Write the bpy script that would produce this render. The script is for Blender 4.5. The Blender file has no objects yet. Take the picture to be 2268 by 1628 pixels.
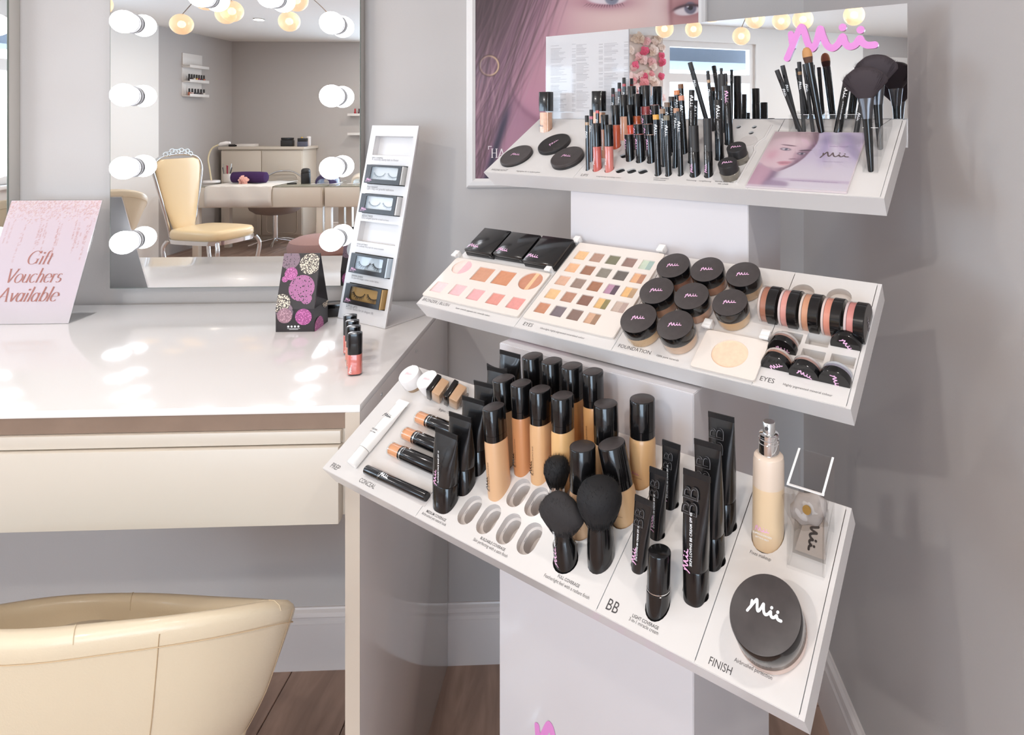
import bpy, bmesh, math, random
import numpy as np
from mathutils import Vector, Matrix
random.seed(7)
SCN = bpy.context.scene
COL = SCN.collection

# ------------------------------------------------------------------ camera
CAM_H = 1.45792
YAW = math.radians(2.4)
cam_d = bpy.data.cameras.new('camera')
cam = bpy.data.objects.new('camera', cam_d)
COL.objects.link(cam)
cam.location = (0, 0, CAM_H)
cam.rotation_euler = (math.pi / 2, 0, -YAW)
cam_d.sensor_fit = 'HORIZONTAL'
cam_d.sensor_width = 36.0
cam_d.lens = 36.0 * 1408.12 / 2268.0
cam_d.shift_x = (1134.0 - 1390.0) / 2268.0
cam_d.shift_y = -(814.0 - 262.38) / 2268.0
cam_d.clip_start = 0.02
SCN.camera = cam

# ------------------------------------------------------------------ view, world, lights
SCN.view_settings.view_transform = 'Standard'
SCN.view_settings.look = 'None'
SCN.view_settings.exposure = EXPOSURE = 0.92
SCN.view_settings.gamma = 1.0
SCN.view_settings.use_curve_mapping = False
SCN.cycles.max_bounces = 10
SCN.cycles.diffuse_bounces = 5
SCN.cycles.glossy_bounces = 6
SCN.cycles.transmission_bounces = 8
SCN.cycles.transparent_max_bounces = 16
SCN.cycles.sample_clamp_indirect = 4.0
SCN.cycles.caustics_reflective = False
SCN.cycles.caustics_refractive = False

world = bpy.data.worlds.new('world')
SCN.world = world
world.use_nodes = True
wn = world.node_tree.nodes
wn['Background'].inputs[0].default_value = (0.76, 0.87, 1.0, 1)
wn['Background'].inputs[1].default_value = 6.0

def add_light(name, kind, loc, energy, color=(1, 1, 1), rot=(0, 0, 0), **kw):
    ld = bpy.data.lights.new(name, kind)
    ld.energy = energy
    ld.color = color
    for k, v in kw.items():
        setattr(ld, k, v)
    o = bpy.data.objects.new(name, ld)
    COL.objects.link(o)
    o.location = loc
    o.rotation_euler = rot
    return o

XL, XR, YB, YF, ZC = -4.6, 0.5576, 1.728, -4.75, 2.42     # room: left, right, back, front walls, ceiling
# the window in the left wall lets the sky in
portal = add_light('window_daylight', 'AREA', (XL - 0.06, -1.12, 1.55), 100.0, (1, 1, 1), (0, -math.pi / 2, 0),
                   shape='RECTANGLE', size=1.35, size_y=1.65)
portal2 = add_light('shopfront_daylight', 'AREA', (-1.15, YF - 0.06, 1.20), 100.0, (1, 1, 1), (math.pi / 2, 0, 0), shape='RECTANGLE', size=3.1, size_y=2.2)
portal3 = add_light('added_window_daylight', 'AREA', (XL - 0.06, 0.72, 1.55), 100.0, (1, 1, 1), (0, -math.pi / 2, 0), shape='RECTANGLE', size=1.35, size_y=1.5)  # portal for the added side window
for _p in (portal, portal2, portal3):
    _p.data.cycles.is_portal = True           # only guides the sky light through the openings
DOWNLIGHTS = [(0.41, 0.12), (-0.45, -0.25), (-1.25, -0.85), (-1.7, -1.9), (-3.4, 0.4), (-3.3, -2.9), (-0.6, -2.6), (-2.2, -4.0), (-1.0, 1.12)]  # some placed to brighten the right wall, last one added for the desk
DL_POWER = [3.0, 3.0, 12, 6, 6, 7, 5, 7, 1.7]
for (lx, ly), pw in zip(DOWNLIGHTS, DL_POWER):
    add_light('downlight_beam', 'AREA', (lx, ly, ZC - 0.012), pw, (1.0, 0.95, 0.90) if ly > -1 else (1.0, 0.87, 0.74), (0, 0, 0), shape='DISK', size=0.09)

# ------------------------------------------------------------------ helpers
def lin(c):
    out = []
    for v in c[:3]:
        v = v / 255.0
        out.append(v / 12.92 if v <= 0.04045 else ((v + 0.055) / 1.055) ** 2.4)
    return (out[0], out[1], out[2], 1.0)

_M = {}
def mat(name, rgb=(200, 200, 200), rough=0.5, metal=0.0, coat=0.0, spec=0.5, emit=None, trans=0.0, bump=None, vary=None, sss=0.0):
    if name in _M:
        return _M[name]
    m = bpy.data.materials.new(name)
    m.use_nodes = True
    nt = m.node_tree
    p = nt.nodes['Principled BSDF']
    p.inputs['Base Color'].default_value = lin(rgb)
    p.inputs['Roughness'].default_value = rough
    p.inputs['Metallic'].default_value = metal
    p.inputs['Coat Weight'].default_value = coat
    p.inputs['Coat Roughness'].default_value = 0.06
    p.inputs['Specular IOR Level'].default_value = spec
    p.inputs['Transmission Weight'].default_value = trans
    if emit:
        p.inputs['Emission Color'].default_value = lin(emit[0])
        p.inputs['Emission Strength'].default_value = emit[1]
    if bump or vary:
        tc = nt.nodes.new('ShaderNodeTexCoord')
        if vary:                                   # (scale, amount): gentle mottling of the colour itself
            nz = nt.nodes.new('ShaderNodeTexNoise')
            nz.inputs['Scale'].default_value = vary[0]
            nz.inputs['Detail'].default_value = 4
            nt.links.new(tc.outputs['Object'], nz.inputs['Vector'])
            mx = nt.nodes.new('ShaderNodeMix')
            mx.data_type = 'RGBA'
            c = lin(rgb)
            k = vary[1]
            mx.inputs[6].default_value = (c[0] * (1 - k), c[1] * (1 - k), c[2] * (1 - k), 1)
            mx.inputs[7].default_value = (min(1, c[0] * (1 + k)), min(1, c[1] * (1 + k)), min(1, c[2] * (1 + k)), 1)
            nt.links.new(nz.outputs['Fac'], mx.inputs[0])
            nt.links.new(mx.outputs[2], p.inputs['Base Color'])
        if bump:                                   # (scale, strength, distance)
            nb = nt.nodes.new('ShaderNodeTexNoise')
            nb.inputs['Scale'].default_value = bump[0]
            nb.inputs['Detail'].default_value = 3
            nt.links.new(tc.outputs['Object'], nb.inputs['Vector'])
            bp = nt.nodes.new('ShaderNodeBump')
            bp.inputs['Strength'].default_value = bump[1]
            bp.inputs['Distance'].default_value = bump[2]
            nt.links.new(nb.outputs['Fac'], bp.inputs['Height'])
            nt.links.new(bp.outputs['Normal'], p.inputs['Normal'])
    _M[name] = m
    return m

def clear_mat(name, rgb=(255, 255, 255), gloss=0.06, tint=1.0):
    """clear acrylic or glass: straight-through light with a Fresnel sheen"""
    if name in _M:
        return _M[name]
    m = bpy.data.materials.new(name)
    m.use_nodes = True
    nt = m.node_tree
    nt.nodes.clear()
    out = nt.nodes.new('ShaderNodeOutputMaterial')
    tr = nt.nodes.new('ShaderNodeBsdfTransparent')
    tr.inputs[0].default_value = lin(rgb)
    gl = nt.nodes.new('ShaderNodeBsdfGlossy')
    gl.inputs['Roughness'].default_value = 0.04
    fr = nt.nodes.new('ShaderNodeFresnel')
    fr.inputs[0].default_value = 1.45
    ge = nt.nodes.new('ShaderNodeNewGeometry')
    front = nt.nodes.new('ShaderNodeMath')
    front.operation = 'SUBTRACT'
    front.inputs[0].default_value = 1.0
    nt.links.new(ge.outputs['Backfacing'], front.inputs[1])
    fm = nt.nodes.new('ShaderNodeMath')
    fm.operation = 'MULTIPLY'
    nt.links.new(fr.outputs[0], fm.inputs[0])
    nt.links.new(front.outputs[0], fm.inputs[1])
    mx = nt.nodes.new('ShaderNodeMixShader')
    nt.links.new(fm.outputs[0], mx.inputs[0])
    nt.links.new(tr.outputs[0], mx.inputs[1])
    nt.links.new(gl.outputs[0], mx.inputs[2])
    nt.links.new(mx.outputs[0], out.inputs[0])
    _M[name] = m
    return m

def vcol_mat(name, rough=0.4, coat=0.0, spec=0.5):
    if name in _M:
        return _M[name]
    m = mat(name, (255, 255, 255), rough, coat=coat, spec=spec)
    at = m.node_tree.nodes.new('ShaderNodeAttribute')
    at.attribute_name = 'Col'
    m.node_tree.links.new(at.outputs['Color'], m.node_tree.nodes['Principled BSDF'].inputs['Base Color'])
    return m

def tag(o, label=None, cat=None, group=None, kind=None):
    if label: o['label'] = label
    if cat: o['category'] = cat
    if group: o['group'] = group
    if kind: o['kind'] = kind
    return o

def link(name, me, material=None, parent=None, smooth=None):
    o = bpy.data.objects.new(name, me)
    COL.objects.link(o)
    if material is not None and not me.materials:
        me.materials.append(material)
    if parent is not None:
        o.parent = parent
    if smooth is not None:
        shade(me, smooth)
    return o

def shade(me, ang=35):
    n = len(me.polygons)
    me.polygons.foreach_set('use_smooth', [True] * n)
    me.set_sharp_from_angle(angle=math.radians(ang))

def empty(name, loc=(0, 0, 0), label=None, cat=None, group=None, mw=None):
    o = bpy.data.objects.new(name, None)
    o.empty_display_size = 0.05
    COL.objects.link(o)
    if mw is not None:
        o.matrix_world = mw
    else:
        o.location = loc
    return tag(o, label, cat, group)

def from_bm(name, bm, material, parent=None, ang=35, fix=True):
    me = bpy.data.meshes.new(name)
    if fix:
        bmesh.ops.recalc_face_normals(bm, faces=bm.faces)
    bm.to_mesh(me)
    bm.free()
    return link(name, me, material, parent, ang)

def add_box(bm, lo, hi, mtx=None):
    v = []
    for z in (lo[2], hi[2]):
        for x, y in ((lo[0], lo[1]), (hi[0], lo[1]), (hi[0], hi[1]), (lo[0], hi[1])):
            p = Vector((x, y, z))
            v.append(bm.verts.new(mtx @ p if mtx else p))
    for f in ((3, 2, 1, 0), (4, 5, 6, 7), (0, 1, 5, 4), (1, 2, 6, 5), (2, 3, 7, 6), (3, 0, 4, 7)):
        bm.faces.new([v[i] for i in f])
    return v

def box(name, lo, hi, material, parent=None, bev=0.0, seg=2, mtx=None):
    bm = bmesh.new()
    add_box(bm, lo, hi)
    if bev > 0:
        bmesh.ops.bevel(bm, geom=list(bm.edges), offset=bev, segments=seg, affect='EDGES', profile=0.5)
    if mtx is not None:
        bmesh.ops.transform(bm, matrix=mtx, verts=bm.verts)
    return from_bm(name, bm, material, parent, 40)

def loft_bm(rings, cap0=True, cap1=True, bm=None, closed=True):
    """rings: list of equal-length lists of points"""
    bm = bm or bmesh.new()
    R = [[bm.verts.new(p) for p in r] for r in rings]
    n = len(R[0])
    for i in range(len(R) - 1):
        for j in range(n if closed else n - 1):
            k = (j + 1) % n
            bm.faces.new((R[i][j], R[i][k], R[i + 1][k], R[i + 1][j]))
    if cap0: bm.faces.new(list(reversed(R[0])))
    if cap1: bm.faces.new(R[-1])
    return bm

def ring(z, rx, ry=None, n=24, p=2.0, cx=0, cy=0, dz=None):
    ry = rx if ry is None else ry
    out = []
    for i in range(n):
        t = 2 * math.pi * i / n
        c, s = math.cos(t), math.sin(t)
        if p != 2.0:
            c = math.copysign(abs(c) ** (2 / p), c)
            s = math.copysign(abs(s) ** (2 / p), s)
        out.append(Vector((cx + rx * c, cy + ry * s, z)))
    return out

def lathe(name, prof, material, parent=None, n=24, asp=1.0, p=2.0, ang=35, cap0=True, cap1=True):
    """prof: (radius, z) pairs; asp: depth over width; p: 2 round, higher squarer"""
    return from_bm(name, loft_bm([ring(z, r, r * asp, n, p) for r, z in prof], cap0, cap1), material, parent, ang)

def rcap(r, z0, z1, e0=0.0, e1=0.0, k=3):
    """profile of a cylinder with rounded ends"""
    pr = []
    if e0 > 0:
        for i in range(k + 1):
            t = math.pi / 2 * i / k
            pr.append((r - e0 + e0 * math.sin(t), z0 + e0 - e0 * math.cos(t)))
    else:
        pr.append((r, z0))
    if e1 > 0:
        for i in range(k + 1):
            t = math.pi / 2 * i / k
            pr.append((r - e1 + e1 * math.cos(t), z1 - e1 + e1 * math.sin(t)))
    else:
        pr.append((r, z1))
    return pr

def sweep_bm(pts, r, n=8, bm=None, caps=True):
    """round tube through points; r a number or one per point"""
    bm = bm or bmesh.new()
    pts = [Vector(p) for p in pts]
    rs = r if isinstance(r, (list, tuple)) else [r] * len(pts)
    rings = []
    up = None
    for i, p in enumerate(pts):
        t = (pts[min(i + 1, len(pts) - 1)] - pts[max(i - 1, 0)]).normalized()
        if up is None:
            up = Vector((0, 0, 1)) if abs(t.z) < 0.9 else Vector((1, 0, 0))
        x = up.cross(t).normalized()
        y = t.cross(x)
        up = y
        rings.append([p + (x * math.cos(2 * math.pi * j / n) + y * math.sin(2 * math.pi * j / n)) * rs[i] for j in range(n)])
    return loft_bm(rings, caps, caps, bm)

def tube(name, pts, r, material, parent=None, n=8):
    return from_bm(name, sweep_bm(pts, r, n), material, parent, 60)

def spline(pts, k=6, closed=False):
    """Catmull-Rom through points"""
    P = [Vector(p) for p in pts]
    n = len(P)
    out = []
    for i in range(n if closed else n - 1):
        if closed:
            p0, p1, p2, p3 = P[(i - 1) % n], P[i], P[(i + 1) % n], P[(i + 2) % n]
        else:
            p0, p1, p2, p3 = P[max(i - 1, 0)], P[i], P[i + 1], P[min(i + 2, n - 1)]
        for j in range(k):
            t = j / k
            out.append(0.5 * ((2 * p1) + (-p0 + p2) * t + (2 * p0 - 5 * p1 + 4 * p2 - p3) * t * t + (-p0 + 3 * p1 - 3 * p2 + p3) * t ** 3))
    if not closed:
        out.append(P[-1])
    return out

def copy_tree(o, parent=None):
    c = o.copy()
    COL.objects.link(c)
    if parent is not None:
        c.parent = parent
    for ch in list(o.children):
        copy_tree(ch, c)
    return c

def frame(o, x, y, z):
    x, y, z, o = Vector(x), Vector(y), Vector(z), Vector(o)
    return Matrix(((x.x, y.x, z.x, o.x), (x.y, y.y, z.y, o.y), (x.z, y.z, z.z, o.z), (0, 0, 0, 1)))

# flat print -----------------------------------------------------------------
def curve_to_mesh(cu, name):
    tmp = bpy.data.objects.new('tmp', cu)
    COL.objects.link(tmp)
    dg = bpy.context.evaluated_depsgraph_get()
    dg.update()
    me = bpy.data.meshes.new_from_object(tmp.evaluated_get(dg))
    me.name = name
    bpy.data.objects.remove(tmp)
    bpy.data.curves.remove(cu)
    return me

_T = {}
def text_mesh(s, bold=0.0, shear=0.0, xs=1.0):
    key = (s, bold, shear, xs)
    if key not in _T:
        cu = bpy.data.curves.new('lettering', 'FONT')
        cu.body = s
        cu.size = 1.0
        cu.offset = bold
        cu.shear = shear
        cu.resolution_u = 3
        me = curve_to_mesh(cu, 'lettering')
        xsv = [v.co.x for v in me.vertices]
        lo, hi = min(xsv), max(xsv)
        for v in me.vertices:
            v.co.x -= lo
        _T[key] = (me, hi - lo)
    return _T[key]

def text_on(s, o, xdir, ndir, width, material, parent, bold=0.0, center=False, xs=1.0, name='lettering'):
    """lay a line of lettering: o its left baseline point in the parent's space, width its length"""
    me, w = text_mesh(s, bold)
    me = me.copy()
    me.materials.clear()
    me.materials.append(material)
    x = Vector(xdir).normalized()
    z = Vector(ndir).normalized()
    y = z.cross(x).normalized()
    k = width / w
    ob = link(name, me, None, parent)
    o = Vector(o) - (x * width * 0.5 if center else Vector((0, 0, 0)))
    ob.matrix_local = frame(o, x * k, y * k * xs, z * k)
    return ob

def ribbon_bm(pts, w, bm=None, z=0.0):
    bm = bm or bmesh.new()
    P = [Vector((p[0], p[1], z)) for p in pts]
    L = []
    R = []
    for i, p in enumerate(P):
        t = (P[min(i + 1, len(P) - 1)] - P[max(i - 1, 0)]).normalized()
        nn = Vector((-t.y, t.x, 0))
        ww = w(i / (len(P) - 1), t) if callable(w) else w
        L.append(bm.verts.new(p + nn * ww / 2))
        R.append(bm.verts.new(p - nn * ww / 2))
    for i in range(len(P) - 1):
        bm.faces.new((L[i], R[i], R[i + 1], L[i + 1]))
    return bm

def logo_strokes():
    raw = [[(765, 408), (800, 330), (838, 245), (870, 188), (893, 232), (918, 312), (948, 350), (980, 300), (1004, 212), (1022, 262), (1052, 330), (1092, 354),
            (1132, 325), (1160, 278), (1176, 322), (1205, 350), (1245, 340), (1274, 300), (1292, 328), (1325, 348), (1372, 348)],
           [(793, 232), (797, 275), (806, 330)]]
    return [[((x - 765) / 607.0, (408 - y) / 607.0) for x, y in s] for s in raw]

_LP = {}
def logo_bm(wd=0.05, res=90):
    """outline the pen strokes on a fine grid, so that they join without overlaps"""
    if (wd, res) not in _LP:
        x0, x1, y0, y1 = -.06, 1.06, -.06, .44
        nx_, ny_ = int((x1 - x0) * res), int((y1 - y0) * res)
        gx, gy = np.meshgrid(np.linspace(x0, x1, nx_ + 1), np.linspace(y0, y1, ny_ + 1))
        f = np.full(gx.shape, -1.0)
        for k, st_ in enumerate(logo_strokes()):
            P = spline([(x, y, 0) for x, y in st_], 4)
            for a_, b_ in zip(P[:-1], P[1:]):
                ux, uy = b_.x - a_.x, b_.y - a_.y
                t = np.clip(((gx - a_.x) * ux + (gy - a_.y) * uy) / (ux * ux + uy * uy + 1e-12), 0, 1)
                f = np.maximum(f, wd * (.5 if k == 0 else .44) - np.hypot(gx - a_.x - t * ux, gy - a_.y - t * uy))
        for cx_, cy_ in ((1160, 214), (1280, 240)):
            f = np.maximum(f, wd * .56 - np.hypot(gx - (cx_ - 765) / 607.0, gy - (408 - cy_) / 607.0))
        polys = []
        for j in range(ny_):
            for i in range(nx_):
                c = [(gx[j, i], gy[j, i], f[j, i]), (gx[j, i + 1], gy[j, i + 1], f[j, i + 1]), (gx[j + 1, i + 1], gy[j + 1, i + 1], f[j + 1, i + 1]), (gx[j + 1, i], gy[j + 1, i], f[j + 1, i])]
                if max(q[2] for q in c) <= 0: continue
                o_ = []
                for a_, b_ in zip(c, c[1:] + c[:1]):
                    if a_[2] > 0: o_.append((a_[0], a_[1]))
                    if (a_[2] > 0) != (b_[2] > 0):
                        t = a_[2] / (a_[2] - b_[2])
                        o_.append((a_[0] + (b_[0] - a_[0]) * t, a_[1] + (b_[1] - a_[1]) * t))
                if len(o_) > 2: polys.append(o_)
        _LP[(wd, res)] = polys
    bm = bmesh.new()
    for o_ in _LP[(wd, res)]:
        bm.faces.new([bm.verts.new((x, y, 0)) for x, y in o_])
    bmesh.ops.remove_doubles(bm, verts=bm.verts, dist=1e-5)
    bmesh.ops.dissolve_limit(bm, angle_limit=.02, verts=bm.verts, edges=bm.edges)
    bmesh.ops.triangulate(bm, faces=bm.faces)
    return bm

_L = {}
def logo(o, xdir, ndir, width, material, parent, wd=0.055, radius=None, name='logo'):
    """the brand script; bent round a cylinder when radius is given (xdir then runs along its axis or round it)"""
    wd = round(wd / .01) * .01
    key = (round(wd, 3), radius and round(radius / width, 2), material.name, None if radius is None else abs(Vector(xdir).normalized().z) > 0.5)
    if key not in _L:
        bm = logo_bm(wd)
        if radius is not None:
            R = radius / width
            for v in bm.verts:
                if key[3]:      # reads along the axis: bend the y direction
                    t = (v.co.y - 0.18) / R
                    v.co.y, v.co.z = R * math.sin(t) + 0.18, v.co.z + R * math.cos(t) - R
                else:
                    t = (v.co.x - 0.5) / R
                    v.co.x, v.co.z = R * math.sin(t) + 0.5, v.co.z + R * math.cos(t) - R
        me = bpy.data.meshes.new('logo')
        bmesh.ops.recalc_face_normals(bm, faces=bm.faces)
        bm.to_mesh(me)
        bm.free()
        me.materials.append(material)
        _L[key] = me
    ob = link(name, _L[key], None, parent)
    x = Vector(xdir).normalized()
    z = Vector(ndir).normalized()
    y = z.cross(x)
    ob.matrix_local = frame(Vector(o) - x * width * 0.5 - y * width * 0.18, x * width, y * width, z * width)
    return ob

def plate_mesh(outline, holes, thick, name='plate'):
    """flat plate with holes cut through it; top at z = 0"""
    cu = bpy.data.curves.new(name, 'CURVE')
    cu.dimensions = '2D'
    cu.fill_mode = 'BOTH'
    cu.extrude = thick / 2
    for poly in [outline] + holes:
        sp = cu.splines.new('POLY')
        sp.points.add(len(poly) - 1)
        for q, p in zip(sp.points, poly):
            q.co = (p[0], p[1], 0, 1)
        sp.use_cyclic_u = True
    me = curve_to_mesh(cu, name)
    for v in me.vertices:
        v.co.z -= thick / 2
    return me

def rrect(cx_, cy_, w, h, r, k=4):
    out = []
    for sx, sy, a0 in ((1, 1, 0), (-1, 1, 90), (-1, -1, 180), (1, -1, 270)):
        for i in range(k + 1):
            t = math.radians(a0 + 90 * i / k)
            out.append((cx_ + sx * (w / 2 - r) + r * math.cos(t), cy_ + sy * (h / 2 - r) + r * math.sin(t)))
    return out

def ell(cx_, cy_, rx, ry, n=20):
    return [(cx_ + rx * math.cos(2 * math.pi * i / n), cy_ + ry * math.sin(2 * math.pi * i / n)) for i in range(n)]

# ------------------------------------------------------------------ shared materials
WHITE = mat('white_gloss_acrylic', (236, 232, 230), 0.22, coat=0.3)
WHITE_SAT = mat('white_satin', (234, 230, 226), 0.4)
DESKW = mat('white_gloss_lacquer', (246, 243, 240), 0.14, coat=0.5)
CREAMW = mat('cream_lacquer', (214, 204, 190), 0.35)
BLACK = mat('black_gloss', (14, 13, 14), 0.16, coat=0.3)
BLACK_SAT = mat('black_satin', (38, 36, 36), 0.42, vary=(60, 0.25))
CHARC = mat('charcoal_lid', (64, 58, 57), 0.4, vary=(90, 0.3))
SILVER = mat('mirror_silver', (235, 235, 235), 0.0, metal=1.0)
CHROME = mat('chrome', (225, 225, 225), 0.08, metal=1.0)
ALU = mat('brushed_aluminium', (205, 203, 200), 0.3, metal=1.0)
GREYPRINT = mat('grey_print', (70, 66, 66), 0.6)
PALEPRINT = mat('pale_grey_print', (150, 146, 148), 0.6)
WHITEPRINT = mat('white_print', (240, 240, 240), 0.5)
PINKFOIL = mat('pink_foil', (236, 178, 214), 0.35)
PINK = mat('pink_acrylic', (222, 140, 205), 0.3)
CLEAR = clear_mat('clear_acrylic', (250, 250, 250))
GLASS = clear_mat('clear_glass', (244, 246, 246))
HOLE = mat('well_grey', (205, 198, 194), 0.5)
# ------------------------------------------------------------------ the room
WALLC = mat('grey_wall_paint', (189, 184, 181), 0.75, bump=(220, 0.08, 0.002))
WALLW = mat('white_wall_paint', (238, 235, 231), 0.7)
CEILM = mat('ceiling_paint', (236, 232, 228), 0.8)
SKIRT = mat('skirting_gloss', (222, 214, 210), 0.3)

def S(o, kind='structure'):
    o['kind'] = kind
    return o

S(box('wall_back', (XL - 0.12, YB, 0), (XR + 0.12, YB + 0.12, ZC), WALLC))
S(box('wall_right', (XR, YF - 0.12, 0), (XR + 0.12, YB, ZC), WALLC))
FX0, FX1, FZ0, FZ1 = -2.70, 0.40, 0.10, 2.30               # unseen shopfront opening behind the camera, enlarged to brighten the walls
bm = bmesh.new()
add_box(bm, (XL - 0.12, YF - 0.12, 0), (FX0, YF, ZC))
add_box(bm, (FX1, YF - 0.12, 0), (XR, YF, ZC))
add_box(bm, (FX0, YF - 0.12, 0), (FX1, YF, FZ0))
add_box(bm, (FX0, YF - 0.12, FZ1), (FX1, YF, ZC))
S(from_bm('wall_front', bm, WALLC))
S(box('ceiling', (XL - 0.12, YF - 0.12, ZC), (XR + 0.12, YB + 0.12, ZC + 0.1), CEILM))
# left wall: grey alcove, then a white stretch with the window opening
WY0, WY1, WZ0, WZ1 = -1.96, -0.28, 0.95, 2.25
WA, WB = -0.02, 1.46                                  # added unseen window nearer the desk, for more side light on wall and stand
bm = bmesh.new()
add_box(bm, (XL - 0.12, YF, 0), (XL, -3.39, ZC))
S(from_bm('wall_left', bm, WALLC))
bm = bmesh.new()
add_box(bm, (XL - 0.12, -3.39, 0), (XL + 0.03, WY0, ZC))
add_box(bm, (XL - 0.12, WY1, 0), (XL + 0.03, WA, ZC))
add_box(bm, (XL - 0.12, WB, 0), (XL + 0.03, YB, ZC))
add_box(bm, (XL - 0.12, WA, 0), (XL + 0.03, WB, WZ0))
add_box(bm, (XL - 0.12, WA, WZ1), (XL + 0.03, WB, ZC))
add_box(bm, (XL - 0.12, WY0, 0), (XL + 0.03, WY1, WZ0))
add_box(bm, (XL - 0.12, WY0, WZ1), (XL + 0.03, WY1, ZC))
S(from_bm('wall_left_window', bm, WALLW))

# window: white frame, mullion and transom, panes
win = S(empty('window_1', (XL - 0.05, (WY0 + WY1) / 2, WZ0)))
bm = bmesh.new()
hy = (WY1 - WY0) / 2
hz = WZ1 - WZ0
for lo, hi in (((-.03, -hy, 0), (.05, -hy + .06, hz)), ((-.03, hy - .06, 0), (.05, hy, hz)), ((-.03, -hy + .06, 0), (.05, hy - .06, .06)),
               ((-.03, -hy + .06, hz - .06), (.05, hy - .06, hz)), ((-.03, -hy + .06, .88), (.05, hy - .06, .97)), ((-.03, .16, .06), (.05, .25, .88)), ((-.03, .16, .97), (.05, .25, hz - .06))):
    add_box(bm, lo, hi)
from_bm('window_frame', bm, WHITE_SAT, win)
PANE = clear_mat('window_pane', (235, 240, 243))
for lo, hi in (((0, -hy + .06, .06), (.006, .16, .88)), ((0, .25, .06), (.006, hy - .06, .88)), ((0, -hy + .06, .97), (.006, .16, hz - .06)), ((0, .25, .97), (.006, hy - .06, hz - .06))):
    box('pane', lo, hi, PANE, win)
box('window_sill', (-.02, -hy - .03, -.03), (.16, hy + .03, 0), WHITE_SAT, win, 0.005)
win3 = S(empty('window_added', (XL - 0.05, (WA + WB) / 2, WZ0)))
hw3 = (WB - WA) / 2
bm = bmesh.new()
for lo, hi in (((-.03, -hw3, 0), (.05, -hw3 + .06, hz)), ((-.03, hw3 - .06, 0), (.05, hw3, hz)), ((-.03, -hw3 + .06, 0), (.05, hw3 - .06, .06)), ((-.03, -hw3 + .06, hz - .06), (.05, hw3 - .06, hz)), ((-.03, -.04, .06), (.05, .04, hz - .06))):
    add_box(bm, lo, hi)
from_bm('window_frame', bm, WHITE_SAT, win3)
for lo, hi in (((0, -hw3 + .06, .06), (.006, -.04, hz - .06)), ((0, .04, .06), (.006, hw3 - .06, hz - .06))):
    box('pane', lo, hi, PANE, win3)
box('window_sill', (-.02, -hw3 - .03, -.03), (.16, hw3 + .03, 0), WHITE_SAT, win3, 0.005)
aw = box('awning', (XL - 1.5, WY0 - 0.6, 2.08), (XL - 0.35, WY1 + 0.6, 2.5), mat('awning_canvas', (96, 100, 110), 0.8))
tag(aw, 'dark grey canvas awning hanging outside the window', 'awning')

win2 = S(empty('window_2', ((FX0 + FX1) / 2, YF - 0.06, FZ0)))
hx = (FX1 - FX0) / 2
hz2 = FZ1 - FZ0
bm = bmesh.new()
for lo, hi in (((-hx, -.03, 0), (-hx + .05, .03, hz2)), ((hx - .05, -.03, 0), (hx, .03, hz2)), ((-hx + .05, -.03, 0), (hx - .05, .03, .05)), ((-hx + .05, -.03, hz2 - .05), (hx - .05, .03, hz2)), ((-.03, -.03, .05), (.03, .03, hz2 - .05))):
    add_box(bm, lo, hi)
from_bm('window_frame', bm, WHITE_SAT, win2)
for lo, hi in (((-hx + .05, 0, .05), (-.03, .006, hz2 - .05)), ((.03, 0, .05), (hx - .05, .006, hz2 - .05))):
    box('pane', lo, hi, PANE, win2)

# skirting boards with a moulded top
def skirting(name, p0, p1, nrm):
    prof = [(0, 0), (.017, 0), (.017, .112), (.0155, .116), (.0155, .122), (.011, .128), (.011, .134), (.0145, .139), (.0125, .149), (.006, .154), (.004, .158), (0, .158)]
    p0, p1, nrm = Vector(p0), Vector(p1), Vector(nrm)
    rings = [[p + nrm * x + Vector((0, 0, z)) for x, z in prof] for p in (p0, p1)]
    S(from_bm(name, loft_bm(rings), SKIRT, None, 25))
skirting('baseboard_back', (XL + 0.03, YB, 0), (XR, YB, 0), (0, -1, 0))
skirting('baseboard_right', (XR, YB - 0.017, 0), (XR, YF, 0), (-1, 0, 0))
skirting('baseboard_front', (XL, YF, 0), (XR - 0.017, YF, 0), (0, 1, 0))

# plank floor: boards laid towards the back wall
WOODN = {}
def wood(name, dark, light, scale=1.0):
    m = mat(name, dark, 0.42)
    nt = m.node_tree
    tc = nt.nodes.new('ShaderNodeTexCoord')
    mp = nt.nodes.new('ShaderNodeMapping')
    mp.inputs['Scale'].default_value = (11 * scale, 1.3 * scale, 1)
    oi = nt.nodes.new('ShaderNodeObjectInfo')
    ad = nt.nodes.new('ShaderNodeVectorMath')
    nz = nt.nodes.new('ShaderNodeTexNoise')
    nz.inputs['Scale'].default_value = 1.5
    nz.inputs['Detail'].default_value = 6
    nz.inputs['Distortion'].default_value = 1.3
    cr = nt.nodes.new('ShaderNodeValToRGB')
    cr.color_ramp.elements[0].position = 0.32
    cr.color_ramp.elements[0].color = lin(dark)
    cr.color_ramp.elements[1].position = 0.72
    cr.color_ramp.elements[1].color = lin(light)
    sc = nt.nodes.new('ShaderNodeVectorMath')
    sc.operation = 'SCALE'
    sc.inputs['Scale'].default_value = 7.0
    cb = nt.nodes.new('ShaderNodeCombineXYZ')
    nt.links.new(oi.outputs['Random'], cb.inputs[0])
    nt.links.new(oi.outputs['Random'], cb.inputs[1])
    nt.links.new(cb.outputs[0], sc.inputs[0])
    nt.links.new(tc.outputs['Object'], mp.inputs['Vector'])
    nt.links.new(mp.outputs[0], ad.inputs[0])
    nt.links.new(sc.outputs[0], ad.inputs[1])
    nt.links.new(ad.outputs[0], nz.inputs['Vector'])
    nt.links.new(nz.outputs['Fac'], cr.inputs[0])
    nt.links.new(cr.outputs[0], nt.nodes['Principled BSDF'].inputs['Base Color'])
    return m
WOOD = wood('dark_oak_board', (142, 116, 102), (182, 152, 134))
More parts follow.
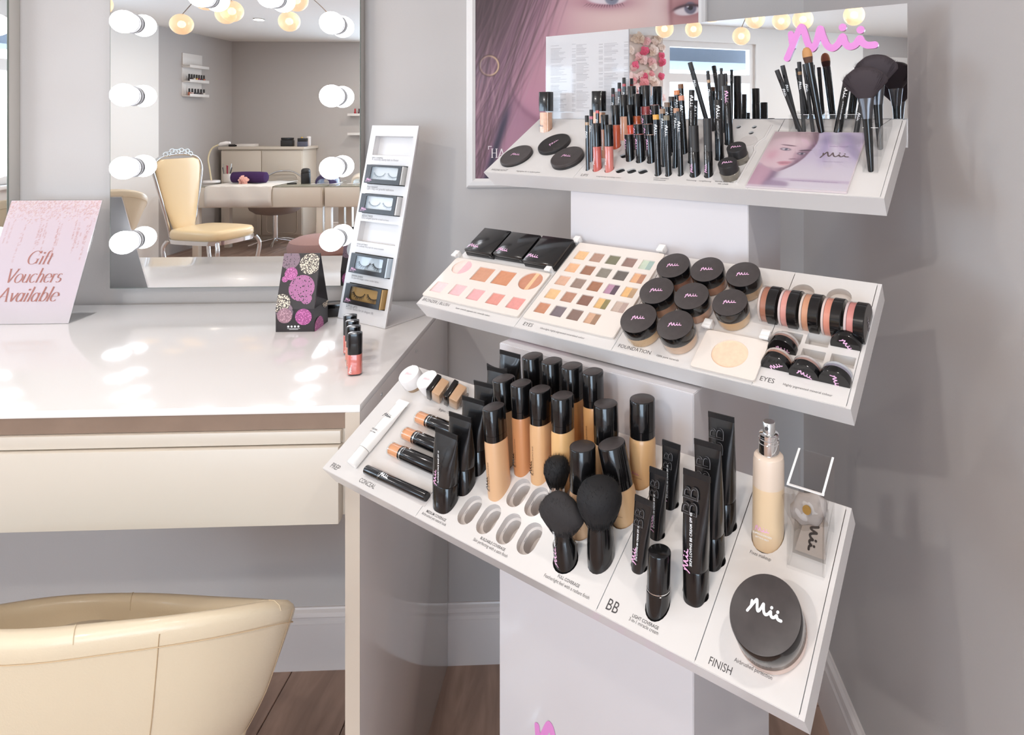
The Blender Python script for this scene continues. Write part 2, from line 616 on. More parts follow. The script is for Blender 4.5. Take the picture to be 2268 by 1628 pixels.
fl = S(box('floor', (XL - 0.12, YF - 0.12, -0.08), (XR + 0.12, YB + 0.12, -0.012), mat('floor_screed', (60, 50, 46), 0.8)))
PW = 0.196
bm = bmesh.new()
add_box(bm, (0.0012, 0.001, -0.012), (PW - 0.0012, 1.219, 0.0))
bmesh.ops.bevel(bm, geom=[e for e in bm.edges if all(v.co.z > -0.001 for v in e.verts)], offset=0.0015, segments=1, affect='EDGES')
pm = bpy.data.meshes.new('plank')
bm.to_mesh(pm)
bm.free()
pm.materials.append(WOOD)
nx = int((XR - XL) / PW) + 1
for i in range(nx):
    x = XR - (i + 1) * PW
    y = 1.728 - 1.22 - (0.17, 0.75, 0.45, 0.05, 0.95)[i % 5] + 1.22
    while y > YF - 0.05:
        y0, y1 = max(y - 1.22, YF), min(y, YB)
        if y1 - y0 > 0.02:
            p = link('plank', pm, None, fl)
            p.location = (x, y0, 0)
            p.scale = (1, (y1 - y0) / 1.22, 1)
        y -= 1.22
    if y < YB:
        pass
for i in range(nx):                                   # the short boards that finish each row at the back wall
    x = XR - (i + 1) * PW
    y = 1.728 - (0.17, 0.75, 0.45, 0.05, 0.95)[i % 5]
    if YB - y > 0.03:
        p = link('plank', pm, None, fl)
        p.location = (x, y, 0)
        p.scale = (1, (YB - y) / 1.22, 1)

# recessed downlights in the ceiling
EMW = mat('lamp_glow', (255, 244, 228), 0.5, emit=((255, 240, 220), 3.0))
for i, (lx, ly) in enumerate(DOWNLIGHTS):
    t = empty('ceiling_downlight', (lx, ly, ZC), 'recessed ceiling downlight ' + ('close to the grey right wall', 'between the camera spot and the dressing desk', 'nearest behind the camera spot on the left', 'above the mauve pouffe', 'near the added side window', 'above the white nail desks', 'near the shopfront right end', 'in front of the white cabinet', 'added to brighten the white dressing desk')[i], 'downlight', 'recessed downlights in the ceiling')
    lathe('rim', [(.036, -.001), (.050, -.001), (.050, -.004), (.044, -.007), (.036, -.004)], ALU, t, 24, cap0=False, cap1=False)
    lathe('lens', [(.036, -.0015), (.036, -.003)], EMW, t, 24)
# ------------------------------------------------------------------ dressing desk
DZ, DY0, DY1, DXR = 0.973, 1.094, 1.7105, -0.4075
desk = empty('dressing_desk', (-1.2, 1.4, 0), 'long white gloss dressing desk with a brown band under its top, below the bulb mirror', 'desk')
def dbox(name, lo, hi, m, bev=0.001, parent=None):
    o = box(name, lo, hi, m, parent, bev)
    o.parent = desk
    o.matrix_parent_inverse = desk.matrix_world.inverted()
    return o
bpy.context.view_layer.update()
BROWN = mat('brown_edge_band', (138, 116, 100), 0.45, vary=(25, 0.15))
PANELG = mat('white_gloss_panel', (238, 232, 228), 0.10, coat=0.5)
dbox('tabletop', (-2.6, DY0, .9604), (DXR, DY1, DZ), DESKW, 0.0012)
dbox('edge_band', (-2.6, DY0 + .003, .9325), (-.4080, DY0 + .02, .9604), BROWN, 0)
dbox('apron', (-2.6, DY0 + .006, .785), (-.4318, DY1 - .02, .9325), CREAMW, 0)
dr = dbox('drawer', (-1.62, DY0 - .012, .7795), (-.4385, DY0 + .006, .9083), CREAMW, 0.0012)
dbox('drawer', (-2.6, DY0 - .012, .7795), (-1.624, DY0 + .006, .9083), CREAMW, 0.0012)
dbox('rail', (-2.6, DY0 - .004, .9105), (-.4385, DY0 + .006, .9318), CREAMW, 0.0008)
dbox('side_panel', (-.4318, DY0, 0), (DXR, DY1, .9604), PANELG, 0.001)
dbox('side_panel', (-2.6, DY0, 0), (-2.576, DY1, .7795), PANELG, 0.001)
dbox('warm_light_strip', (-.4318, DY0 - .0008, 0), (DXR, DY0, .9604), mat('edge_warm_light', (206, 192, 176), .4), 0)  # added strip, warm light on the panel edge put into its colour
for y, z in ((1.20, .945), (1.42, .945)):
    o = lathe('screw_cap', [(.0035, 0), (.0035, .0008), (.001, .0012)], CHROME, desk, 12)
    o.matrix_world = Matrix.Translation((DXR, y, z)) @ Matrix.Rotation(math.pi / 2, 4, 'Y')

# ------------------------------------------------------------------ vanity mirrors with bulbs
BULB = mat('bulb_glow', (255, 255, 255), 0.3, emit=((246, 248, 255), 4.0))
SOCK = mat('socket_grey', (168, 168, 170), 0.4)
MIRSIDE = mat('mirror_case_side', (186, 182, 176), 0.35)
VX0, VX1, VZ0, VZ1, VY = -1.262, -0.6303, 1.0212, 1.83, 1.691
def vanity(x0, x1, label):
    t = empty('vanity_mirror', ((x0 + x1) / 2, YB, VZ0), label, 'mirror')
    w = (x1 - x0) / 2
    H = VZ1 - VZ0
    box('case', (-w, VY + .004 - YB, 0), (w, -0.0005, H), MIRSIDE, t, 0.0008)
    gl = box('mirror_glass', (-w, VY - YB, 0), (w, VY + .004 - YB, H), SILVER, t)
    # bright ground edge round the glass
    bm = bmesh.new()
    e = .0022
    for lo, hi in (((-w - .0008, -.0002, -.0008), (-w, .0042, H + .0008)), ((w, -.0002, -.0008), (w + .0012, .0042, H + .0008)), ((-w, -.0002, -.0012), (w, .0042, 0)), ((-w, -.0002, H), (w, .0042, H + .0012))):
        add_box(bm, (lo[0], lo[1] + VY - YB, lo[2]), (hi[0], hi[1] + VY - YB, hi[2]))
    from_bm('edge_trim', bm, mat('mirror_edge', (112, 120, 112), 0.25), t)
    zs = (1.1450, 1.3320, 1.5154, 1.7020)
    spots = [(-w + .0586, z) for z in zs] + [(w - .0582, z) for z in zs] + [(-w + .2475, 1.7685), (w - .213, 1.7685)]
    for i, (bx, z) in enumerate(spots):
        rng = random.Random(i * 13 + 5)
        tilt_ = Matrix.Rotation(rng.uniform(-.05, .05), 4, 'X') @ Matrix.Rotation(rng.uniform(-.05, .05), 4, 'Z')
        m = Matrix.Translation((bx, VY - YB, z - VZ0)) @ Matrix.Rotation(math.pi / 2, 4, 'X')
        R = .0290
        prof = [(.0165, .008), (.0172, .012)] + [(R * math.sin(t), .0345 - R * math.cos(t)) for t in [math.radians(a) for a in (32, 45, 60, 75, 90, 105, 120, 135, 150, 165, 176)]]
        b = lathe('bulb', prof, BULB, t, 24)
        b.matrix_local = m @ tilt_
        s = lathe('socket', [(.0255, 0), (.0255, .002), (.0225, .003), (.0225, .0045), (.0238, .005), (.0238, .0075), (.0215, .0082), (.0215, .0095), (.018, .0105)], SOCK, b, 24)
        s.matrix_local = tilt_.inverted()
    return t
vanity(VX0, VX1, 'frameless wall mirror edged with glowing globe bulbs above the desk')
vanity(-1.518 - (VX1 - VX0), -1.518, 'second bulb mirror cut off by the photo edge behind the pink sign')

# ------------------------------------------------------------------ gift voucher sign
def glyph_strokes():
    """italic high-contrast roman letters as pen strokes: x in em widths, y 0 base .. 1 cap height, x-height .62"""
    def arc(cx_, cy_, rx, ry, a0, a1, n=14):
        return [(cx_ + rx * math.cos(math.radians(a0 + (a1 - a0) * i / n)), cy_ + ry * math.sin(math.radians(a0 + (a1 - a0) * i / n))) for i in range(n + 1)]
    G = {}
    G['G'] = ([arc(.42, .5, .40, .5, 40, 320), [(.74, .40), (.74, .06)], [(.58, .40), (.86, .40)], [(.73, .82), (.76, .98)]], .92)
    G['i'] = ([[(.12, .60), (.12, .0)], [(.04, .60), (.12, .60)], [(.03, 0), (.21, 0)], arc(.12, .84, .035, .05, 0, 360, 8)], .27)
    G['f'] = ([[(.14, 0), (.14, .82)] + arc(.27, .82, .13, .17, 180, 50, 8), [(.02, .60), (.32, .60)], [(.04, 0), (.25, 0)]], .33)
    G['t'] = ([[(.14, .80), (.14, .12)] + arc(.24, .12, .10, .12, 180, 300, 8), [(.02, .60), (.33, .60)]], .36)
    G['V'] = ([[(.08, 1.0), (.38, 0)], [(.38, 0), (.70, 1.0)], [(-.04, 1.0), (.2, 1.0)], [(.58, 1.0), (.82, 1.0)]], .74)
    G['o'] = ([arc(.29, .31, .25, .32, 0, 360, 22)], .58)
    G['u'] = ([[(.10, .60), (.10, .16)] + arc(.26, .17, .16, .17, 180, 330, 8), [(.44, .60), (.44, 0)], [(.02, .6), (.1, .6)], [(.36, .6), (.44, .6)], [(.44, 0), (.53, 0)]], .57)
    G['c'] = ([arc(.28, .31, .24, .32, 50, 318, 16)], .52)
    G['h'] = ([[(.11, 1.04), (.11, 0)], [(.11, .40)] + arc(.28, .42, .16, .20, 160, 0, 8) + [(.44, 0)], [(.02, 0), (.2, 0)], [(.35, 0), (.53, 0)], [(.03, 1.04), (.11, 1.04)]], .57)
    G['e'] = ([arc(.28, .31, .24, .32, 10, 318, 18), [(.05, .345), (.515, .345)]], .54)
    G['r'] = ([[(.11, .60), (.11, 0)], [(.11, .42)] + arc(.27, .42, .16, .19, 160, 50, 6), [(.02, .6), (.11, .6)], [(.02, 0), (.21, 0)]], .42)
    G['s'] = ([arc(.21, .46, .15, .16, 40, 265, 9) + arc(.21, .155, .17, .155, 85, -140, 10)], .43)
    G['A'] = ([[(.06, 0), (.40, 1.0)], [(.40, 1.0), (.72, 0)], [(.19, .36), (.60, .36)], [(-.04, 0), (.17, 0)], [(.60, 0), (.84, 0)]], .82)
    G['v'] = ([[(.06, .60), (.25, 0)], [(.25, 0), (.46, .60)], [(-.02, .6), (.14, .6)], [(.38, .6), (.54, .6)]], .50)
    G['a'] = ([arc(.24, .30, .20, .31, 15, 345, 16), [(.44, .60), (.44, .0)], [(.44, 0), (.53, 0)]], .56)
    G['l'] = ([[(.11, 1.04), (.11, 0)], [(.03, 1.04), (.11, 1.04)], [(.02, 0), (.2, 0)]], .24)
    G['b'] = ([[(.11, 1.04), (.11, 0)], arc(.30, .31, .20, .31, 165, -165, 16), [(.03, 1.04), (.11, 1.04)]], .55)
    G['H'] = ([[(.14, 0), (.14, 1)], [(.66, 0), (.66, 1)], [(.14, .52), (.66, .52)], [(.02, 0), (.27, 0)], [(.02, 1), (.27, 1)], [(.54, 0), (.79, 0)], [(.54, 1), (.79, 1)]], .86)
    return G
GLY = glyph_strokes()
def pen_text(s, height, slant=0.22, thick=0.115, thin=0.022):
    """returns (bmesh, width): pen stressed along the horizontal, so upright strokes are thick and flat ones hairline"""
    bm = bmesh.new()
    x = 0
    lay = 0
    for ch in s:
        st_, adv = GLY[ch]
        for k in st_:
            pts = [(x + p[0] + slant * p[1], p[1]) for p in k]
            def wf(t, d):
                return thin + (thick - thin) * abs(d.y) ** 1.6
            lay += 1
            ribbon_bm(pts, wf, bm, lay * 0.0006)
        x += adv
    bmesh.ops.scale(bm, vec=(height, height, height), verts=bm.verts)
    return bm, x * height

SIGN_L, SIGN_R = Vector((-1.4775, 1.5559, DZ)), Vector((-1.2565, 1.5559, DZ))
TOPV = Vector((0, .1025, .2805))
sl = TOPV.length
sx = Vector((1, 0, 0))
sz = TOPV.normalized()
sn = sx.cross(sz)
sign = empty('voucher_sign', SIGN_L, 'pink gift voucher sign in a leaning clear acrylic stand on the desk', 'sign')
bpy.context.view_layer.update()
sm_ = frame((0, 0, 0), sx, sz, -sn if sn.y > 0 else sn)
facen = Vector((0, -TOPV.z, TOPV.y)).normalized()
SM = frame((0, 0, 0), sx, sz, facen)
SWD = .221
def sgn(o):
    o.parent = sign
    o.matrix_local = SM
    return o
sgn(box('acrylic_front', (0, 0, 0.0018), (SWD, sl, .0038), CLEAR))
sgn(box('acrylic_back', (0, 0, -.0032), (SWD, sl, -.0012), CLEAR))
fo = box('acrylic_foot', (0, 0.002, 0.0), (SWD, .085, .002), CLEAR, sign)
# printed sheet, painted point by point: blush ground, rose-gold glitter falling from the top
def colour_grid(name, nx_, ny_, w, hgt, fn, material, parent=None, ys=None):
    xs = np.linspace(0, 1, nx_)
    yy = np.linspace(0, 1, ny_) if ys is None else ys
    X, Y = np.meshgrid(xs, yy)
    co = np.zeros((X.size, 3))
    co[:, 0] = X.ravel() * w
    co[:, 1] = Y.ravel() * hgt
    ny_ = len(yy)
    i = np.arange((nx_ - 1) * (ny_ - 1))
    q = (i // (nx_ - 1)) * nx_ + i % (nx_ - 1)
    faces = np.stack([q, q + 1, q + 1 + nx_, q + nx_], 1)
    me = bpy.data.meshes.new(name)
    me.vertices.add(len(co))
    me.vertices.foreach_set('co', co.ravel())
    me.loops.add(faces.size)
    me.loops.foreach_set('vertex_index', faces.ravel().astype(np.int32))
    me.polygons.add(len(faces))
    me.polygons.foreach_set('loop_start', np.arange(0, faces.size, 4, dtype=np.int32))
    me.update(calc_edges=True)
    rgb = fn(X, Y).reshape(-1, 3) / 255.0
    l = np.where(rgb <= 0.04045, rgb / 12.92, ((np.clip(rgb, 0, 1) + 0.055) / 1.055) ** 2.4)
    at = me.color_attributes.new('Col', 'FLOAT_COLOR', 'POINT')
    at.data.foreach_set('color', np.concatenate([l, np.ones((len(l), 1))], 1).ravel().astype(np.float32))
    return link(name, me, material, parent)
def mixc(base, col, a):
    return base * (1 - a[..., None]) + np.array(col, float) * a[..., None]
def paint_sign(X, Y):
    rs = np.random.RandomState(3)
    c = np.zeros(X.shape + (3,)) + (228, 211, 218)
    c = mixc(c, (232, 206, 212), np.clip((Y - .45) * 1.6, 0, 1) * .7)
    c = mixc(c, (222, 214, 216), np.clip((.22 - Y) * 5, 0, 1) * .8)
    noise = rs.rand(*X.shape)
    dens = np.clip((Y - .80) / .16, 0, 1) * .75
    c = mixc(c, (214, 160, 150), (noise < dens * .55) * .55)
    c = mixc(c, (240, 226, 222), (rs.rand(*X.shape) < dens * .25) * .7)
    for _ in range(26):
        x0, y1, ln = rs.uniform(.03, .97), rs.uniform(.72, .86), rs.uniform(.08, .26)
        band = np.exp(-((X - x0) / .006) ** 2) * ((Y < y1) & (Y > y1 - ln))
        c = mixc(c, (206, 150, 146), np.clip(band * (noise < .55), 0, 1) * .6)
    return c
sh = sgn(colour_grid('printed_sheet', 100, 130, SWD - .002, sl - .003, paint_sign, vcol_mat('sign_print', 0.35)))
sh.matrix_local = SM @ Matrix.Translation((.001, .001, 0))
sgn(box('sheet_back', (.001, .001, -.0011), (SWD - .001, sl - .002, -.0003), mat('sheet_back_white', (238, 238, 240), .5)))
ROSE = mat('rose_copper_ink', (186, 118, 104), 0.4)
for s, wd, hh, cx_, y in (('Gift', None, .030, .114, .1390), ('Vouchers', None, .030, .1120, .0960), ('Available', None, .030, .1120, .0520)):
    bm, w = pen_text(s, .0245)
    ob = from_bm('lettering', bm, ROSE, sign, fix=False)
    tgt = {'Gift': .064, 'Vouchers': .138, 'Available': .146}[s]
    k = tgt / (w + .005)
    ob.matrix_local = SM @ Matrix.Translation((cx_ - tgt / 2, y, .0006)) @ Matrix.Diagonal((k, 1.32, 1, 1))

# ------------------------------------------------------------------ gift box with bubble print
GB = empty('gift_box', (-.6945, 1.4751, DZ), 'black gift box printed with pink and cream bubble circles, standing on the desk', 'gift box')
GW, GD, GH, RZ = .086, .072, .171, .02
BOXK = mat('gift_box_black', (40, 34, 36), 0.32)
bm = bmesh.new()
P = {}
for nm, (x, y, z) in {'a': (-GW / 2, 0, 0), 'b': (GW / 2, 0, 0), 'c': (GW / 2, GD, 0), 'd': (-GW / 2, GD, 0),
                      'e': (-GW / 2, .0, .052), 'f': (GW / 2, .0, .052), 'g': (GW / 2, GD, .052), 'h': (-GW / 2, GD, .052),
                      'r': (-GW / 2 + .002, GD / 2 - .0012, GH), 's': (GW / 2 - .002, GD / 2 - .0012, GH), 't': (GW / 2 - .002, GD / 2 + .0012, GH), 'u': (-GW / 2 + .002, GD / 2 + .0012, GH)}.items():
    P[nm] = bm.verts.new((x, y, z))
ml = bm.verts.new((-GW / 2 + .010, GD / 2, .07)), bm.verts.new((GW / 2 - .010, GD / 2, .07))
for f in ('abfe', 'bcgf', 'cdhg', 'daeh', 'efsr', 'ghut', 'rstu', 'dcba'):
    bm.faces.new([P[k] for k in f])
for f in ((P['f'], P['g'], ml[1]), (P['f'], ml[1], P['s']), (ml[1], P['g'], P['t']), (ml[1], P['t'], P['s']),
          (P['h'], P['e'], ml[0]), (P['e'], P['r'], ml[0]), (ml[0], P['u'], P['h']), (ml[0], P['r'], P['u'])):
    bm.faces.new(f)
from_bm('carton', bm, BOXK, GB, 10)
def bubble_mat(name, dot, ground, scale, lo=0.0, hi=0.06, inv=False):
    m = mat(name, ground, 0.4)
    nt = m.node_tree
    tc = nt.nodes.new('ShaderNodeTexCoord')
    vo = nt.nodes.new('ShaderNodeTexVoronoi')
    vo.inputs['Scale'].default_value = scale
    vo2 = nt.nodes.new('ShaderNodeTexVoronoi')
    vo2.inputs['Scale'].default_value = scale * 2.1
    rp = nt.nodes.new('ShaderNodeMath'); rp.operation = 'LESS_THAN'; rp.inputs[1].default_value = lo
    rp2 = nt.nodes.new('ShaderNodeMath'); rp2.operation = 'LESS_THAN'; rp2.inputs[1].default_value = hi
    mxm = nt.nodes.new('ShaderNodeMath'); mxm.operation = 'MAXIMUM'
    mx = nt.nodes.new('ShaderNodeMix'); mx.data_type = 'RGBA'
    mx.inputs[6].default_value = lin(ground)
    mx.inputs[7].default_value = lin(dot)
    nt.links.new(tc.outputs['Object'], vo.inputs['Vector'])
    nt.links.new(tc.outputs['Object'], vo2.inputs['Vector'])
    nt.links.new(vo.outputs['Distance'], rp.inputs[0])
    nt.links.new(vo2.outputs['Distance'], rp2.inputs[0])
    nt.links.new(rp.outputs[0], mxm.inputs[0])
    nt.links.new(rp2.outputs[0], mxm.inputs[1])
    nt.links.new(mxm.outputs[0], mx.inputs[0])
    nt.links.new(mx.outputs[2], nt.nodes['Principled BSDF'].inputs['Base Color'])
    return m
BUB = {'cream': bubble_mat('bubbles_cream', (236, 222, 200), (58, 48, 48), 260, .42, .36), 'pink': bubble_mat('bubbles_pink', (222, 130, 190), (160, 78, 132), 300, .38, .30),
       'plum': bubble_mat('bubbles_plum', (44, 34, 40), (176, 108, 152), 190, .27, .22), 'mauve': bubble_mat('bubbles_mauve', (46, 38, 42), (136, 112, 124), 220, .25, .2), 'rose': bubble_mat('bubbles_rose', (200, 160, 170), (150, 112, 124), 280, .4, .32)}
def clip(poly, a_, b_):
    """keep the part of poly left of the line a_->b_"""
    out = []
    for i in range(len(poly)):
        p, q = poly[i], poly[(i + 1) % len(poly)]
        sp = (b_[0] - a_[0]) * (p[1] - a_[1]) - (b_[1] - a_[1]) * (p[0] - a_[0])
        sq = (b_[0] - a_[0]) * (q[1] - a_[1]) - (b_[1] - a_[1]) * (q[0] - a_[0])
        if sp >= 0: out.append(p)
        if (sp >= 0) != (sq >= 0):
            t = sp / (sp - sq)
            out.append((p[0] + (q[0] - p[0]) * t, p[1] + (q[1] - p[1]) * t))
    return out
def disc_on(face, circ, material, k):
    """face: (origin, xdir, ydir, 2-D outline); circ (x, y, r)"""
    o, xd, yd, outl = face
    poly = ell(circ[0], circ[1], circ[2], circ[2], 36)
    for i in range(len(outl)):
        poly = clip(poly, outl[i], outl[(i + 1) % len(outl)])
        if len(poly) < 3: return
    nrm = Vector(xd).cross(Vector(yd)).normalized()
    bm = bmesh.new()
    bm.faces.new([bm.verts.new(Vector(o) + Vector(xd) * x + Vector(yd) * y + nrm * (.0001 + .00006 * k)) for x, y in poly])
    from_bm('bubble_print', bm, material, GB, 30, False)
slope = Vector((0, GD / 2 - .0012, GH - .052))
su = slope.normalized()
low = ((-GW / 2, 0, 0), (1, 0, 0), (0, 0, 1), [(0, 0), (GW, 0), (GW, .052), (0, .052)])
upf = ((-GW / 2, 0, .052), (1, 0, 0), su, [(0, 0), (GW, 0), (GW - .002, slope.length), (.002, slope.length)])
kk = 0
for x, z, r, c in ((.056, .171, .026, 'mauve'), (.018, .162, .022, 'mauve'), (.064, .152, .0235, 'cream'), (.024, .130, .0145, 'pink'), (.012, .118, .007, 'pink'), (.052, .098, .029, 'plum'), (.066, .074, .012, 'plum'),
                   (.020, .046, .019, 'mauve'), (.010, .064, .021, 'cream'), (.062, .034, .0185, 'pink'), (.020, .037, .017, 'rose')):
    kk += 1
    if c == 'mauve' and z == .171: continue
    disc_on(low, (x, z, r), BUB[c], kk)
    disc_on(upf, (x, z - .052, r), BUB[c], kk)
side = ((GW / 2, 0, 0), (0, 1, 0), (0, 0, 1), [(0, 0), (GD, 0), (GD, .052), (0, .052)])
for x, z, r, c in ((.060, .060, .022, 'cream'), (.030, .066, .014, 'rose'), (.022, .004, .024, 'pink')):
    kk += 1
    disc_on(side, (x, z, r), BUB[c], kk)
# side flap: pink circle on the front fold
fa, fb, fc = Vector((GW / 2, 0, .052)), Vector((GW / 2 - .010, GD / 2, .07)), Vector((GW / 2 - .002, GD / 2 - .0012, GH))
xd = (fb - fa).normalized()
nn = xd.cross(fc - fa).normalized()
yd = nn.cross(xd)
tri = [(0, 0), ((fb - fa).length, 0), ((fc - fa).dot(xd), (fc - fa).dot(yd))]
disc_on((fa, xd, yd, tri), (.024, .055, .020), BUB['pink'], 1)
disc_on((fa, xd, yd, tri), (.018, .010, .012), BUB['mauve'], 2)
for i in range(4):
    bm = bmesh.new()
    bm.faces.new([bm.verts.new((-GW / 2 + .028 + i * .0075 + x, -.0003, .0122 + z)) for x, z in ell(0, 0, .0024, .0024, 14)])
    from_bm('white_dot', bm, WHITEPRINT, GB, 30, False)
box('small_print', (-GW / 2 + .026, -.0003, .0072), (-GW / 2 + .054, -.0001, .0080), WHITEPRINT, GB)
box('small_print', (-GW / 2 + .030, -.0003, .0052), (-GW / 2 + .050, -.0001, .0059), WHITEPRINT, GB)
# round white sticker on the back (seen in the mirror)
su2 = Vector((0, -(GD / 2 - .0012), GH - .052)).normalized()
nb_ = su2.cross(Vector((-1, 0, 0)))
st = lathe('sticker', [(.028, 0), (.028, .0005)], mat('sticker_white', (235, 238, 240), 0.4), GB, 32)
cz = Vector((-.004, GD, .052)) + su2 * .062
st.matrix_local = frame(cz + Vector((0, .0006, 0)), (-1, 0, 0), su2, Vector((-1, 0, 0)).cross(su2))
bm = bmesh.new()
for t in ((0, 0), (.026, .010), (.010, .027)):
    bm.verts.new((-t[0], t[1] - .002, .0008))
bm.faces.new(bm.verts)
from_bm('teal_flash', bm, mat('teal_print', (20, 140, 165), 0.4), st, 30, False)
back = ((GW / 2, GD, 0), (-1, 0, 0), (0, 0, 1), [(0, 0), (GW, 0), (GW, .052), (0, .052)])
backu = ((GW / 2, GD, .052), (-1, 0, 0), su2, [(0, 0), (GW, 0), (GW - .002, slope.length), (.002, slope.length)])
for x, z, r, c in ((.062, .030, .02, 'pink'), (.020, .050, .018, 'rose'), (.070, .110, .022, 'mauve'), (.040, .006, .016, 'plum'), (.018, .150, .018, 'cream')):
    disc_on(back, (x, z, r), BUB[c], 3)
    disc_on(backu, (x, z - .052, r), BUB[c], 3)

fb_ = box('product_box', (-.05, -.018, 0), (.05, .018, .03), BLACK_SAT, None, 0.0015)
fb_.location = (-.642, 1.600, DZ)
fb_.rotation_euler = (0, 0, .18)
box('box_lid', (-.0505, -.0185, .02), (.0505, .0185, .0308), BLACK, fb_, 0.001)
tag(fb_, 'low black box lying on the desk behind the bubble gift box', 'box')

# ------------------------------------------------------------------ lash display stand
CARDWHITE = mat('white_card', (216, 213, 212), 0.35)
LB1, LB0 = Vector((-.6396, 1.5743, DZ)), Vector((-.4963, 1.4854, DZ))
lu = Vector((.8497, -.5273, 0)); lL = Vector((.1106, .1783, .9777)); lN = Vector((-.5155, -.8308, .2098))
LW, LH, LT = .1686, .4766, .004
LB1.z += .0012; LB0.z += .0012
ls = empty('lash_display_stand', mw=frame(LB1, lu, lL, lN), label='tall white leaning card stand holding boxes of false lashes', cat='display stand')
bpy.context.view_layer.update()
WROWS = [(.0215, .0375), (.0215, .1095), (.0200, .1860), (.0195, .2545), (.0195, .3270), (.0195, .4005)]
WSZ = (.136, .049)
holes = [[(x, y), (x + WSZ[0], y), (x + WSZ[0], y + WSZ[1]), (x, y + WSZ[1])] for x, y in WROWS]
me = plate_mesh([(0, 0), (LW, 0), (LW, LH), (0, LH)], holes, LT)
link('front_panel', me, CARDWHITE, ls)
for (x, y), o_ in zip(WROWS, range(6)):
    bm = bmesh.new()
    dpt = .016
    x0, x1, y0, y1 = x - .0005, x + WSZ[0] + .0005, y - .0005, y + WSZ[1] + .0005
    add_box(bm, (x0, y0, -dpt - .001), (x1, y1, -dpt))
    add_box(bm, (x0, y0, -dpt), (x0 + .0005, y1, -LT)); add_box(bm, (x1 - .0005, y0, -dpt), (x1, y1, -LT))
    add_box(bm, (x0, y0, -dpt), (x1, y0 + .0005, -LT)); add_box(bm, (x0, y1 - .0005, -dpt), (x1, y1, -LT))
    from_bm('box_recess', bm, CARDWHITE, ls)
w2l = frame(LB1, lu, lL, lN).inverted()
nb2 = Vector((.5273, .8497, 0))
bm = bmesh.new()
for zz in (0.0004, .0036):
    for p in (LB1, LB0, LB0 + nb2 * .135, LB1 + nb2 * .135):
        bm.verts.new(w2l @ (p + Vector((0, 0, zz - .001))))
bm.verts.ensure_lookup_table()
for f in ((0, 1, 2, 3), (4, 5, 6, 7), (0, 1, 5, 4), (1, 2, 6, 5), (2, 3, 7, 6), (3, 0, 4, 7)):
    bm.faces.new([bm.verts[i] for i in f])
from_bm('foot_plate', bm, CARDWHITE, ls)
for (x, y), s1, s2 in zip(WROWS[::-1], ('SIMPLY CHARMING', 'TRULY ELEGANT', 'SEDUCTRESS', 'SOCIAL BUTTERFLY', 'DRAMA QUEEN', 'LITTLE LIFTS'),
                          ('A naturally dainty lash to flutter', 'Light, long and graceful definition', 'Sultry winged eyes for a look to love', 'An endlessly flirty lash for every occasion', 'Go glam for longer, lusher, bolder lashes', 'Corner lashes for an elegant lift')):
    text_on(s1, (x + .002, y - .0085, .0002), (1, 0, 0), (0, 0, 1), .040, GREYPRINT, ls)
    text_on(s2, (x + .002, y - .0135, .0002), (1, 0, 0), (0, 0, 1), .098, PALEPRINT, ls)
LASHBLK = mat('lash_box_black', (34, 31, 33), 0.35)
LASHINK = mat('lash_hair', (30, 25, 24), 0.6)
def lash_box(row, label, insert, dense, tint):
    x, y = WROWS[row]
    r = empty('lash_box', mw=frame(LB1, lu, lL, lN) @ Matrix.Translation((x + .002, y + .0015, 0)), label=label, cat='lash box', group='boxed false lashes on the card stand')
    w, hh, dp = WSZ[0] - .010, WSZ[1] - .003, .012
    win_ = rrect(w * .53, hh * .56, w * .76, hh * .66, .003)
    link('sleeve_front', plate_mesh([(0, 0), (w, 0), (w, hh), (0, hh)], [win_], .0008), LASHBLK, r).matrix_local = Matrix.Translation((0, 0, dp))
    bm = bmesh.new()
    add_box(bm, (0, 0, -.014), (w, .0006, dp - .0009)); add_box(bm, (0, hh - .0006, -.014), (w, hh, dp - .0009))
    add_box(bm, (0, 0, -.014), (.0006, hh, dp - .0009))
    from_bm('sleeve', bm, LASHBLK, r)
    box('tray_end', (w - .001, .0008, -.013), (w + .004, hh - .0008, dp - .0015), mat('tray_end_' + str(row), insert, 0.4), r)
    box('insert_card', (.001, .001, .002), (w - .001, hh - .001, .003), mat('lash_insert_' + str(row), insert, 0.35), r)
    rng = random.Random(row)
    for cxx in (w * .34, w * .74):
        bm = bmesh.new()
        rx, ry = w * .155, hh * .26
        nh = 26 if dense else 34
        for i in range(nh):
            t = math.radians(195 + 150 * i / (nh - 1))
            px, py = cxx + rx * math.cos(t), hh * .66 + ry * math.sin(t)
            ln = (.0090 if dense else .0066) * (0.75 + .5 * rng.random()) * (1 if row != 3 else .8)
            a2 = t + rng.uniform(-.25, .25)
            qx, qy = px + ln * math.cos(a2) * .8, py + ln * math.sin(a2)
            tx, ty = -math.sin(t), math.cos(t)
            wd = .0005 if dense else .00034
            if dense and i % 3 == 0: wd *= 2
            v = [bm.verts.new((px + tx * wd, py + ty * wd, .0042)), bm.verts.new((px - tx * wd, py - ty * wd, .0042)), bm.verts.new((qx, qy, .0062))]
            bm.faces.new(v)
        ribbon_bm([(cxx + rx * math.cos(math.radians(a_)), hh * .66 + ry * math.sin(math.radians(a_))) for a_ in range(190, 351, 10)], .0009, bm, .0041)
        from_bm('lash_strip', bm, LASHINK, r, 30, False)
    box('window_film', (w * .15, hh * .23, dp - .0010), (w * .91, hh * .89, dp - .0009), CLEAR, r)
    logo((w * .135, hh * .19, dp + .0002), (1, 0, 0), (0, 0, 1), .018, PINKFOIL, r, .07)
    text_on('LASH STYLED', (.004, hh * .07, dp + .0002), (1, 0, 0), (0, 0, 1), .017, PINKFOIL, r)
    return r
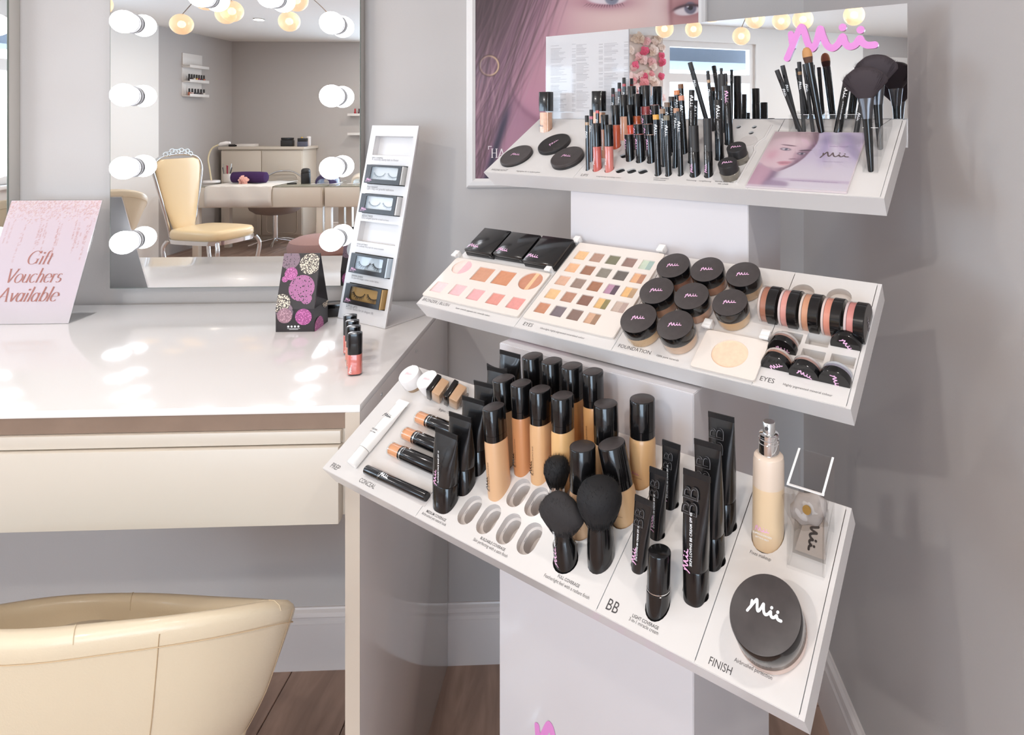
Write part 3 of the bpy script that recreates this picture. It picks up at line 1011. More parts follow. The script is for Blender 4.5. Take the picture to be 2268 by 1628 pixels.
lash_box(4, 'black box of fine natural lashes on pale grey card, highest of the four lash boxes', (206, 204, 200), False, 0)
lash_box(3, 'black box of sparse wispy lashes on white card, just above the empty stand window', (222, 220, 218), False, 0)
lash_box(1, 'black box of bold spiky lashes on icy blue card in the white stand', (205, 216, 224), True, 0)
lash_box(0, 'black box of half lashes on gold card, lowest in the white stand', (186, 150, 96), True, 0)

# ------------------------------------------------------------------ lip glosses standing in a line on the desk
def desk_gloss(x, y, colour, label):
    r = empty('lip_gloss', (x, y, DZ), label, 'lip gloss', 'lip glosses lined up on the desk')
    w = .0128
    lathe('bottle', [(w * .80, 0), (w, .001), (w, .0035)], GLASS, r, 28, .78, 3.2)
    lathe('gloss_fill', [(w * .97, .0036), (w * .99, .005), (w * .99, .038), (w * .93, .040)], mat('gloss_' + '_'.join(map(str, colour)), colour, 0.12, coat=0.6), r, 28, .78, 3.2)
    lathe('cap', [(w * .96, .0402), (w, .0408), (w, .0775), (w * .97, .0790), (w * .6, .0805)], BLACK, r, 28, .78, 3.2)
    text_on('LIP GLOSS', (-.0035, -.0101, .008), (0, 0, 1), (0, -1, 0), .014, WHITEPRINT, r)
    logo((-.0035 - .003, -.0101, .012), (0, 0, 1), (0, -1, 0), .012, WHITEPRINT, r, .07)
    r.rotation_euler = (0, 0, .12)
    return r
desk_gloss(-.4652, 1.2245, (206, 112, 100), 'coral lip gloss with black cap, nearest of the four on the desk')
desk_gloss(-.4830, 1.2640, (198, 120, 98), 'tan coral lip gloss second from the front of the desk row')
desk_gloss(-.4990, 1.2990, (204, 128, 108), 'peachy lip gloss third from the front of the desk row')
desk_gloss(-.5170, 1.3350, (190, 96, 84), 'lip gloss at the back of the desk row, nearest the card stand')
# ------------------------------------------------------------------ tub chair
LEATH = mat('cream_leather', (226, 210, 182), 0.36, bump=(320, 0.25, 0.0012), coat=0.15)
STITCH = mat('stitching', (204, 178, 142), 0.7)
def tub_chair(label, zk=1.0, z0=0.0):
    rim = [(-.97, .885, .77), (-.782, .864, .775), (-.65, .882, .772), (-.54, .915, .762), (-.478, .972, .735), (-.482, 1.022, .70), (-.555, 1.09, .655), (-.735, 1.20, .59), (-.885, 1.245, .565),
           (-1.02, 1.225, .575), (-1.11, 1.13, .62), (-1.14, 1.01, .69), (-1.09, .92, .74)]
    cen = Vector((-.79, 1.03, 0))
    t = empty('tub_chair', (cen.x, cen.y, 0), label, 'chair')
    R = [Vector(p) - cen for p in spline(rim, 5, True)]
    n = len(R)
    zz = lambda z: z0 + z * zk
    def ringat(scale, zf, inset=0.0):
        out = []
        for p in R:
            rad = Vector((p.x, p.y, 0))
            l = rad.length
            q = rad * scale - rad / l * inset
            out.append(Vector((q.x, q.y, zz(zf(p.z)))))
        return out
    th_ = .030
    rings = [ringat(.34, lambda z: .43), ringat(.55, lambda z: .445), ringat(.72, lambda z: .445 + (z - .44) * .16), ringat(.86, lambda z: .445 + (z - .44) * .46), ringat(.94, lambda z: .445 + (z - .44) * .72),
             ringat(.985, lambda z: z - .030), ringat(1.0, lambda z: z - .014), ringat(1.0, lambda z: z - .006, .003), ringat(1.0, lambda z: z, .011), ringat(1.0, lambda z: z, .020), ringat(1.0, lambda z: z - .008, .028), ringat(1.0, lambda z: z - .02, .031),
             ringat(.97, lambda z: z - .06, .032), ringat(.90, lambda z: max(.50, z - .16), .034), ringat(.86, lambda z: .50, .034)]
    from_bm('shell', loft_bm(rings), LEATH, t, 60)
    seat = []
    for s, z in ((.80, .50), (.83, .525), (.83, .545), (.80, .563), (.70, .580), (.5, .594), (.25, .600)):
        seat.append(ringat(s, lambda q, z=z: z, .036))
    from_bm('seat_cushion', loft_bm(seat), LEATH, t, 60)
    # seams: one under the rim, verticals down the back
    pts = [p for p in ringat(1.004, lambda z: z - .034, 0)]
    pts = [Vector((p.x * .985, p.y * .985, p.z)) for p in pts]
    pts.append(pts[0])
    dash = bmesh.new()
    fine = spline(pts, 5)
    for i in range(0, len(fine) - 2, 2):
        sweep_bm([fine[i], fine[i + 1], fine[i + 2]], .0006, 4, dash)
    so = from_bm('rim_stitching', dash, STITCH, t)
    for k in (3, 12, 22, 37):
        col = [r[k] * 1.0 for r in rings[2:7]]
        col = [Vector((p.x * 1.004, p.y * 1.004, p.z)) for p in spline(col, 6)]
        bmv = bmesh.new()
        for i in range(0, len(col) - 2, 2):
            sweep_bm([col[i], col[i + 1], col[i + 2]], .0005, 4, bmv)
        from_bm('seam_stitching', bmv, STITCH, t)
    for k in (8, 20, 40):
        col = [r[k] for r in rings[6:12]]
        tube('seam', [Vector((p.x, p.y, p.z + .0004)) for p in col], .0007, mat('seam_shadow', (212, 194, 164), .6), t, 5)
    lathe('pedestal', [(.06, .425 + z0), (.035, .40 + z0), (.028, .38 + z0), (.028, .05), (.05, .03), (.21, .012), (.215, .004), (.21, 0)], CHROME, t, 40)
    tube('foot_rest', [Vector((.15 * math.cos(a), .15 * math.sin(a), .20)) for a in [2 * math.pi * i / 24 for i in range(25)]], .009, CHROME, t, 8)
    tube('foot_rest_bracket', [(-.15, 0, .20), (.15, 0, .20)], .008, CHROME, t, 8)
    return t
tub_chair('cream leather tub chair with stitched rim drawn up to the white desk')
c2 = tub_chair('cream leather tub chair seen only in the bulb mirror', 1.0, 0.38)
c2.location = (-2.30, .62, 0)
c2.rotation_euler = (0, 0, 2.0)

# ------------------------------------------------------------------ framed beauty poster
PX0, PX1, PZ0, PZ1 = -.3352, .2643, 1.2972, 2.12
pt = empty('beauty_poster', ((PX0 + PX1) / 2, YB, PZ0), 'large framed beauty poster of a face in mauve tones behind the display', 'poster')
def paint_face(X, Y):
    """X, Y in 0..1 over the sheet; u, v: a finer layout grid, 492 units wide, v downward from eye level"""
    u = X * 492.0
    v = 395.0 - Y * (PZ1 - PZ0) / ((PX1 - PX0) / 492.0)
    c = np.zeros(X.shape + (3,)) + (205, 168, 168)
    rs = np.random.RandomState(11)
    def sg(x): return 1 / (1 + np.exp(-np.clip(x, -40, 40)))
    # cheek light and overall modelling of the skin
    c = mixc(c, (229, 198, 190), np.exp(-(((u - 335) / 120) ** 2 + ((v - 45) / 75) ** 2)) * .95)
    c = mixc(c, (214, 180, 176), np.exp(-(((u - 300) / 110) ** 2 + ((v - 190) / 80) ** 2)) * .6)
    c = mixc(c, (178, 120, 140), sg((190 - u) / 24) * .85)
    c = mixc(c, (150, 98, 122), sg((v - 215 - (u - 75) * .55) / 14) * sg((215 - u) / 30) * .45)
    # jaw line running down to the right, with the neck under it
    jaw = np.interp(u, [60, 72, 76, 86, 107, 134, 160, 260], [60, 150, 189, 224, 251, 270, 282, 300])
    dj = v - jaw
    c = mixc(c, (112, 68, 90), np.exp(-((dj + 3) / 9) ** 2) * sg((u - 66) / 6) * .8)
    c = mixc(c, (134, 86, 108), sg((dj) / 5) * np.exp(-np.clip(dj, 0, 300) / 26) * sg((u - 62) / 6) * .6)
    c = mixc(c, (188, 128, 150), np.exp(-((dj + 45) / 40) ** 2) * sg((u - 70) / 10) * sg((190 - u) / 20) * .5)
    c = mixc(c, (142, 96, 124), sg((dj - 18) / 14) * .35)
    c = mixc(c, (186, 138, 156), np.exp(-(((u - 95) / 45) ** 2 + ((v - 310) / 60) ** 2)) * .55)
    # left eye: shadowed lid, white, iris, pupil, lashes
    c = mixc(c, (140, 78, 98), np.exp(-(((u - 285) / 62) ** 2 + ((v - 6) / 17) ** 2)) * .75)
    c = mixc(c, (226, 216, 220), sg((1 - ((u - 288) / 44) ** 2 - ((v + 3) / 13.5) ** 2) * 9) * .95)
    c = mixc(c, (120, 124, 140), sg((1 - ((u - 299) ** 2 + (v + 4) ** 2) / 15.5 ** 2) * 9))
    c = mixc(c, (38, 38, 52), sg((1 - ((u - 299) ** 2 + (v + 5) ** 2) / 6.5 ** 2) * 8))
    c = mixc(c, (245, 245, 250), sg((1 - ((u - 304) ** 2 + (v + 8) ** 2) / 2.6 ** 2) * 8))
    for i in range(15):
        x0 = 246 + i * 5.4
        y0 = 8 + 3.5 * math.sin((i + 1) / 15 * math.pi)
        dx = (i - 9) * .16
        tt = np.clip((v - y0) / 8.5, 0, 1)
        c = mixc(c, (52, 32, 40), np.exp(-((u - x0 - dx * (v - y0)) / 1.0) ** 2) * (v > y0) * (v < y0 + 8) * (1 - tt) * .8)
    c = mixc(c, (90, 50, 62), np.exp(-((v + 26 + ((u - 285) / 62) ** 2 * -14) / 5) ** 2) * sg((u - 228) / 4) * sg((345 - u) / 4) * .8)
    # nose bridge, then the far eye in the shadowed side
    c = mixc(c, (226, 200, 194), np.exp(-(((u - 400) / 22) ** 2)) * sg((110 - v) / 30) * .7)
    c = mixc(c, (182, 130, 128), sg((u - 428) / 3.5) * .75)
    c = mixc(c, (140, 88, 92), np.exp(-((u - 430 - v * .02) / 5) ** 2) * sg((55 - v) / 10) * .6)
    c = mixc(c, (120, 70, 78), np.exp(-(((u - 470) / 40) ** 2 + ((v - 18) / 20) ** 2)) * .7)
    ue, ve = u - 468, v - 22 + (u - 468) * .12
    c = mixc(c, (224, 214, 216), sg((1 - (ue / 30) ** 2 - (ve / 11.5) ** 2) * 9) * .95)
    c = mixc(c, (98, 96, 112), sg((1 - ((u - 474) ** 2 + (v - 17) ** 2) / 13.5 ** 2) * 9))
    c = mixc(c, (30, 28, 34), sg((1 - ((u - 474) ** 2 + (v - 16) ** 2) / 6 ** 2) * 9))
    c = mixc(c, (240, 240, 244), sg((1 - ((u - 468) ** 2 + (v - 13) ** 2) / 3 ** 2) * 8))
    c = mixc(c, (58, 36, 42), np.exp(-((ve + 11 - (ue / 30) ** 2 * 6) / 3.4) ** 2) * sg((u - 436) / 3) * .9)
    # hair falling down the left, strand by strand
    edge = 158 - np.clip(v, -400, 400) * .40
    hair = sg((edge - u) / 12)
    c = mixc(c, (96, 68, 86), hair * .72)
    c = mixc(c, (74, 50, 56), sg((70 - v * .25 - u) / 14) * sg((150 - v) / 26) * .85)
    c = mixc(c, (134, 142, 172), np.exp(-(((u - 8) / 14) ** 2 + ((v - 150) / 42) ** 2)) * .85)
    for i in range(190):
        x0 = rs.uniform(-20, 215)
        sl = rs.uniform(.26, .52) if x0 > 60 else rs.uniform(.1, .42)
        bow = rs.uniform(-.0006, .0006)
        w = rs.uniform(.8, 2.6)
        dark = rs.rand()
        col = [(62, 42, 44), (96, 66, 78), (150, 112, 128), (176, 138, 148)][int(dark * 4)]
        line = x0 - (v + 30) * sl + bow * (v + 30) ** 2
        a_ = np.exp(-((u - line) / w) ** 2) * sg((edge + rs.uniform(-4, 44) - u) / 5) * rs.uniform(.18, .55)
        c = mixc(c, col, a_)
    c = mixc(c, (172, 134, 132), np.full(X.shape, .10))
    c = mixc(c, (62, 44, 46), sg((95 - v * .35 - u) / 18) * sg((120 - v) / 30) * .72)
    # lower-left dark sweep and hoop earring
    c = mixc(c, (44, 36, 54), np.exp(-((u - 44 + (v - 330) * .30) / 9) ** 2) * sg((v - 245) / 12) * .9)
    rr = np.sqrt((u - 30) ** 2 + ((v - 147) * .95) ** 2)
    c = mixc(c, (70, 46, 46), np.exp(-((rr - 22) / 1.6) ** 2) * .7)
    c = mixc(c, (214, 180, 140), np.exp(-((rr - 20) / 1.7) ** 2) * (.35 + .65 * sg((u - 34) / 5)))
    # above the visible part: forehead and hair, kept simple
    c = mixc(c, (218, 188, 180), sg((-50 - v) / 10) * sg((u - 150) / 20) * .8)
    c = mixc(c, (88, 62, 70), sg((-300 - v) / 20) * .8)
    return c
ysd = np.concatenate([np.linspace(0, .62, 250), np.linspace(.63, 1, 40)])
po = colour_grid('printed_sheet', 330, 0, PX1 - PX0, PZ1 - PZ0, paint_face, vcol_mat('poster_print', 0.45, spec=.3), None, ysd)
po.parent = pt
po.matrix_local = frame((-(PX1 - PX0) / 2, -.0115, 0), (1, 0, 0), (0, 0, 1), (0, -1, 0))
FRM = mat('poster_frame', (226, 222, 219), 0.35)
w2, H2, fw = (PX1 - PX0) / 2, PZ1 - PZ0, .0245
def bevel_bar(name, p0, p1, p2, p3):
    """mitred snap-frame rail: outer edge p0-p1, inner edge p3-p2; raised ridge between"""
    prof = [(0, .001), (0, .010), (.25, .016), (.7, .017), (1.0, .0135), (1.0, .001)]
    r0 = [Vector(p0).lerp(Vector(p3), t) + Vector((0, -d_, 0)) for t, d_ in prof]
    r1 = [Vector(p1).lerp(Vector(p2), t) + Vector((0, -d_, 0)) for t, d_ in prof]
    return from_bm(name, loft_bm([r0, r1]), FRM, pt, 20)
o_ = [(-w2 - fw, 0, -fw), (w2 + fw, 0, -fw), (w2 + fw, 0, H2 + fw), (-w2 - fw, 0, H2 + fw)]
i_ = [(-w2, 0, 0), (w2, 0, 0), (w2, 0, H2), (-w2, 0, H2)]
for k in range(4):
    bevel_bar('frame_rail', o_[k], o_[(k + 1) % 4], i_[(k + 1) % 4], i_[k])
box('back_board', (-w2, -.0105, 0), (w2, -.001, H2), WHITE_SAT, pt)
PALEINK = mat('poster_lettering', (226, 214, 214), 0.5)
bm, w = pen_text('HA', .0235, 0.0, .12, .05)
for v in bm.verts: v.co.x *= .95
pl_ = from_bm('lettering', bm, PALEINK, pt, fix=False)
pl_.matrix_local = frame((-w2 + .041, -.0120, .056), (1, 0, 0), (0, 0, 1), (0, -1, 0))
bm = bmesh.new()
ribbon_bm([(0, 0), (0, .0085)], .0018, bm); ribbon_bm([(-.0009, .0085), (.0085, .0085)], .0018, bm, .0002)
br_ = from_bm('bracket_mark', bm, PALEINK, pt, fix=False)
br_.matrix_local = frame((-w2 + .0345, -.0120, .0775), (1, 0, 0), (0, 0, 1), (0, -1, 0))
# ---- positions on the trays in metres: s along the tray, t up its slope (trays 0 top, 1 middle, 2 bottom)
SEAMS = [[0.2295, 0.5689], [0.2409, 0.4309, 0.6464], [0.2238, 0.5322, 0.6552]]
TEXTS = [('PREP', 2, 0.0129, 0.0062, 0.0203, 0),
  ('CONCEAL', 2, 0.0866, 0.0066, 0.0369, 0),
  ('MEDIUM COVERAGE', 2, 0.2354, 0.0111, 0.039, 1),
  ('Airbrushed yet natural look', 2, 0.2304, 0.0066, 0.0489, 0),
  ('BUILDABLE COVERAGE', 2, 0.3403, 0.0118, 0.0432, 1),
  ('Skin perfecting with a satin finish', 2, 0.3315, 0.0068, 0.0601, 0),
  ('FULL COVERAGE', 2, 0.4685, 0.013, 0.0319, 1),
  ('Featherlight feel with a radiant finish', 2, 0.4514, 0.0073, 0.0668, 0),
  ('BB', 2, 0.5416, 0.0069, 0.0148, 0),
  ('LIGHT COVERAGE', 2, 0.5745, 0.0116, 0.0329, 1),
  ('3-in-1 miracle cream', 2, 0.5724, 0.0074, 0.0367, 0),
  ('Fixes makeup', 2, 0.6745, 0.1168, 0.0245, 0),
  ('FINISH', 2, 0.6689, 0.0055, 0.0243, 0),
  ('Airbrushed perfection', 2, 0.6923, 0.0175, 0.0393, 0),
  ('Brighten | Conceal', 2, 0.1287, 0.1441, 0.0347, 0),
  ('BRONZER | BLUSH', 1, 0.0072, 0.0089, 0.0701, 0),
  ('Super smooth, pigment-rich, minerally colour', 1, 0.0957, 0.0085, 0.0831, 0),
  ('EYES', 1, 0.254, 0.0076, 0.0191, 0),
  ('Ultra-light, highly pigmented mineralised colour', 1, 0.2895, 0.0084, 0.0877, 0),
  ('FOUNDATION', 1, 0.438, 0.0088, 0.0545, 0),
  ('100% pure minerals', 1, 0.5028, 0.0086, 0.035, 0),
  ('EYES', 1, 0.654, 0.0095, 0.0187, 0),
  ('Highly pigmented mineral colour', 1, 0.6841, 0.0103, 0.0604, 0),
  ('HIGHLIGHT', 0, 0.015, 0.0072, 0.0434, 0),
  ('Highlights for a radiant glow', 0, 0.0823, 0.0082, 0.0614, 0),
  ('LIPS', 0, 0.2423, 0.0072, 0.0151, 0),
  ('Long-lasting nourishing colour', 0, 0.2778, 0.0075, 0.053, 0),
  ('LONG-WEARING', 0, 0.3945, 0.0126, 0.0299, 1),
  ('EYESHADOW', 0, 0.3973, 0.0075, 0.0234, 1),
  ('Volumising', 0, 0.4573, 0.0122, 0.0188, 0),
  ('Lengthening', 0, 0.481, 0.0122, 0.0219, 0),
  ('WATER RESISTANT', 0, 0.5087, 0.0132, 0.0329, 1),
  ('GEL LINER', 0, 0.5161, 0.0076, 0.0183, 1)]
UPRIGHT = [('highlighter', 0, 0.0505, 0.1588, 0.0, 0.0, 1.0, 0.0818, 0.0144, {'cap': 0.516, 'col': (222, 170, 140)}, 'shimmery peach highlighter bottle standing alone at the back left of the top tray', None),
  ('highlighter', 0, 0.187, 0.1657, -0.0, -0.0, 1.0, 0.0769, 0.0137, {'cap': 0.542, 'col': (214, 170, 120)}, 'wide golden tan bottle with a broad black cap standing behind the lip pencils', None),
  ('pencil', 0, 0.246, 0.0275, -0.016, -0.0105, 0.9998, 0.1003, 0.0035, {'col': (176, 140, 100)}, 'black lip pencil with a tan band, leftmost at the front of the top tray', 'lip pencils on the top tray'),
  ('pencil', 0, 0.2376, 0.0542, -0.0029, -0.0019, 1.0, 0.097, 0.0034, {'col': (200, 90, 110)}, 'black lip pencil with a dusky pink band behind the tan banded one', 'lip pencils on the top tray'),
  ('pencil', 0, 0.2404, 0.0736, -0.0073, -0.0048, 1.0, 0.0979, 0.0034, {'col': (214, 70, 60)}, 'black lip pencil with a bright red band in front of the wide tan bottle', 'lip pencils on the top tray'),
  ('pencil', 0, 0.2113, 0.1856, -0.0085, -0.0056, 0.9999, 0.0727, 0.0035, {'col': (110, 40, 40)}, 'lip pencil with a dark maroon band, shortest of the three pencils at the back', 'lip pencils on the top tray'),
  ('pencil', 0, 0.2274, 0.1857, -0.0129, -0.0085, 0.9999, 0.0833, 0.0035, {'col': (150, 30, 36)}, 'lip pencil with a crimson band, middle of the three pencils at the back', 'lip pencils on the top tray'),
  ('pencil', 0, 0.239, 0.1858, -0.0124, -0.0081, 0.9999, 0.093, 0.0035, {'col': (180, 36, 40)}, 'lip pencil with a red band, tallest of the three pencils at the back', 'lip pencils on the top tray'),
  ('gloss', 0, 0.2655, 0.0318, -0.0207, -0.0136, 0.9997, 0.0837, 0.0083, {'cap': 0.512, 'col': (190, 95, 85)}, 'brick rose lip gloss at the front beside the tan banded pencil', 'lip glosses on the top tray'),
  ('gloss', 0, 0.2927, 0.031, -0.0192, -0.0126, 0.9997, 0.0818, 0.0082, {'cap': 0.48, 'col': (205, 120, 110)}, 'dusty pink lip gloss at the front with a pale streaked base', 'lip glosses on the top tray'),
  ('gloss', 0, 0.2586, 0.0731, -0.0184, -0.012, 0.9998, 0.0775, 0.0072, {'cap': 0.363, 'col': (212, 150, 120)}, 'nude lip gloss half hidden behind the two front lip glosses', 'lip glosses on the top tray'),
  ('gloss', 0, 0.2663, 0.1036, -0.0273, -0.0179, 0.9995, 0.0795, 0.0086, {'cap': 0.478, 'col': (200, 95, 65)}, 'burnt orange lip gloss standing free behind the front pair', 'lip glosses on the top tray'),
  ('gloss', 0, 0.2668, 0.1331, -0.013, -0.0085, 0.9999, 0.0846, 0.0079, {'cap': 0.502, 'col': (228, 170, 140)}, 'pale peach lip gloss with a long black cap', 'lip glosses on the top tray'),
  ('gloss', 0, 0.2763, 0.1445, -0.0746, -0.0489, 0.996, 0.0592, 0.0079, {'cap': 0.672, 'col': (222, 90, 66)}, 'bright coral lip gloss in front of the lipsticks', 'lip glosses on the top tray'),
  ('gloss', 0, 0.2831, 0.1591, -0.0204, -0.0134, 0.9997, 0.0726, 0.0084, {'cap': 0.598, 'col': (176, 84, 48)}, 'rust brown lip gloss behind the bright coral one', 'lip glosses on the top tray'),
  ('gloss', 0, 0.2625, 0.1785, -0.0182, -0.0119, 0.9998, 0.0789, 0.0081, {'cap': 0.542, 'col': (200, 80, 78)}, 'cherry pink lip gloss against the printed panel', 'lip glosses on the top tray'),
  ('gloss', 0, 0.2958, 0.1756, -0.0231, -0.0151, 0.9996, 0.0804, 0.0098, {'cap': 0.513, 'col': (150, 65, 65)}, 'mauve lip gloss with the thickest black cap, behind the lipsticks', 'lip glosses on the top tray'),
  ('lipstick', 0, 0.3188, 0.065, -0.0452, -0.0296, 0.9985, 0.0457, 0.0087, {'col': (226, 150, 140)}, 'lipstick with a salmon top, left end of the front lipstick row', 'lipsticks on the top tray'),
  ('lipstick', 0, 0.3422, 0.0641, -0.0366, -0.024, 0.999, 0.0466, 0.0086, {'col': (206, 110, 104)}, 'lipstick with a rose top and pink script, middle of the front lipstick row', 'lipsticks on the top tray'),
  ('lipstick', 0, 0.3655, 0.064, -0.0438, -0.0287, 0.9986, 0.0461, 0.0085, {'col': (214, 170, 150)}, 'lipstick with a beige top, right end of the front lipstick row', 'lipsticks on the top tray'),
  ('lipstick', 0, 0.3165, 0.1043, -0.0377, -0.0247, 0.999, 0.0431, 0.0089, {'col': (216, 140, 120)}, 'lipstick with a peach top, left one of the second lipstick row', 'lipsticks on the top tray'),
  ('lipstick', 0, 0.3399, 0.1038, -0.0466, -0.0305, 0.9984, 0.0435, 0.0088, {'col': (196, 140, 126)}, 'lipstick with a taupe pink top, right one of the second lipstick row', 'lipsticks on the top tray'),
  ('lipstick', 0, 0.3172, 0.1393, -0.0392, -0.0257, 0.9989, 0.0423, 0.0091, {'col': (206, 120, 112)}, 'lipstick with a pink top in the third lipstick row', 'lipsticks on the top tray'),
  ('lipstick', 0, 0.3233, 0.1631, -0.041, -0.0269, 0.9988, 0.048, 0.0092, {'col': (190, 120, 110)}, 'lipstick with a brown pink top, furthest back of the lipsticks', 'lipsticks on the top tray'),
  ('stick', 0, 0.3976, 0.0258, -0.0348, -0.0228, 0.9991, 0.1024, 0.0056, {'col': (218, 160, 70)}, 'eyeshadow stick with a golden yellow top, front left of the sticks', 'eyeshadow sticks on the top tray'),
  ('stick', 0, 0.4178, 0.0261, -0.0318, -0.0208, 0.9993, 0.1008, 0.0054, {'col': (126, 116, 96)}, 'eyeshadow stick with an olive grey top at the front of the tray', 'eyeshadow sticks on the top tray'),
  ('stick', 0, 0.4404, 0.028, -0.0262, -0.0172, 0.9995, 0.1065, 0.0046, {'col': (40, 38, 38)}, 'slim all black eyeshadow stick at the front of the tray', 'eyeshadow sticks on the top tray'),
  ('stick', 0, 0.3972, 0.0522, -0.0334, -0.0219, 0.9992, 0.0985, 0.0053, {'col': (150, 120, 96)}, 'eyeshadow stick with a taupe top behind the golden one', 'eyeshadow sticks on the top tray'),
  ('stick', 0, 0.4199, 0.0497, 0.0129, 0.0085, 0.9999, 0.1006, 0.0052, {'col': (190, 140, 110)}, 'eyeshadow stick with a tan top behind the slim black one', 'eyeshadow sticks on the top tray'),
  ('stick', 0, 0.3927, 0.0806, -0.0318, -0.0208, 0.9993, 0.095, 0.0052, {'col': (112, 88, 70)}, 'eyeshadow stick with a dull brown top in the middle of the cluster', 'eyeshadow sticks on the top tray'),
  ('stick', 0, 0.3943, 0.0948, -0.0296, -0.0194, 0.9994, 0.0983, 0.0051, {'col': (52, 44, 40)}, 'eyeshadow stick with an almost black top in the middle of the cluster', 'eyeshadow sticks on the top tray'),
  ('stick', 0, 0.3995, 0.1093, -0.0354, -0.0232, 0.9991, 0.102, 0.0055, {'col': (206, 130, 84)}, 'eyeshadow stick with an orange copper top near the mirror', 'eyeshadow sticks on the top tray'),
  ('stick', 0, 0.4194, 0.0918, -0.053, -0.0347, 0.998, 0.1008, 0.0054, {'col': (214, 140, 112)}, 'thick eyeshadow stick with a peach pink top and white script', 'eyeshadow sticks on the top tray'),
  ('stick', 0, 0.4005, 0.1254, -0.0359, -0.0235, 0.9991, 0.1054, 0.0053, {'col': (120, 80, 52)}, 'eyeshadow stick with a chestnut rounded top, tallest of the sticks', 'eyeshadow sticks on the top tray'),
  ('mascara', 0, 0.4661, 0.0313, -0.0333, -0.0218, 0.9992, 0.0811, 0.0086, {'joint': 0.46, 'logo': 0}, 'fat black mascara tube at the front with white lettering up its side', 'mascaras and liners on the top tray'),
  ('mascara', 0, 0.4911, 0.0308, -0.0225, -0.0147, 0.9996, 0.0935, 0.0072, {'joint': 0.42, 'logo': 0}, 'tall slim mascara with a matt upper half beside the fat mascara', 'mascaras and liners on the top tray'),
  ('mascara', 0, 0.4913, 0.0795, -0.0194, -0.0127, 0.9997, 0.0986, 0.0075, {'joint': 0.66, 'logo': 1}, 'mascara with white script near its top, behind the gel pots', 'mascaras and liners on the top tray'),
  ('mascara', 0, 0.4912, 0.1258, -0.0396, -0.0259, 0.9989, 0.0998, 0.0077, {'joint': 0.7, 'logo': 2}, 'mascara with pink script near its top, right end of the cluster', 'mascaras and liners on the top tray'),
  ('mascara', 0, 0.4657, 0.1627, -0.0199, -0.013, 0.9997, 0.103, 0.0075, {'joint': 0.7, 'logo': 0}, 'black mascara rising behind the others against the mirror', 'mascaras and liners on the top tray'),
  ('mascara', 0, 0.4433, 0.0659, 0.0053, 0.0034, 1.0, 0.1234, 0.0052, {'joint': 0.72, 'logo': 1}, 'slim liner pen with white script standing behind the fat mascara', 'mascaras and liners on the top tray'),
  ('mascara', 0, 0.4389, 0.0901, 0.0106, 0.007, 0.9999, 0.0932, 0.0049, {'joint': 0.72, 'logo': 1}, 'short liner pen with white script close in front of the slim liner pen', 'mascaras and liners on the top tray'),
  ('pencil', 0, 0.4368, 0.1651, -0.2305, -0.151, 0.9613, 0.1293, 0.0044, {'col': (34, 32, 34), 'plain': 1}, 'long black pencil leaning steeply to the left above the mascaras', 'eye pencils on the top tray'),
  ('pencil', 0, 0.4461, 0.1623, -0.0783, -0.0513, 0.9956, 0.11, 0.0031, {'col': (190, 150, 110), 'plain': 1}, 'thin eye pencil with a tan band leaning beside the long pencil', 'eye pencils on the top tray'),
  ('pencil', 0, 0.4571, 0.1746, 0.0, 0.0, 1.0, 0.1081, 0.0027, {'col': (34, 32, 34), 'plain': 1}, 'thin eye pencil peeping above the mascara by the mirror', 'eye pencils on the top tray'),
  ('pencil', 0, 0.6073, 0.1627, -0.2994, -0.196, 0.9338, 0.1117, 0.004, {'col': (30, 28, 30), 'plain': 1}, 'black pencil leaning furthest left in the clear brush holder', 'pencils in the clear holder'),
  ('pencil', 0, 0.6, 0.1723, -0.1974, -0.1293, 0.9718, 0.1108, 0.004, {'col': (30, 28, 30), 'plain': 1}, 'black pencil leaning left behind the furthest leaning one', 'pencils in the clear holder'),
  ('pencil', 0, 0.6134, 0.1628, -0.0592, -0.0388, 0.9975, 0.1179, 0.0036, {'col': (150, 120, 90), 'plain': 1}, 'pencil with a clear cap and bronze band in the brush holder', 'pencils in the clear holder'),
  ('pencil', 0, 0.6286, 0.1631, -0.1078, -0.0706, 0.9917, 0.1139, 0.0034, {'col': (30, 28, 30), 'plain': 1}, 'thin pencil close behind the tan tipped brush', 'pencils in the clear holder'),
  ('mascara', 0, 0.6696, 0.1586, 0.1521, 0.0996, 0.9833, 0.0889, 0.0068, {'joint': 0.3, 'logo': 1}, 'black felt pen with white script leaning right in the holder', 'pencils in the clear holder'),
  ('pencil', 0, 0.6986, 0.1593, 0.1449, 0.0949, 0.9849, 0.0669, 0.0043, {'col': (30, 28, 30), 'plain': 1}, 'glossy brush handle leaning right beside the fan brush', 'pencils in the clear holder'),
  ('concealer_brush', 0, 0.6448, 0.1554, -0.1493, -0.0978, 0.984, 0.1457, 0.0071, {}, 'concealer brush with tan tipped bristles leaning left in the holder', None),
  ('fan_brush', 0, 0.7395, 0.0611, -0.0578, -0.0379, 0.9976, 0.1525, 0.0082, {}, 'dark fan brush standing in the front of the tall clear holder', None),
  ('fan_brush', 0, 0.7428, 0.118, -0.048, -0.0314, 0.9984, 0.1436, 0.0086, {}, 'dark fan brush standing behind the front fan brush', None),
  ('tube', 2, 0.2543, 0.0317, 0.0111, 0.0073, 0.9999, 0.0994, 0.0154, {'kind': 'base', 'pink': True, 'fw': 1.472}, 'black face base tube with pink script, nearest of the six tubes', 'medium coverage tubes in a row'),
  ('tube', 2, 0.2637, 0.0602, -0.0399, -0.0261, 0.9989, 0.1004, 0.0157, {'kind': 'base', 'pink': False, 'fw': 1.439}, 'black face base tube second from the front of the tube row', 'medium coverage tubes in a row'),
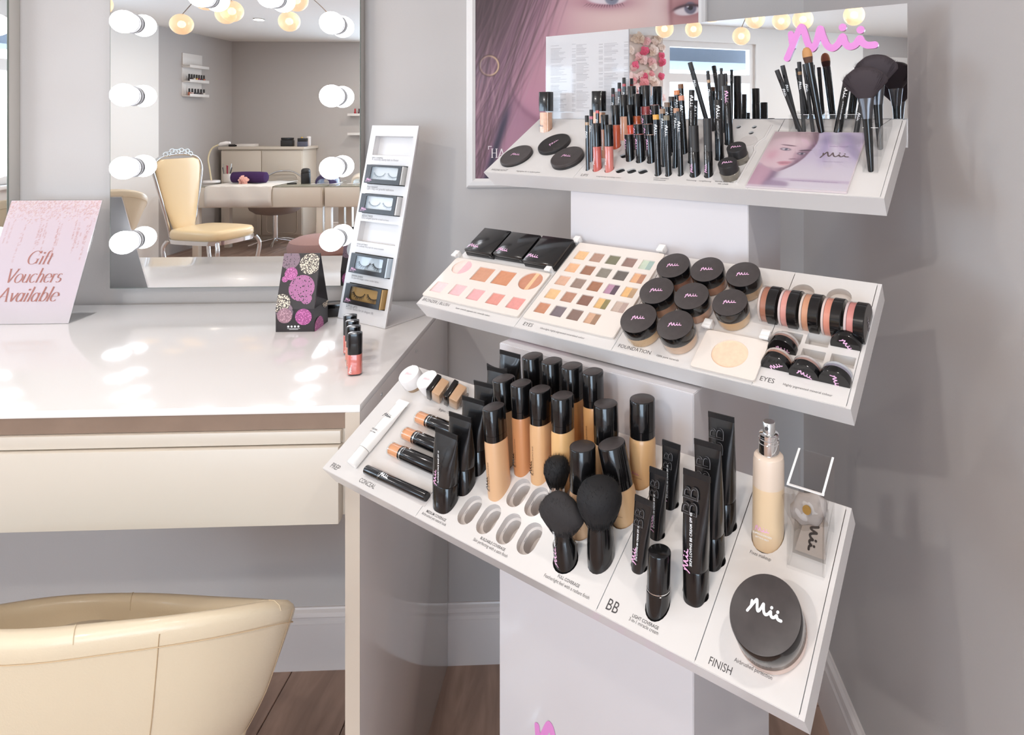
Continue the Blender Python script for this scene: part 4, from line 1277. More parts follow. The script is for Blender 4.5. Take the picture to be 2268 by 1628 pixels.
  ('tube', 2, 0.2645, 0.0896, -0.0443, -0.029, 0.9986, 0.0988, 0.016, {'kind': 'base', 'pink': False, 'fw': 1.415}, 'black face base tube third from the front of the tube row', 'medium coverage tubes in a row'),
  ('tube', 2, 0.2648, 0.1179, -0.065, -0.0426, 0.997, 0.0987, 0.015, {'kind': 'base', 'pink': False, 'fw': 1.394}, 'black face base tube fourth from the front, half hidden by bottle caps', 'medium coverage tubes in a row'),
  ('tube', 2, 0.265, 0.1452, -0.0408, -0.0267, 0.9988, 0.0977, 0.0153, {'kind': 'base', 'pink': False, 'fw': 1.376}, 'black face base tube fifth from the front with a curling crimp', 'medium coverage tubes in a row'),
  ('tube', 2, 0.2653, 0.1712, -0.0086, -0.0056, 0.9999, 0.101, 0.0156, {'kind': 'base', 'pink': False, 'fw': 1.359}, 'black face base tube at the back of the row under the middle tray', 'medium coverage tubes in a row'),
  ('velvet', 2, 0.3221, 0.0745, -0.0565, -0.037, 0.9977, 0.1145, 0.0146, {'cap': 0.384, 'col': (213, 170, 130)}, 'beige foundation bottle standing alone in the front bottle row', 'velvet foundation bottles'),
  ('velvet', 2, 0.3062, 0.1195, -0.0723, -0.0473, 0.9963, 0.1132, 0.015, {'cap': 0.387, 'col': (206, 165, 122)}, 'sand foundation bottle, left end of the second bottle row', 'velvet foundation bottles'),
  ('velvet', 2, 0.3377, 0.1148, -0.0364, -0.0239, 0.9991, 0.1171, 0.0143, {'cap': 0.384, 'col': (195, 135, 90)}, 'deep bronze foundation bottle, second in the second bottle row', 'velvet foundation bottles'),
  ('velvet', 2, 0.3706, 0.1133, -0.0178, -0.0117, 0.9998, 0.1173, 0.0143, {'cap': 0.383, 'col': (215, 170, 125)}, 'warm beige foundation bottle, third in the second bottle row', 'velvet foundation bottles'),
  ('velvet', 2, 0.4095, 0.1124, -0.0103, -0.0067, 0.9999, 0.1186, 0.0146, {'cap': 0.379, 'col': (222, 176, 120)}, 'golden foundation bottle with smudged neck, right end of the second bottle row', 'velvet foundation bottles'),
  ('velvet', 2, 0.3222, 0.165, -0.0448, -0.0293, 0.9986, 0.1125, 0.0147, {'cap': 0.375, 'col': (210, 170, 130)}, 'foundation bottle at the left end of the back bottle row', 'velvet foundation bottles'),
  ('velvet', 2, 0.3593, 0.1637, -0.0384, -0.0252, 0.9989, 0.1138, 0.0144, {'cap': 0.385, 'col': (206, 160, 116)}, 'foundation bottle second from left in the back bottle row', 'velvet foundation bottles'),
  ('velvet', 2, 0.3947, 0.1639, -0.0305, -0.02, 0.9993, 0.114, 0.0144, {'cap': 0.416, 'col': (196, 138, 84)}, 'foundation bottle third from left in the back row, brown glass showing', 'velvet foundation bottles'),
  ('velvet', 2, 0.4307, 0.1634, -0.0248, -0.0162, 0.9996, 0.1139, 0.0141, {'cap': 0.401, 'col': (204, 150, 96)}, 'caramel foundation bottle at the right end of the back bottle row', 'velvet foundation bottles'),
  ('roundbottle', 2, 0.4659, 0.0768, -0.0097, -0.0063, 0.9999, 0.0981, 0.0171, {'cap': 0.542, 'col': (214, 170, 130)}, 'round foundation bottle behind the fan shaped brush', 'round full coverage bottles'),
  ('roundbottle', 2, 0.5107, 0.1088, -0.1651, -0.1081, 0.9803, 0.0868, 0.0181, {'cap': 0.607, 'col': (206, 164, 120)}, 'round foundation bottle tilted left behind the big powder brush', 'round full coverage bottles'),
  ('roundbottle', 2, 0.4696, 0.1325, -0.0189, -0.0124, 0.9997, 0.1051, 0.0167, {'cap': 0.468, 'col': (206, 160, 112)}, 'round foundation bottle behind the tilted one', 'round full coverage bottles'),
  ('roundbottle', 2, 0.511, 0.1576, -0.0015, -0.001, 1.0, 0.1003, 0.0172, {'cap': 0.475, 'col': (204, 160, 112)}, 'round foundation bottle standing clear of the rest near the column', 'round full coverage bottles'),
  ('powder_brush', 2, 0.4207, 0.0817, -0.0224, -0.0147, 0.9996, 0.0659, 0.0168, {'handle': 30, 'split': 0.66}, 'small domed black brush, furthest back of the three brushes', None),
  ('flat_brush', 2, 0.4673, 0.033, -0.0832, -0.0545, 0.995, 0.0823, 0.0158, {}, 'black brush with spread flat bristles and pink script on its handle', None),
  ('powder_brush', 2, 0.5088, 0.051, -0.024, -0.0157, 0.9996, 0.0938, 0.0151, {'big': 1}, 'large fluffy black powder brush between the bottles and the tubes', None),
  ('tube', 2, 0.5625, 0.1372, 0.0136, 0.0089, 0.9999, 0.0758, 0.0112, {'kind': 'eye', 'fw': 1.145}, 'small eye cream tube at the back of the three small tubes', 'small eye cream tubes'),
  ('tube', 2, 0.5623, 0.0989, 0.0161, 0.0105, 0.9998, 0.0775, 0.0103, {'kind': 'eye', 'fw': 1.16}, 'small eye cream tube in the middle of the three small tubes', 'small eye cream tubes'),
  ('tube', 2, 0.5583, 0.0595, 0.0552, 0.0362, 0.9978, 0.0794, 0.0102, {'kind': 'eye', 'fw': 1.181}, 'small eye cream tube nearest of the three, by the stick', 'small eye cream tubes'),
  ('tube', 2, 0.6354, 0.1369, -0.0241, -0.0158, 0.9996, 0.1293, 0.0154, {'kind': 'bb', 'fw': 1.087}, 'tall cream tube furthest back of the three big tubes', 'tall cream tubes'),
  ('tube', 2, 0.6361, 0.0976, -0.0365, -0.0239, 0.999, 0.1323, 0.0154, {'kind': 'bb', 'fw': 1.099}, 'tall cream tube in the middle of the three big tubes', 'tall cream tubes'),
  ('tube', 2, 0.6318, 0.0587, 0.0058, 0.0038, 1.0, 0.132, 0.0148, {'kind': 'bb', 'fw': 1.117}, 'tall dented cream tube nearest of the three big tubes', 'tall cream tubes'),
  ('stickfoundation', 2, 0.5966, 0.0326, 0.0257, 0.0168, 0.9995, 0.0596, 0.0131, {}, 'glossy black foundation stick standing at the front of the bottom tray', None),
  ('spray', 2, 0.6872, 0.1437, 0.0067, 0.0044, 1.0, 0.1285, 0.0191, {}, 'frosted setting spray bottle with a silver pump, half full', None)]
NORMAL = [('compact', 0, 0.0486, 0.0548, 0.035, 0.008, {'rot': 0}, 'round black compact at the front left corner of the top tray', 'round compacts on the top tray'),
  ('compact', 0, 0.1164, 0.1001, 0.0349, 0.008, {'rot': 1.2}, 'round black compact set furthest back, script turned sideways', 'round compacts on the top tray'),
  ('compact', 0, 0.1829, 0.0533, 0.0334, 0.011, {'rot': 0}, 'round black compact on the right, overlapping its neighbour', 'round compacts on the top tray'),
  ('gelpot', 0, 0.5295, 0.0741, 0.0166, 0.028, {}, 'gel liner pot further from the tray edge', 'gel liner pots'),
  ('gelpot', 0, 0.5307, 0.0303, 0.0161, 0.028, {}, 'gel liner pot nearer the tray edge, beside the brochure', 'gel liner pots'),
  ('jar', 1, 0.472, 0.1508, 0.027, 0.033, {'col': (176, 112, 84)}, 'foundation jar at the left end of the back row, deepest brown', 'mineral foundation jars'),
  ('jar', 1, 0.5294, 0.1528, 0.0262, 0.033, {'col': (190, 128, 92)}, 'foundation jar in the middle of the back row', 'mineral foundation jars'),
  ('jar', 1, 0.5872, 0.1531, 0.0254, 0.033, {'col': (206, 164, 124)}, 'foundation jar at the right end of the back row, beside the round jars on edge', 'mineral foundation jars'),
  ('jar', 1, 0.4692, 0.0966, 0.0271, 0.033, {'col': (204, 150, 116)}, 'foundation jar at the left end of the middle row', 'mineral foundation jars'),
  ('jar', 1, 0.5273, 0.0976, 0.0262, 0.033, {'col': (204, 152, 122)}, 'foundation jar in the middle of all the jars', 'mineral foundation jars'),
  ('jar', 1, 0.5874, 0.0978, 0.0252, 0.033, {'col': (214, 170, 124)}, 'foundation jar at the right end of the middle row, above the glowing powder', 'mineral foundation jars'),
  ('jar', 1, 0.4666, 0.0412, 0.0276, 0.033, {'col': (218, 176, 130)}, 'foundation jar at the left of the front row, over the word foundation', 'mineral foundation jars'),
  ('jar', 1, 0.5262, 0.0423, 0.0266, 0.033, {'col': (224, 184, 154)}, 'foundation jar at the right of the front row, palest powder', 'mineral foundation jars'),
  ('bigjar', 2, 0.7205, 0.0547, 0.0363, 0.04, {}, 'very large round powder jar with white script at the front right corner', None),
  ('whitejar', 2, 0.0454, 0.1699, 0.0185, 0.03, {}, 'white screw lid jar at the back left corner of the bottom tray', 'small white jars'),
  ('whitejar', 2, 0.09, 0.1714, 0.0181, 0.03, {}, 'white screw lid jar beside the glass cube jars', 'small white jars')]
SQ = [[[0.0156, 0.1942], [0.0876, 0.1938], [0.0877, 0.1275], [0.0125, 0.1313]], [[0.0906, 0.1933], [0.1647, 0.1927], [0.1627, 0.1297], [0.0886, 0.1327]], [[0.1673, 0.1931], [0.24, 0.1943], [0.2421, 0.1242], [0.1682, 0.1282]]]
BRONZ = [[0.001, 0.1057], [-0.0042, 0.019], [0.2383, 0.0159], [0.2371, 0.1282]]
BPANS = [[0.0337, 0.0955], [0.0956, 0.0879], [0.1477, 0.0887], [0.2083, 0.0927], [0.0239, 0.0414], [0.0715, 0.0434], [0.1186, 0.0418], [0.1666, 0.0417], [0.2137, 0.0419]]
EYEC = [[0.2457, 0.196], [0.423, 0.202], [0.2526, 0.0177], [0.4263, 0.0225]]
EPANS = [[0.2714, 0.1687], [0.4055, 0.1689], [0.2675, 0.0439], [0.369, 0.0443]]
HILI = [[0.5586, 0.0039], [0.6487, 0.0027], [0.6539, 0.061], [0.5602, 0.0651], [0.6043, 0.0364]]
TABS = [[0.2406, 0.2039], [0.4168, 0.2092], [-0.0037, 0.1242], [0.2301, 0.1276], [0.558, 0.0758], [0.6432, 0.0758]]
JROW = [[0.6226, 0.1192], [0.6539, 0.1178], [0.6836, 0.1156], [0.7123, 0.1151], [0.7411, 0.1118], [0.6201, 0.1027], [0.7591, 0.104]]
RHOLES = [[0.6668, 0.1634], [0.7176, 0.1654]]
SLOTS = [[0.6729, 0.0831], [0.7082, 0.0871], [0.7079, 0.062], [0.7449, 0.063], [0.6686, 0.0623], [0.6682, 0.0351], [0.7058, 0.0325], [0.743, 0.0325], [0.7441, 0.0886]]
OVALS = [[0.2991, 0.0363], [0.3348, 0.0364], [0.3709, 0.0363], [0.4067, 0.0367], [0.354, 0.0796], [0.3873, 0.0784]]
LHOLES = [[0.3015, 0.0748], [0.3172, 0.0294], [0.341, 0.0299], [0.3642, 0.0304]]
PHOLES = [[0.491, 0.175], [0.5209, 0.1755], [0.5215, 0.1566], [0.5253, 0.1312]]
BROCH = [[0.5672, 0.0019], [0.7274, 0.0037], [0.7085, 0.1568], [0.5636, 0.1535]]
HOLD1 = [[0.5896, 0.1512], [0.7127, 0.1545], [0.7291, 0.0525], [0.7507, 0.0543], [0.749, 0.1973]]
WTUBE = [[0.06, 0.0213], [0.058, 0.1311]]
CONC = [[0.1086, 0.1197], [0.2127, 0.1197], [0.1083, 0.0904], [0.2164, 0.0899], [0.106, 0.0625], [0.2272, 0.0638]]
PEN = [[0.0899, 0.0236], [0.2257, 0.0262]]
CUBES = [[0.1174, 0.1673], [0.1583, 0.1675]]
ACRY = [[0.717, 0.1165], [0.7571, 0.1177], [0.7611, 0.1713]]
MLOGO = [[0.5735, 0.1072], [0.72, 0.1132]]
MDIV = [[0.2405, 0.1839], [0.2405, 0.002], [0.0174, 0.1869], [0.7692, 0.1828]]
CLOGO = [[0.29, -0.8323], [0.3147, -0.8208]]
LOGOBASE = [0.3056, -0.8416]
ORIG = [[-0.2377, 1.3005, 1.3485], [-0.3357, 1.1711, 1.1212], [-0.4386, 1.0207, 0.9066]]
# ------------------------------------------------------------------ three-tier cosmetics stand
A = Vector((0.81289345, -0.58241244, 0)); B = Vector((0.58241244, 0.81289345, 0)); UPZ = Vector((0, 0, 1))
TILT = math.radians(32.286)
D = B * math.cos(TILT) + UPZ * math.sin(TILT)
N = -B * math.sin(TILT) + UPZ * math.cos(TILT)
TW, TL, LIP = 0.768, 0.20178, 0.0315
OR = [Vector(o) for o in ORIG]
TM = [frame(o, A, D, N) for o in OR]
CT = math.cos(TILT)
stand = empty('cosmetics_stand', OR[0] + A * TW / 2 - B * .06 - UPZ * OR[0].z, 'white three-tier cosmetics display stand with tilted trays and a mirror back', 'display stand')
bpy.context.view_layer.update()
def under(o, mw, parent=None):
    p = parent or stand
    o.parent = p
    pm_ = p.matrix_world if parent is None else PW_[p.name]
    o.matrix_local = pm_.inverted() @ mw
    return o
PW_ = {}
TRAYW = mat('tray_white', (214, 209, 206), 0.26, coat=0.25)
PLATEW = mat('insert_white', (216, 211, 207), 0.24, coat=0.25)
COLW = mat('column_white_gloss', (209, 205, 207), 0.16, coat=0.4)

def add_hole(lst, poly, used):
    xs = [p[0] for p in poly]; ys = [p[1] for p in poly]
    bb = (min(xs), max(xs), min(ys), max(ys))
    for q in used:
        if bb[0] < q[1] + .0008 and bb[1] > q[0] - .0008 and bb[2] < q[3] + .0008 and bb[3] > q[2] - .0008:
            return False
    used.append(bb)
    lst.append((bb, poly))
    return True
OVAL_W, OVAL_L = .0275, .0390
def holes_for(k):
    lst, used = [], []
    if k == 2:
        for s, t in OVALS:
            add_hole(lst, rrect(s, t, OVAL_W, OVAL_L, OVAL_W / 2 - .0004, 6), used)
    if k == 1:
        for s, t in RHOLES:
            add_hole(lst, ell(s, t, .017, .017, 28), used)
        for s, t in SLOTS[:4]:
            add_hole(lst, rrect(s, t, .030, .0175, .001, 2), used)
    if k == 0:
        for i, (s, t) in enumerate(LHOLES):
            lo_ = [(s - .0106 + .0212 * q / 8, t - .0080 * math.sin(math.pi * q / 8)) for q in range(8)]
            add_hole(lst, lo_ + [(2 * s - x, 2 * t - y) for x, y in lo_], used)
        for s, t in PHOLES[:3]:
            add_hole(lst, ell(s, t, .0045, .0048, 16), used)
    for it in UPRIGHT:
        kind, kk, s, t, ax, ay, az, H, r = it[:9]
        if kk != k: continue
        ry = {'tube': .5, 'velvet': 1.25, 'highlighter': .7, 'flat_brush': .8}.get(kind, 1.0)
        if kind in ('concealer_brush', 'fan_brush') or (k == 0 and s > .58): continue
        if kind == 'spray': r *= .925
        add_hole(lst, ell(s, t, r * 1.03 + .0005, r * ry / CT * 1.03 + .0005, 20), used)
    return lst

for k in range(3):
    # folded sheet shell: front lip, sides, back, floor
    bm = bmesh.new()
    th_ = .0032
    ins = .0145 if k == 0 else .008
    top = [(0, 0), (TW, 0), (TW, TL), (0, TL)]
    bot = [(ins, .001), (TW, .001), (TW, TL), (ins, TL)]
    ob_ = [bm.verts.new((x, y, 0)) for x, y in top]
    o2 = [bm.verts.new((x, y, -LIP)) for x, y in bot]
    it_ = [bm.verts.new((x, y, 0)) for x, y in ((th_, th_), (TW - .0052, th_), (TW - .0052, TL - th_), (th_, TL - th_))]
    i2 = [bm.verts.new((x, y, -LIP + .002)) for x, y in ((ins + th_, th_), (TW - .0052, th_), (TW - .0052, TL - th_), (ins + th_, TL - th_))]
    for j in range(4):
        m_ = (j + 1) % 4
        bm.faces.new((ob_[j], ob_[m_], o2[m_], o2[j]))
        bm.faces.new((it_[m_], it_[j], i2[j], i2[m_]))
        bm.faces.new((ob_[m_], ob_[j], it_[j], it_[m_]))
    bm.faces.new(i2); bm.faces.new(o2[::-1])
    tray = from_bm('tray', bm, TRAYW)
    under(tray, TM[k])
    PW_[tray.name] = TM[k]
    sub = lambda o, mw=Matrix.Identity(4): (setattr(o, 'parent', tray), setattr(o, 'matrix_local', mw), o)[2]
    hl = holes_for(k)
    cuts = [.0005] + SEAMS[k] + [TW - .0054]
    nplates = 0
    for j in range(len(cuts) - 1):
        x0, x1 = cuts[j] + .0005, cuts[j + 1] - .0005
        y0, y1 = .0005, TL - .0006
        mine = [poly for bb, poly in hl if bb[0] > x0 + .001 and bb[1] < x1 - .001 and bb[2] > y0 + .001 and bb[3] < y1 - .001]
        pl = link('insert_panel', plate_mesh([(x0, y0), (x1, y0), (x1, y1), (x0, y1)], mine, .0028), PLATEW)
        sub(pl, Matrix.Translation((0, 0, .0008)))
    for s, kk, x, y, w, b in TEXTS:
        if kk == k:
            small = len(s) > 16 and s != 'BRONZER | BLUSH' or s in ('Fixes makeup', 'Volumising', 'Lengthening', 'Brighten | Conceal')
            text_on(s, (x, y, .00095), (1, 0, 0), (0, 0, 1), w, GREYPRINT, tray, .012 if b else 0.0, xs=1.12 if k == 2 else 1.0)
    tray['_k'] = k
    del tray['_k']
    TRAY = tray
    if k == 2:
        for s, t in OVALS:                      # moulded wells: rim, ledge, deeper slot
            def rr(w, l, z): return [Vector((p[0], p[1], z)) for p in rrect(s, t, w, l, w / 2 - .0004, 6)]
            def rs(w, l, z, dy): return [Vector((p[0], p[1] + dy, z)) for p in rrect(s, t, w, l, w / 2 - .0004, 6)]
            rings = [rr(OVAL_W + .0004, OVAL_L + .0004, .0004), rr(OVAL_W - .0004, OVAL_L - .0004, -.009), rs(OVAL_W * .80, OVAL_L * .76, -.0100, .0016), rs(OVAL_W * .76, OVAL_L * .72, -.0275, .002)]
            sub(from_bm('well', loft_bm(rings, False, True), mat('well_shaded', (206, 198, 193), .45), None, 30))  # walls greyed, the shading inside the well put into the colour
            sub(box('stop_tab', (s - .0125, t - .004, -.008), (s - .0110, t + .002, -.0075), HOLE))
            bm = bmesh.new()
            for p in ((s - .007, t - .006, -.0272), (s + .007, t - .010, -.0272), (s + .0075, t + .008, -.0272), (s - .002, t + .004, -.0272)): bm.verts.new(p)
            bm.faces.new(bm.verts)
            sub(from_bm('gap_shade_patch', bm, mat('gap_shade', (120, 112, 108), .6), None, 30, False))  # flat grey patch painted for the dark bottom of the well
    if k == 1:
        for s, t in RHOLES:
            rings = [[Vector((x, y, z)) for x, y in ell(s, t, .0172, .0172, 28)] for z in (.0004, -.010)]
            sub(from_bm('round_well', loft_bm(rings, False, True), mat('well_shadow', (208, 200, 194), .5), None, 30))
        for s, t in SLOTS[:4]:
            rings = [[Vector((x, y, z)) for x, y in rrect(s, t, .0302, .0177, .001, 2)] for z in (.0004, -.016)]
            sub(from_bm('slot', loft_bm(rings, False, True), PLATEW, None, 30))
        for i, (s, t) in enumerate(TABS):
            c = box('clip', (s - .0065, t - .006, 0), (s + .0065, t + .004, .013), WHITE_SAT, None, .0015)
            sub(c)
            sub(box('clip_lip', (s - .0065, t - .011, .0088), (s + .0065, t - .005, .013), WHITE_SAT, None, .0012))
    if k == 0:
        s, t = PHOLES[3]
        rings = [[Vector((x, y, z)) for x, y in ell(s, t, .0155, .0155, 28)] for z in (.0013, .0010)]
        sub(from_bm('round_recess', loft_bm(rings, False, True), HOLE, None, 30))
        tube_ = tube('raised_bead', [(.547, .012, .001), (.5475, .100, .001), (.5425, .112, .001), (.545, .128, .001), (.5515, .140, .001), (.5515, .180, .001)], .0022, PLATEW)
        sub(tube_)

# columns
def column(name, s0, s1, t0, t1, zl, zfun_front, zfun_back):
    bm = bmesh.new()
    P0 = OR[0].copy(); P0.z = 0
    lo = [P0 + A * s + B * t + UPZ * zl for s, t in ((s0, t0), (s1, t0), (s1, t1), (s0, t1))]
    hi = [P0 + A * s + B * t + UPZ * z for (s, t), z in zip(((s0, t0), (s1, t0), (s1, t1), (s0, t1)), (zfun_front, zfun_front, zfun_back, zfun_back))]
    v = [bm.verts.new(p) for p in lo + hi]
    for f in ((3, 2, 1, 0), (4, 5, 6, 7), (0, 1, 5, 4), (1, 2, 6, 5), (2, 3, 7, 6), (3, 0, 4, 7)):
        bm.faces.new([v[i] for i in f])
    bmesh.ops.bevel(bm, geom=list(bm.edges), offset=.0012, segments=2, affect='EDGES')
    o = from_bm(name, bm, COLW, None, 30)
    under(o, Matrix.Identity(4))
    return o
zt0 = OR[0].z - LIP / CT - .001
u0 = .0275 * .768
zu = lambda t: zt0 + t * math.tan(TILT)
column('upper_column', .269 * .768, .7315 * .768, .0215, .168, 1.075, zu(.0215), zu(.168))
ztop = CAM_H - .4765 * .768
lc = column('lower_column', .269 * .768, .7315 * .768, -.165, .112, 0, ztop, ztop)
plinth = box('plinth', (.22 * .768, -.20, 0), (.78 * .768, .16, .012), COLW, None, .002)
P0 = OR[0].copy(); P0.z = 0
under(plinth, frame(P0, A, B, UPZ))
PW_[lc.name] = Matrix.Identity(4)
# pink script low on the front of the column
bm = logo_bm(.058, 120)
bmesh.ops.scale(bm, vec=(.2, .2, .2), verts=bm.verts)
cl = from_bm('brand_logo', bm, PINK, None, 30, False)
x_pk, z_pk = CLOGO[1]
under(cl, frame(Vector((OR[0].x, OR[0].y, OR[0].z)) + A * (x_pk - .2 * .173 - .001) - B * .1657 + UPZ * (z_pk - .2 * .3625 - .004), A, UPZ, -B), lc)

# mirror along the back of the top tray
MB = OR[0] + D * TL
mz1 = .1848
def mbox(name, s0, s1, t0, t1, z0, z1, m):
    o = box(name, (s0, t0, z0), (s1, t1, z1), m)
    under(o, frame(MB, A, B, UPZ))
    return o
bk = mbox('back_board', .0174, .7690, .0042, .0075, -.045, mz1, TRAYW)
mg = mbox('mirror_panel', .2412, .7690, .0, .004, .0012, mz1, SILVER)
mp = mbox('price_panel', .0174, .2398, .002, .004, .0012, mz1, mat('price_card', (228, 224, 224), .4))
ac = mbox('panel_cover', .0174, .2398, -.0002, .0012, .0012, mz1, CLEAR)
ed = mbox('divider_edge', .2398, .2412, -.0008, .004, .0012, mz1, mat('divider_grey', (170, 164, 164), .2))
bm = bmesh.new()
rng = random.Random(4)
for c0, c1, price in ((.014, .060, .074), (.086, .122, .146), (.160, .196, .210)):
    z = mz1 - .022 - c0 * .03
    while z > .016:
        if rng.random() < .12:
            z -= .0040
        w = (c1 - c0) * rng.uniform(.45, 1.0)
        hd = .0011 if rng.random() < .85 else .0016
        add_box(bm, (.0174 + c0, .0016, z), (.0174 + c0 + w, .0019, z + hd))
        if rng.random() < .75:
            add_box(bm, (.0174 + price, .0016, z), (.0174 + price + .010, .0019, z + hd * 1.1))
        z -= .0030
pt_ = from_bm('price_lines', bm, mat('price_ink', (200, 195, 196), .6), None)
pt_['kind'] = 'stuff'
under(pt_, frame(MB, A, B, UPZ))
# raised pink script on the mirror
(mx0, mz0), (mx1, mz_) = MLOGO
sc_ = (mx1 - mx0) / 1.0
bm = logo_bm(.078, 150)
bmesh.ops.scale(bm, vec=(sc_, sc_ * 1.0, sc_), verts=bm.verts)
r_ = bmesh.ops.extrude_face_region(bm, geom=list(bm.faces))
bmesh.ops.translate(bm, vec=(0, 0, .003), verts=[g for g in r_['geom'] if isinstance(g, bmesh.types.BMVert)])
ml_ = from_bm('brand_logo', bm, PINK, None, 30)
under(ml_, frame(MB + A * mx0 - B * .0002 + UPZ * (mz0), A, UPZ, -B))
# ------------------------------------------------------------------ goods standing in the trays
EMB = .011
def M_(rgb, rough=.25, coat=.4, pre='tint'):
    return mat(pre + '_%d_%d_%d_%d' % (*rgb, int(rough * 100)), rgb, rough, coat=coat)
def b_highlighter(r, H, w, par):
    d_ = .72
    H1 = H * (1 - par['cap'])
    lathe('glass_bottle', [(w, -EMB), (w, H1 - .001), (w * .94, H1)], GLASS, r, 28, d_, 4.5)
    lathe('shimmer_fill', [(w * .88, -EMB + .001), (w * .88, H1 - .002)], mat('shimmer_%d' % par['col'][1], par['col'], .3, metal=.25, vary=(120, .3)), r, 28, d_, 4.5)
    lathe('cap', [(w * 1.01, H1 + .0006), (w * 1.02, H - .001), (w * .97, H)], BLACK, r, 28, d_, 4.5)
    logo((-w * .35, -w * d_ - .0002, H1 * .22), (1, 0, 0), (0, -1, 0), w * .8, BLACK, r, .07)
def b_pencil(r, H, w, par):
    band = H - (.018 if not par.get('plain') else .022)
    lathe('barrel', [(w, -EMB), (w, band)], BLACK_SAT if par.get('plain') else BLACK, r, 10)
    lathe('colour_band', [(w * 1.02, band), (w * 1.02, band + .0055)], M_(par['col']), r, 10, cap0=False, cap1=False)
    lathe('cap', rcap(w * 1.04, band + .0055, H, 0, w * .2), BLACK_SAT, r, 10)
    logo((0, -w - .0001, band - .018), (0, 0, -1), (0, -1, 0), .013, WHITEPRINT, r, .07, radius=w)
def b_gloss(r, H, w, par):
    H1 = H * (1 - par['cap'])
    lathe('gloss_tube', rcap(w * .96, -EMB, H1, .0006, .0006), M_(par['col'], .14, .7), r, 20)
    lathe('cap', rcap(w * 1.03, H1 + .0004, H, 0, .0008), BLACK, r, 20)
    logo((-w * .3, -w * .96, H1 * .35), (0, 0, 1), (-.25, -1, 0), .012, WHITEPRINT, r, .06)
def b_lipstick(r, H, w, par):
    lathe('base', [(w * .96, -EMB), (w * .96, .006), (w * .9, .0064), (w * .9, .0075)], BLACK, r, 22)
    lathe('cap', rcap(w, .0075, H, 0, .0007), BLACK, r, 22)
    lathe('shade_disc', [(w * .93, H - .0002), (w * .9, H + .0006)], M_(par['col']), r, 22)
    logo((-w * .62, -w * .80, H * .62), (0, 0, -1), (-.6, -.8, 0), .020, PINKFOIL, r, .075, radius=w)
def b_stick(r, H, w, par):
    lathe('barrel', [(w * .95, -EMB), (w, .004), (w * .97, H - .0085)], BLACK, r, 18)
    lathe('shade_tip', rcap(w * 1.0, H - .0085, H, 0, .0008), M_(par['col'], .35, .2), r, 18)
    logo((w * .15, -w - .0001, H - .026), (0, 0, -1), (0, -1, 0), .019, WHITEPRINT, r, .06, radius=w)
    text_on('LONG WEARING SHADOW', (w * .3, -w * .97 - .0002, H - .042), (0, 0, -1), (.3, -1, 0), .034, PALEPRINT, r)
def b_mascara(r, H, w, par):
    hj = H * par['joint']
    lathe('tube', [(w * .98, -EMB), (w, .004), (w, hj - .0006), (w * .96, hj)], BLACK, r, 22)
    lathe('cap', [(w * .96, hj), (w * .99, hj + .0006)] + rcap(w * .97, hj + .001, H, 0, .0008), BLACK if par['logo'] else BLACK_SAT, r, 22)
    if par['logo'] == 0:
        logo((-w * .25, -w - .0001, H * .06 + .006), (0, 0, 1), (-.1, -1, 0), .014, PINKFOIL, r, .07, radius=w)
        text_on('FEATURE LENGTH LASH LOVER', (-w * .05, -w - .0002, .016), (0, 0, 1), (0, -1, 0), H * .36, WHITEPRINT, r)
    else:
        logo((w * .2, -w - .0001, H - .020), (0, 0, -1), (0, -1, 0), .022, WHITEPRINT if par['logo'] == 1 else PINKFOIL, r, .06, radius=w)
        text_on('ULTIMATE LASH LOVER', (w * .1, -w - .0002, H - .036), (0, 0, -1), (0, -1, 0), .030, WHITEPRINT, r)
FUR_T = mat('tan_bristles', (196, 142, 88), .6)
FUR_B = mat('brown_bristles', (86, 58, 44), .7)
FUR_K = mat('black_bristles', (17, 15, 17), .75)
FUR_P = mat('plum_bristles', (54, 44, 48), .75)
def hair_bm(bm, roots, tips, w, rng, droop=0.0):
    for p, q in zip(roots, tips):
        p, q = Vector(p), Vector(q)
        s_ = (q - p).cross(Vector((rng.uniform(-1, 1), rng.uniform(-1, 1), rng.uniform(-1, 1)))).normalized() * w
        m_ = p.lerp(q, .6)
        v = [bm.verts.new(p + s_), bm.verts.new(p - s_), bm.verts.new(m_ - s_ * .8), bm.verts.new(q), bm.verts.new(m_ + s_ * .8)]
        bm.faces.new(v)
def b_concealer_brush(r, H, w, par):
    hb = .026
    lathe('handle', [(w * .55, -.02), (w * .8, .02), (w * .95, H * .55), (w * .97, H - hb - .014)], BLACK, r, 20)
    lathe('ferrule', [(w * 1.0, H - hb - .014), (w * 1.0, H - hb)], BLACK, r, 20)
    lathe('bristle_base', [(w * .92, H - hb), (w * 1.08, H - hb + .006), (w * 1.14, H - hb + .010)], FUR_B, r, 20, .8, cap1=False)
    bt = lathe('bristle_tip', [(w * 1.14, H - hb + .010), (w * 1.15, H - hb + .015), (w * .98, H - .005), (w * .6, H - .0012), (w * .15, H)], FUR_T, r, 20, .8, cap0=False)
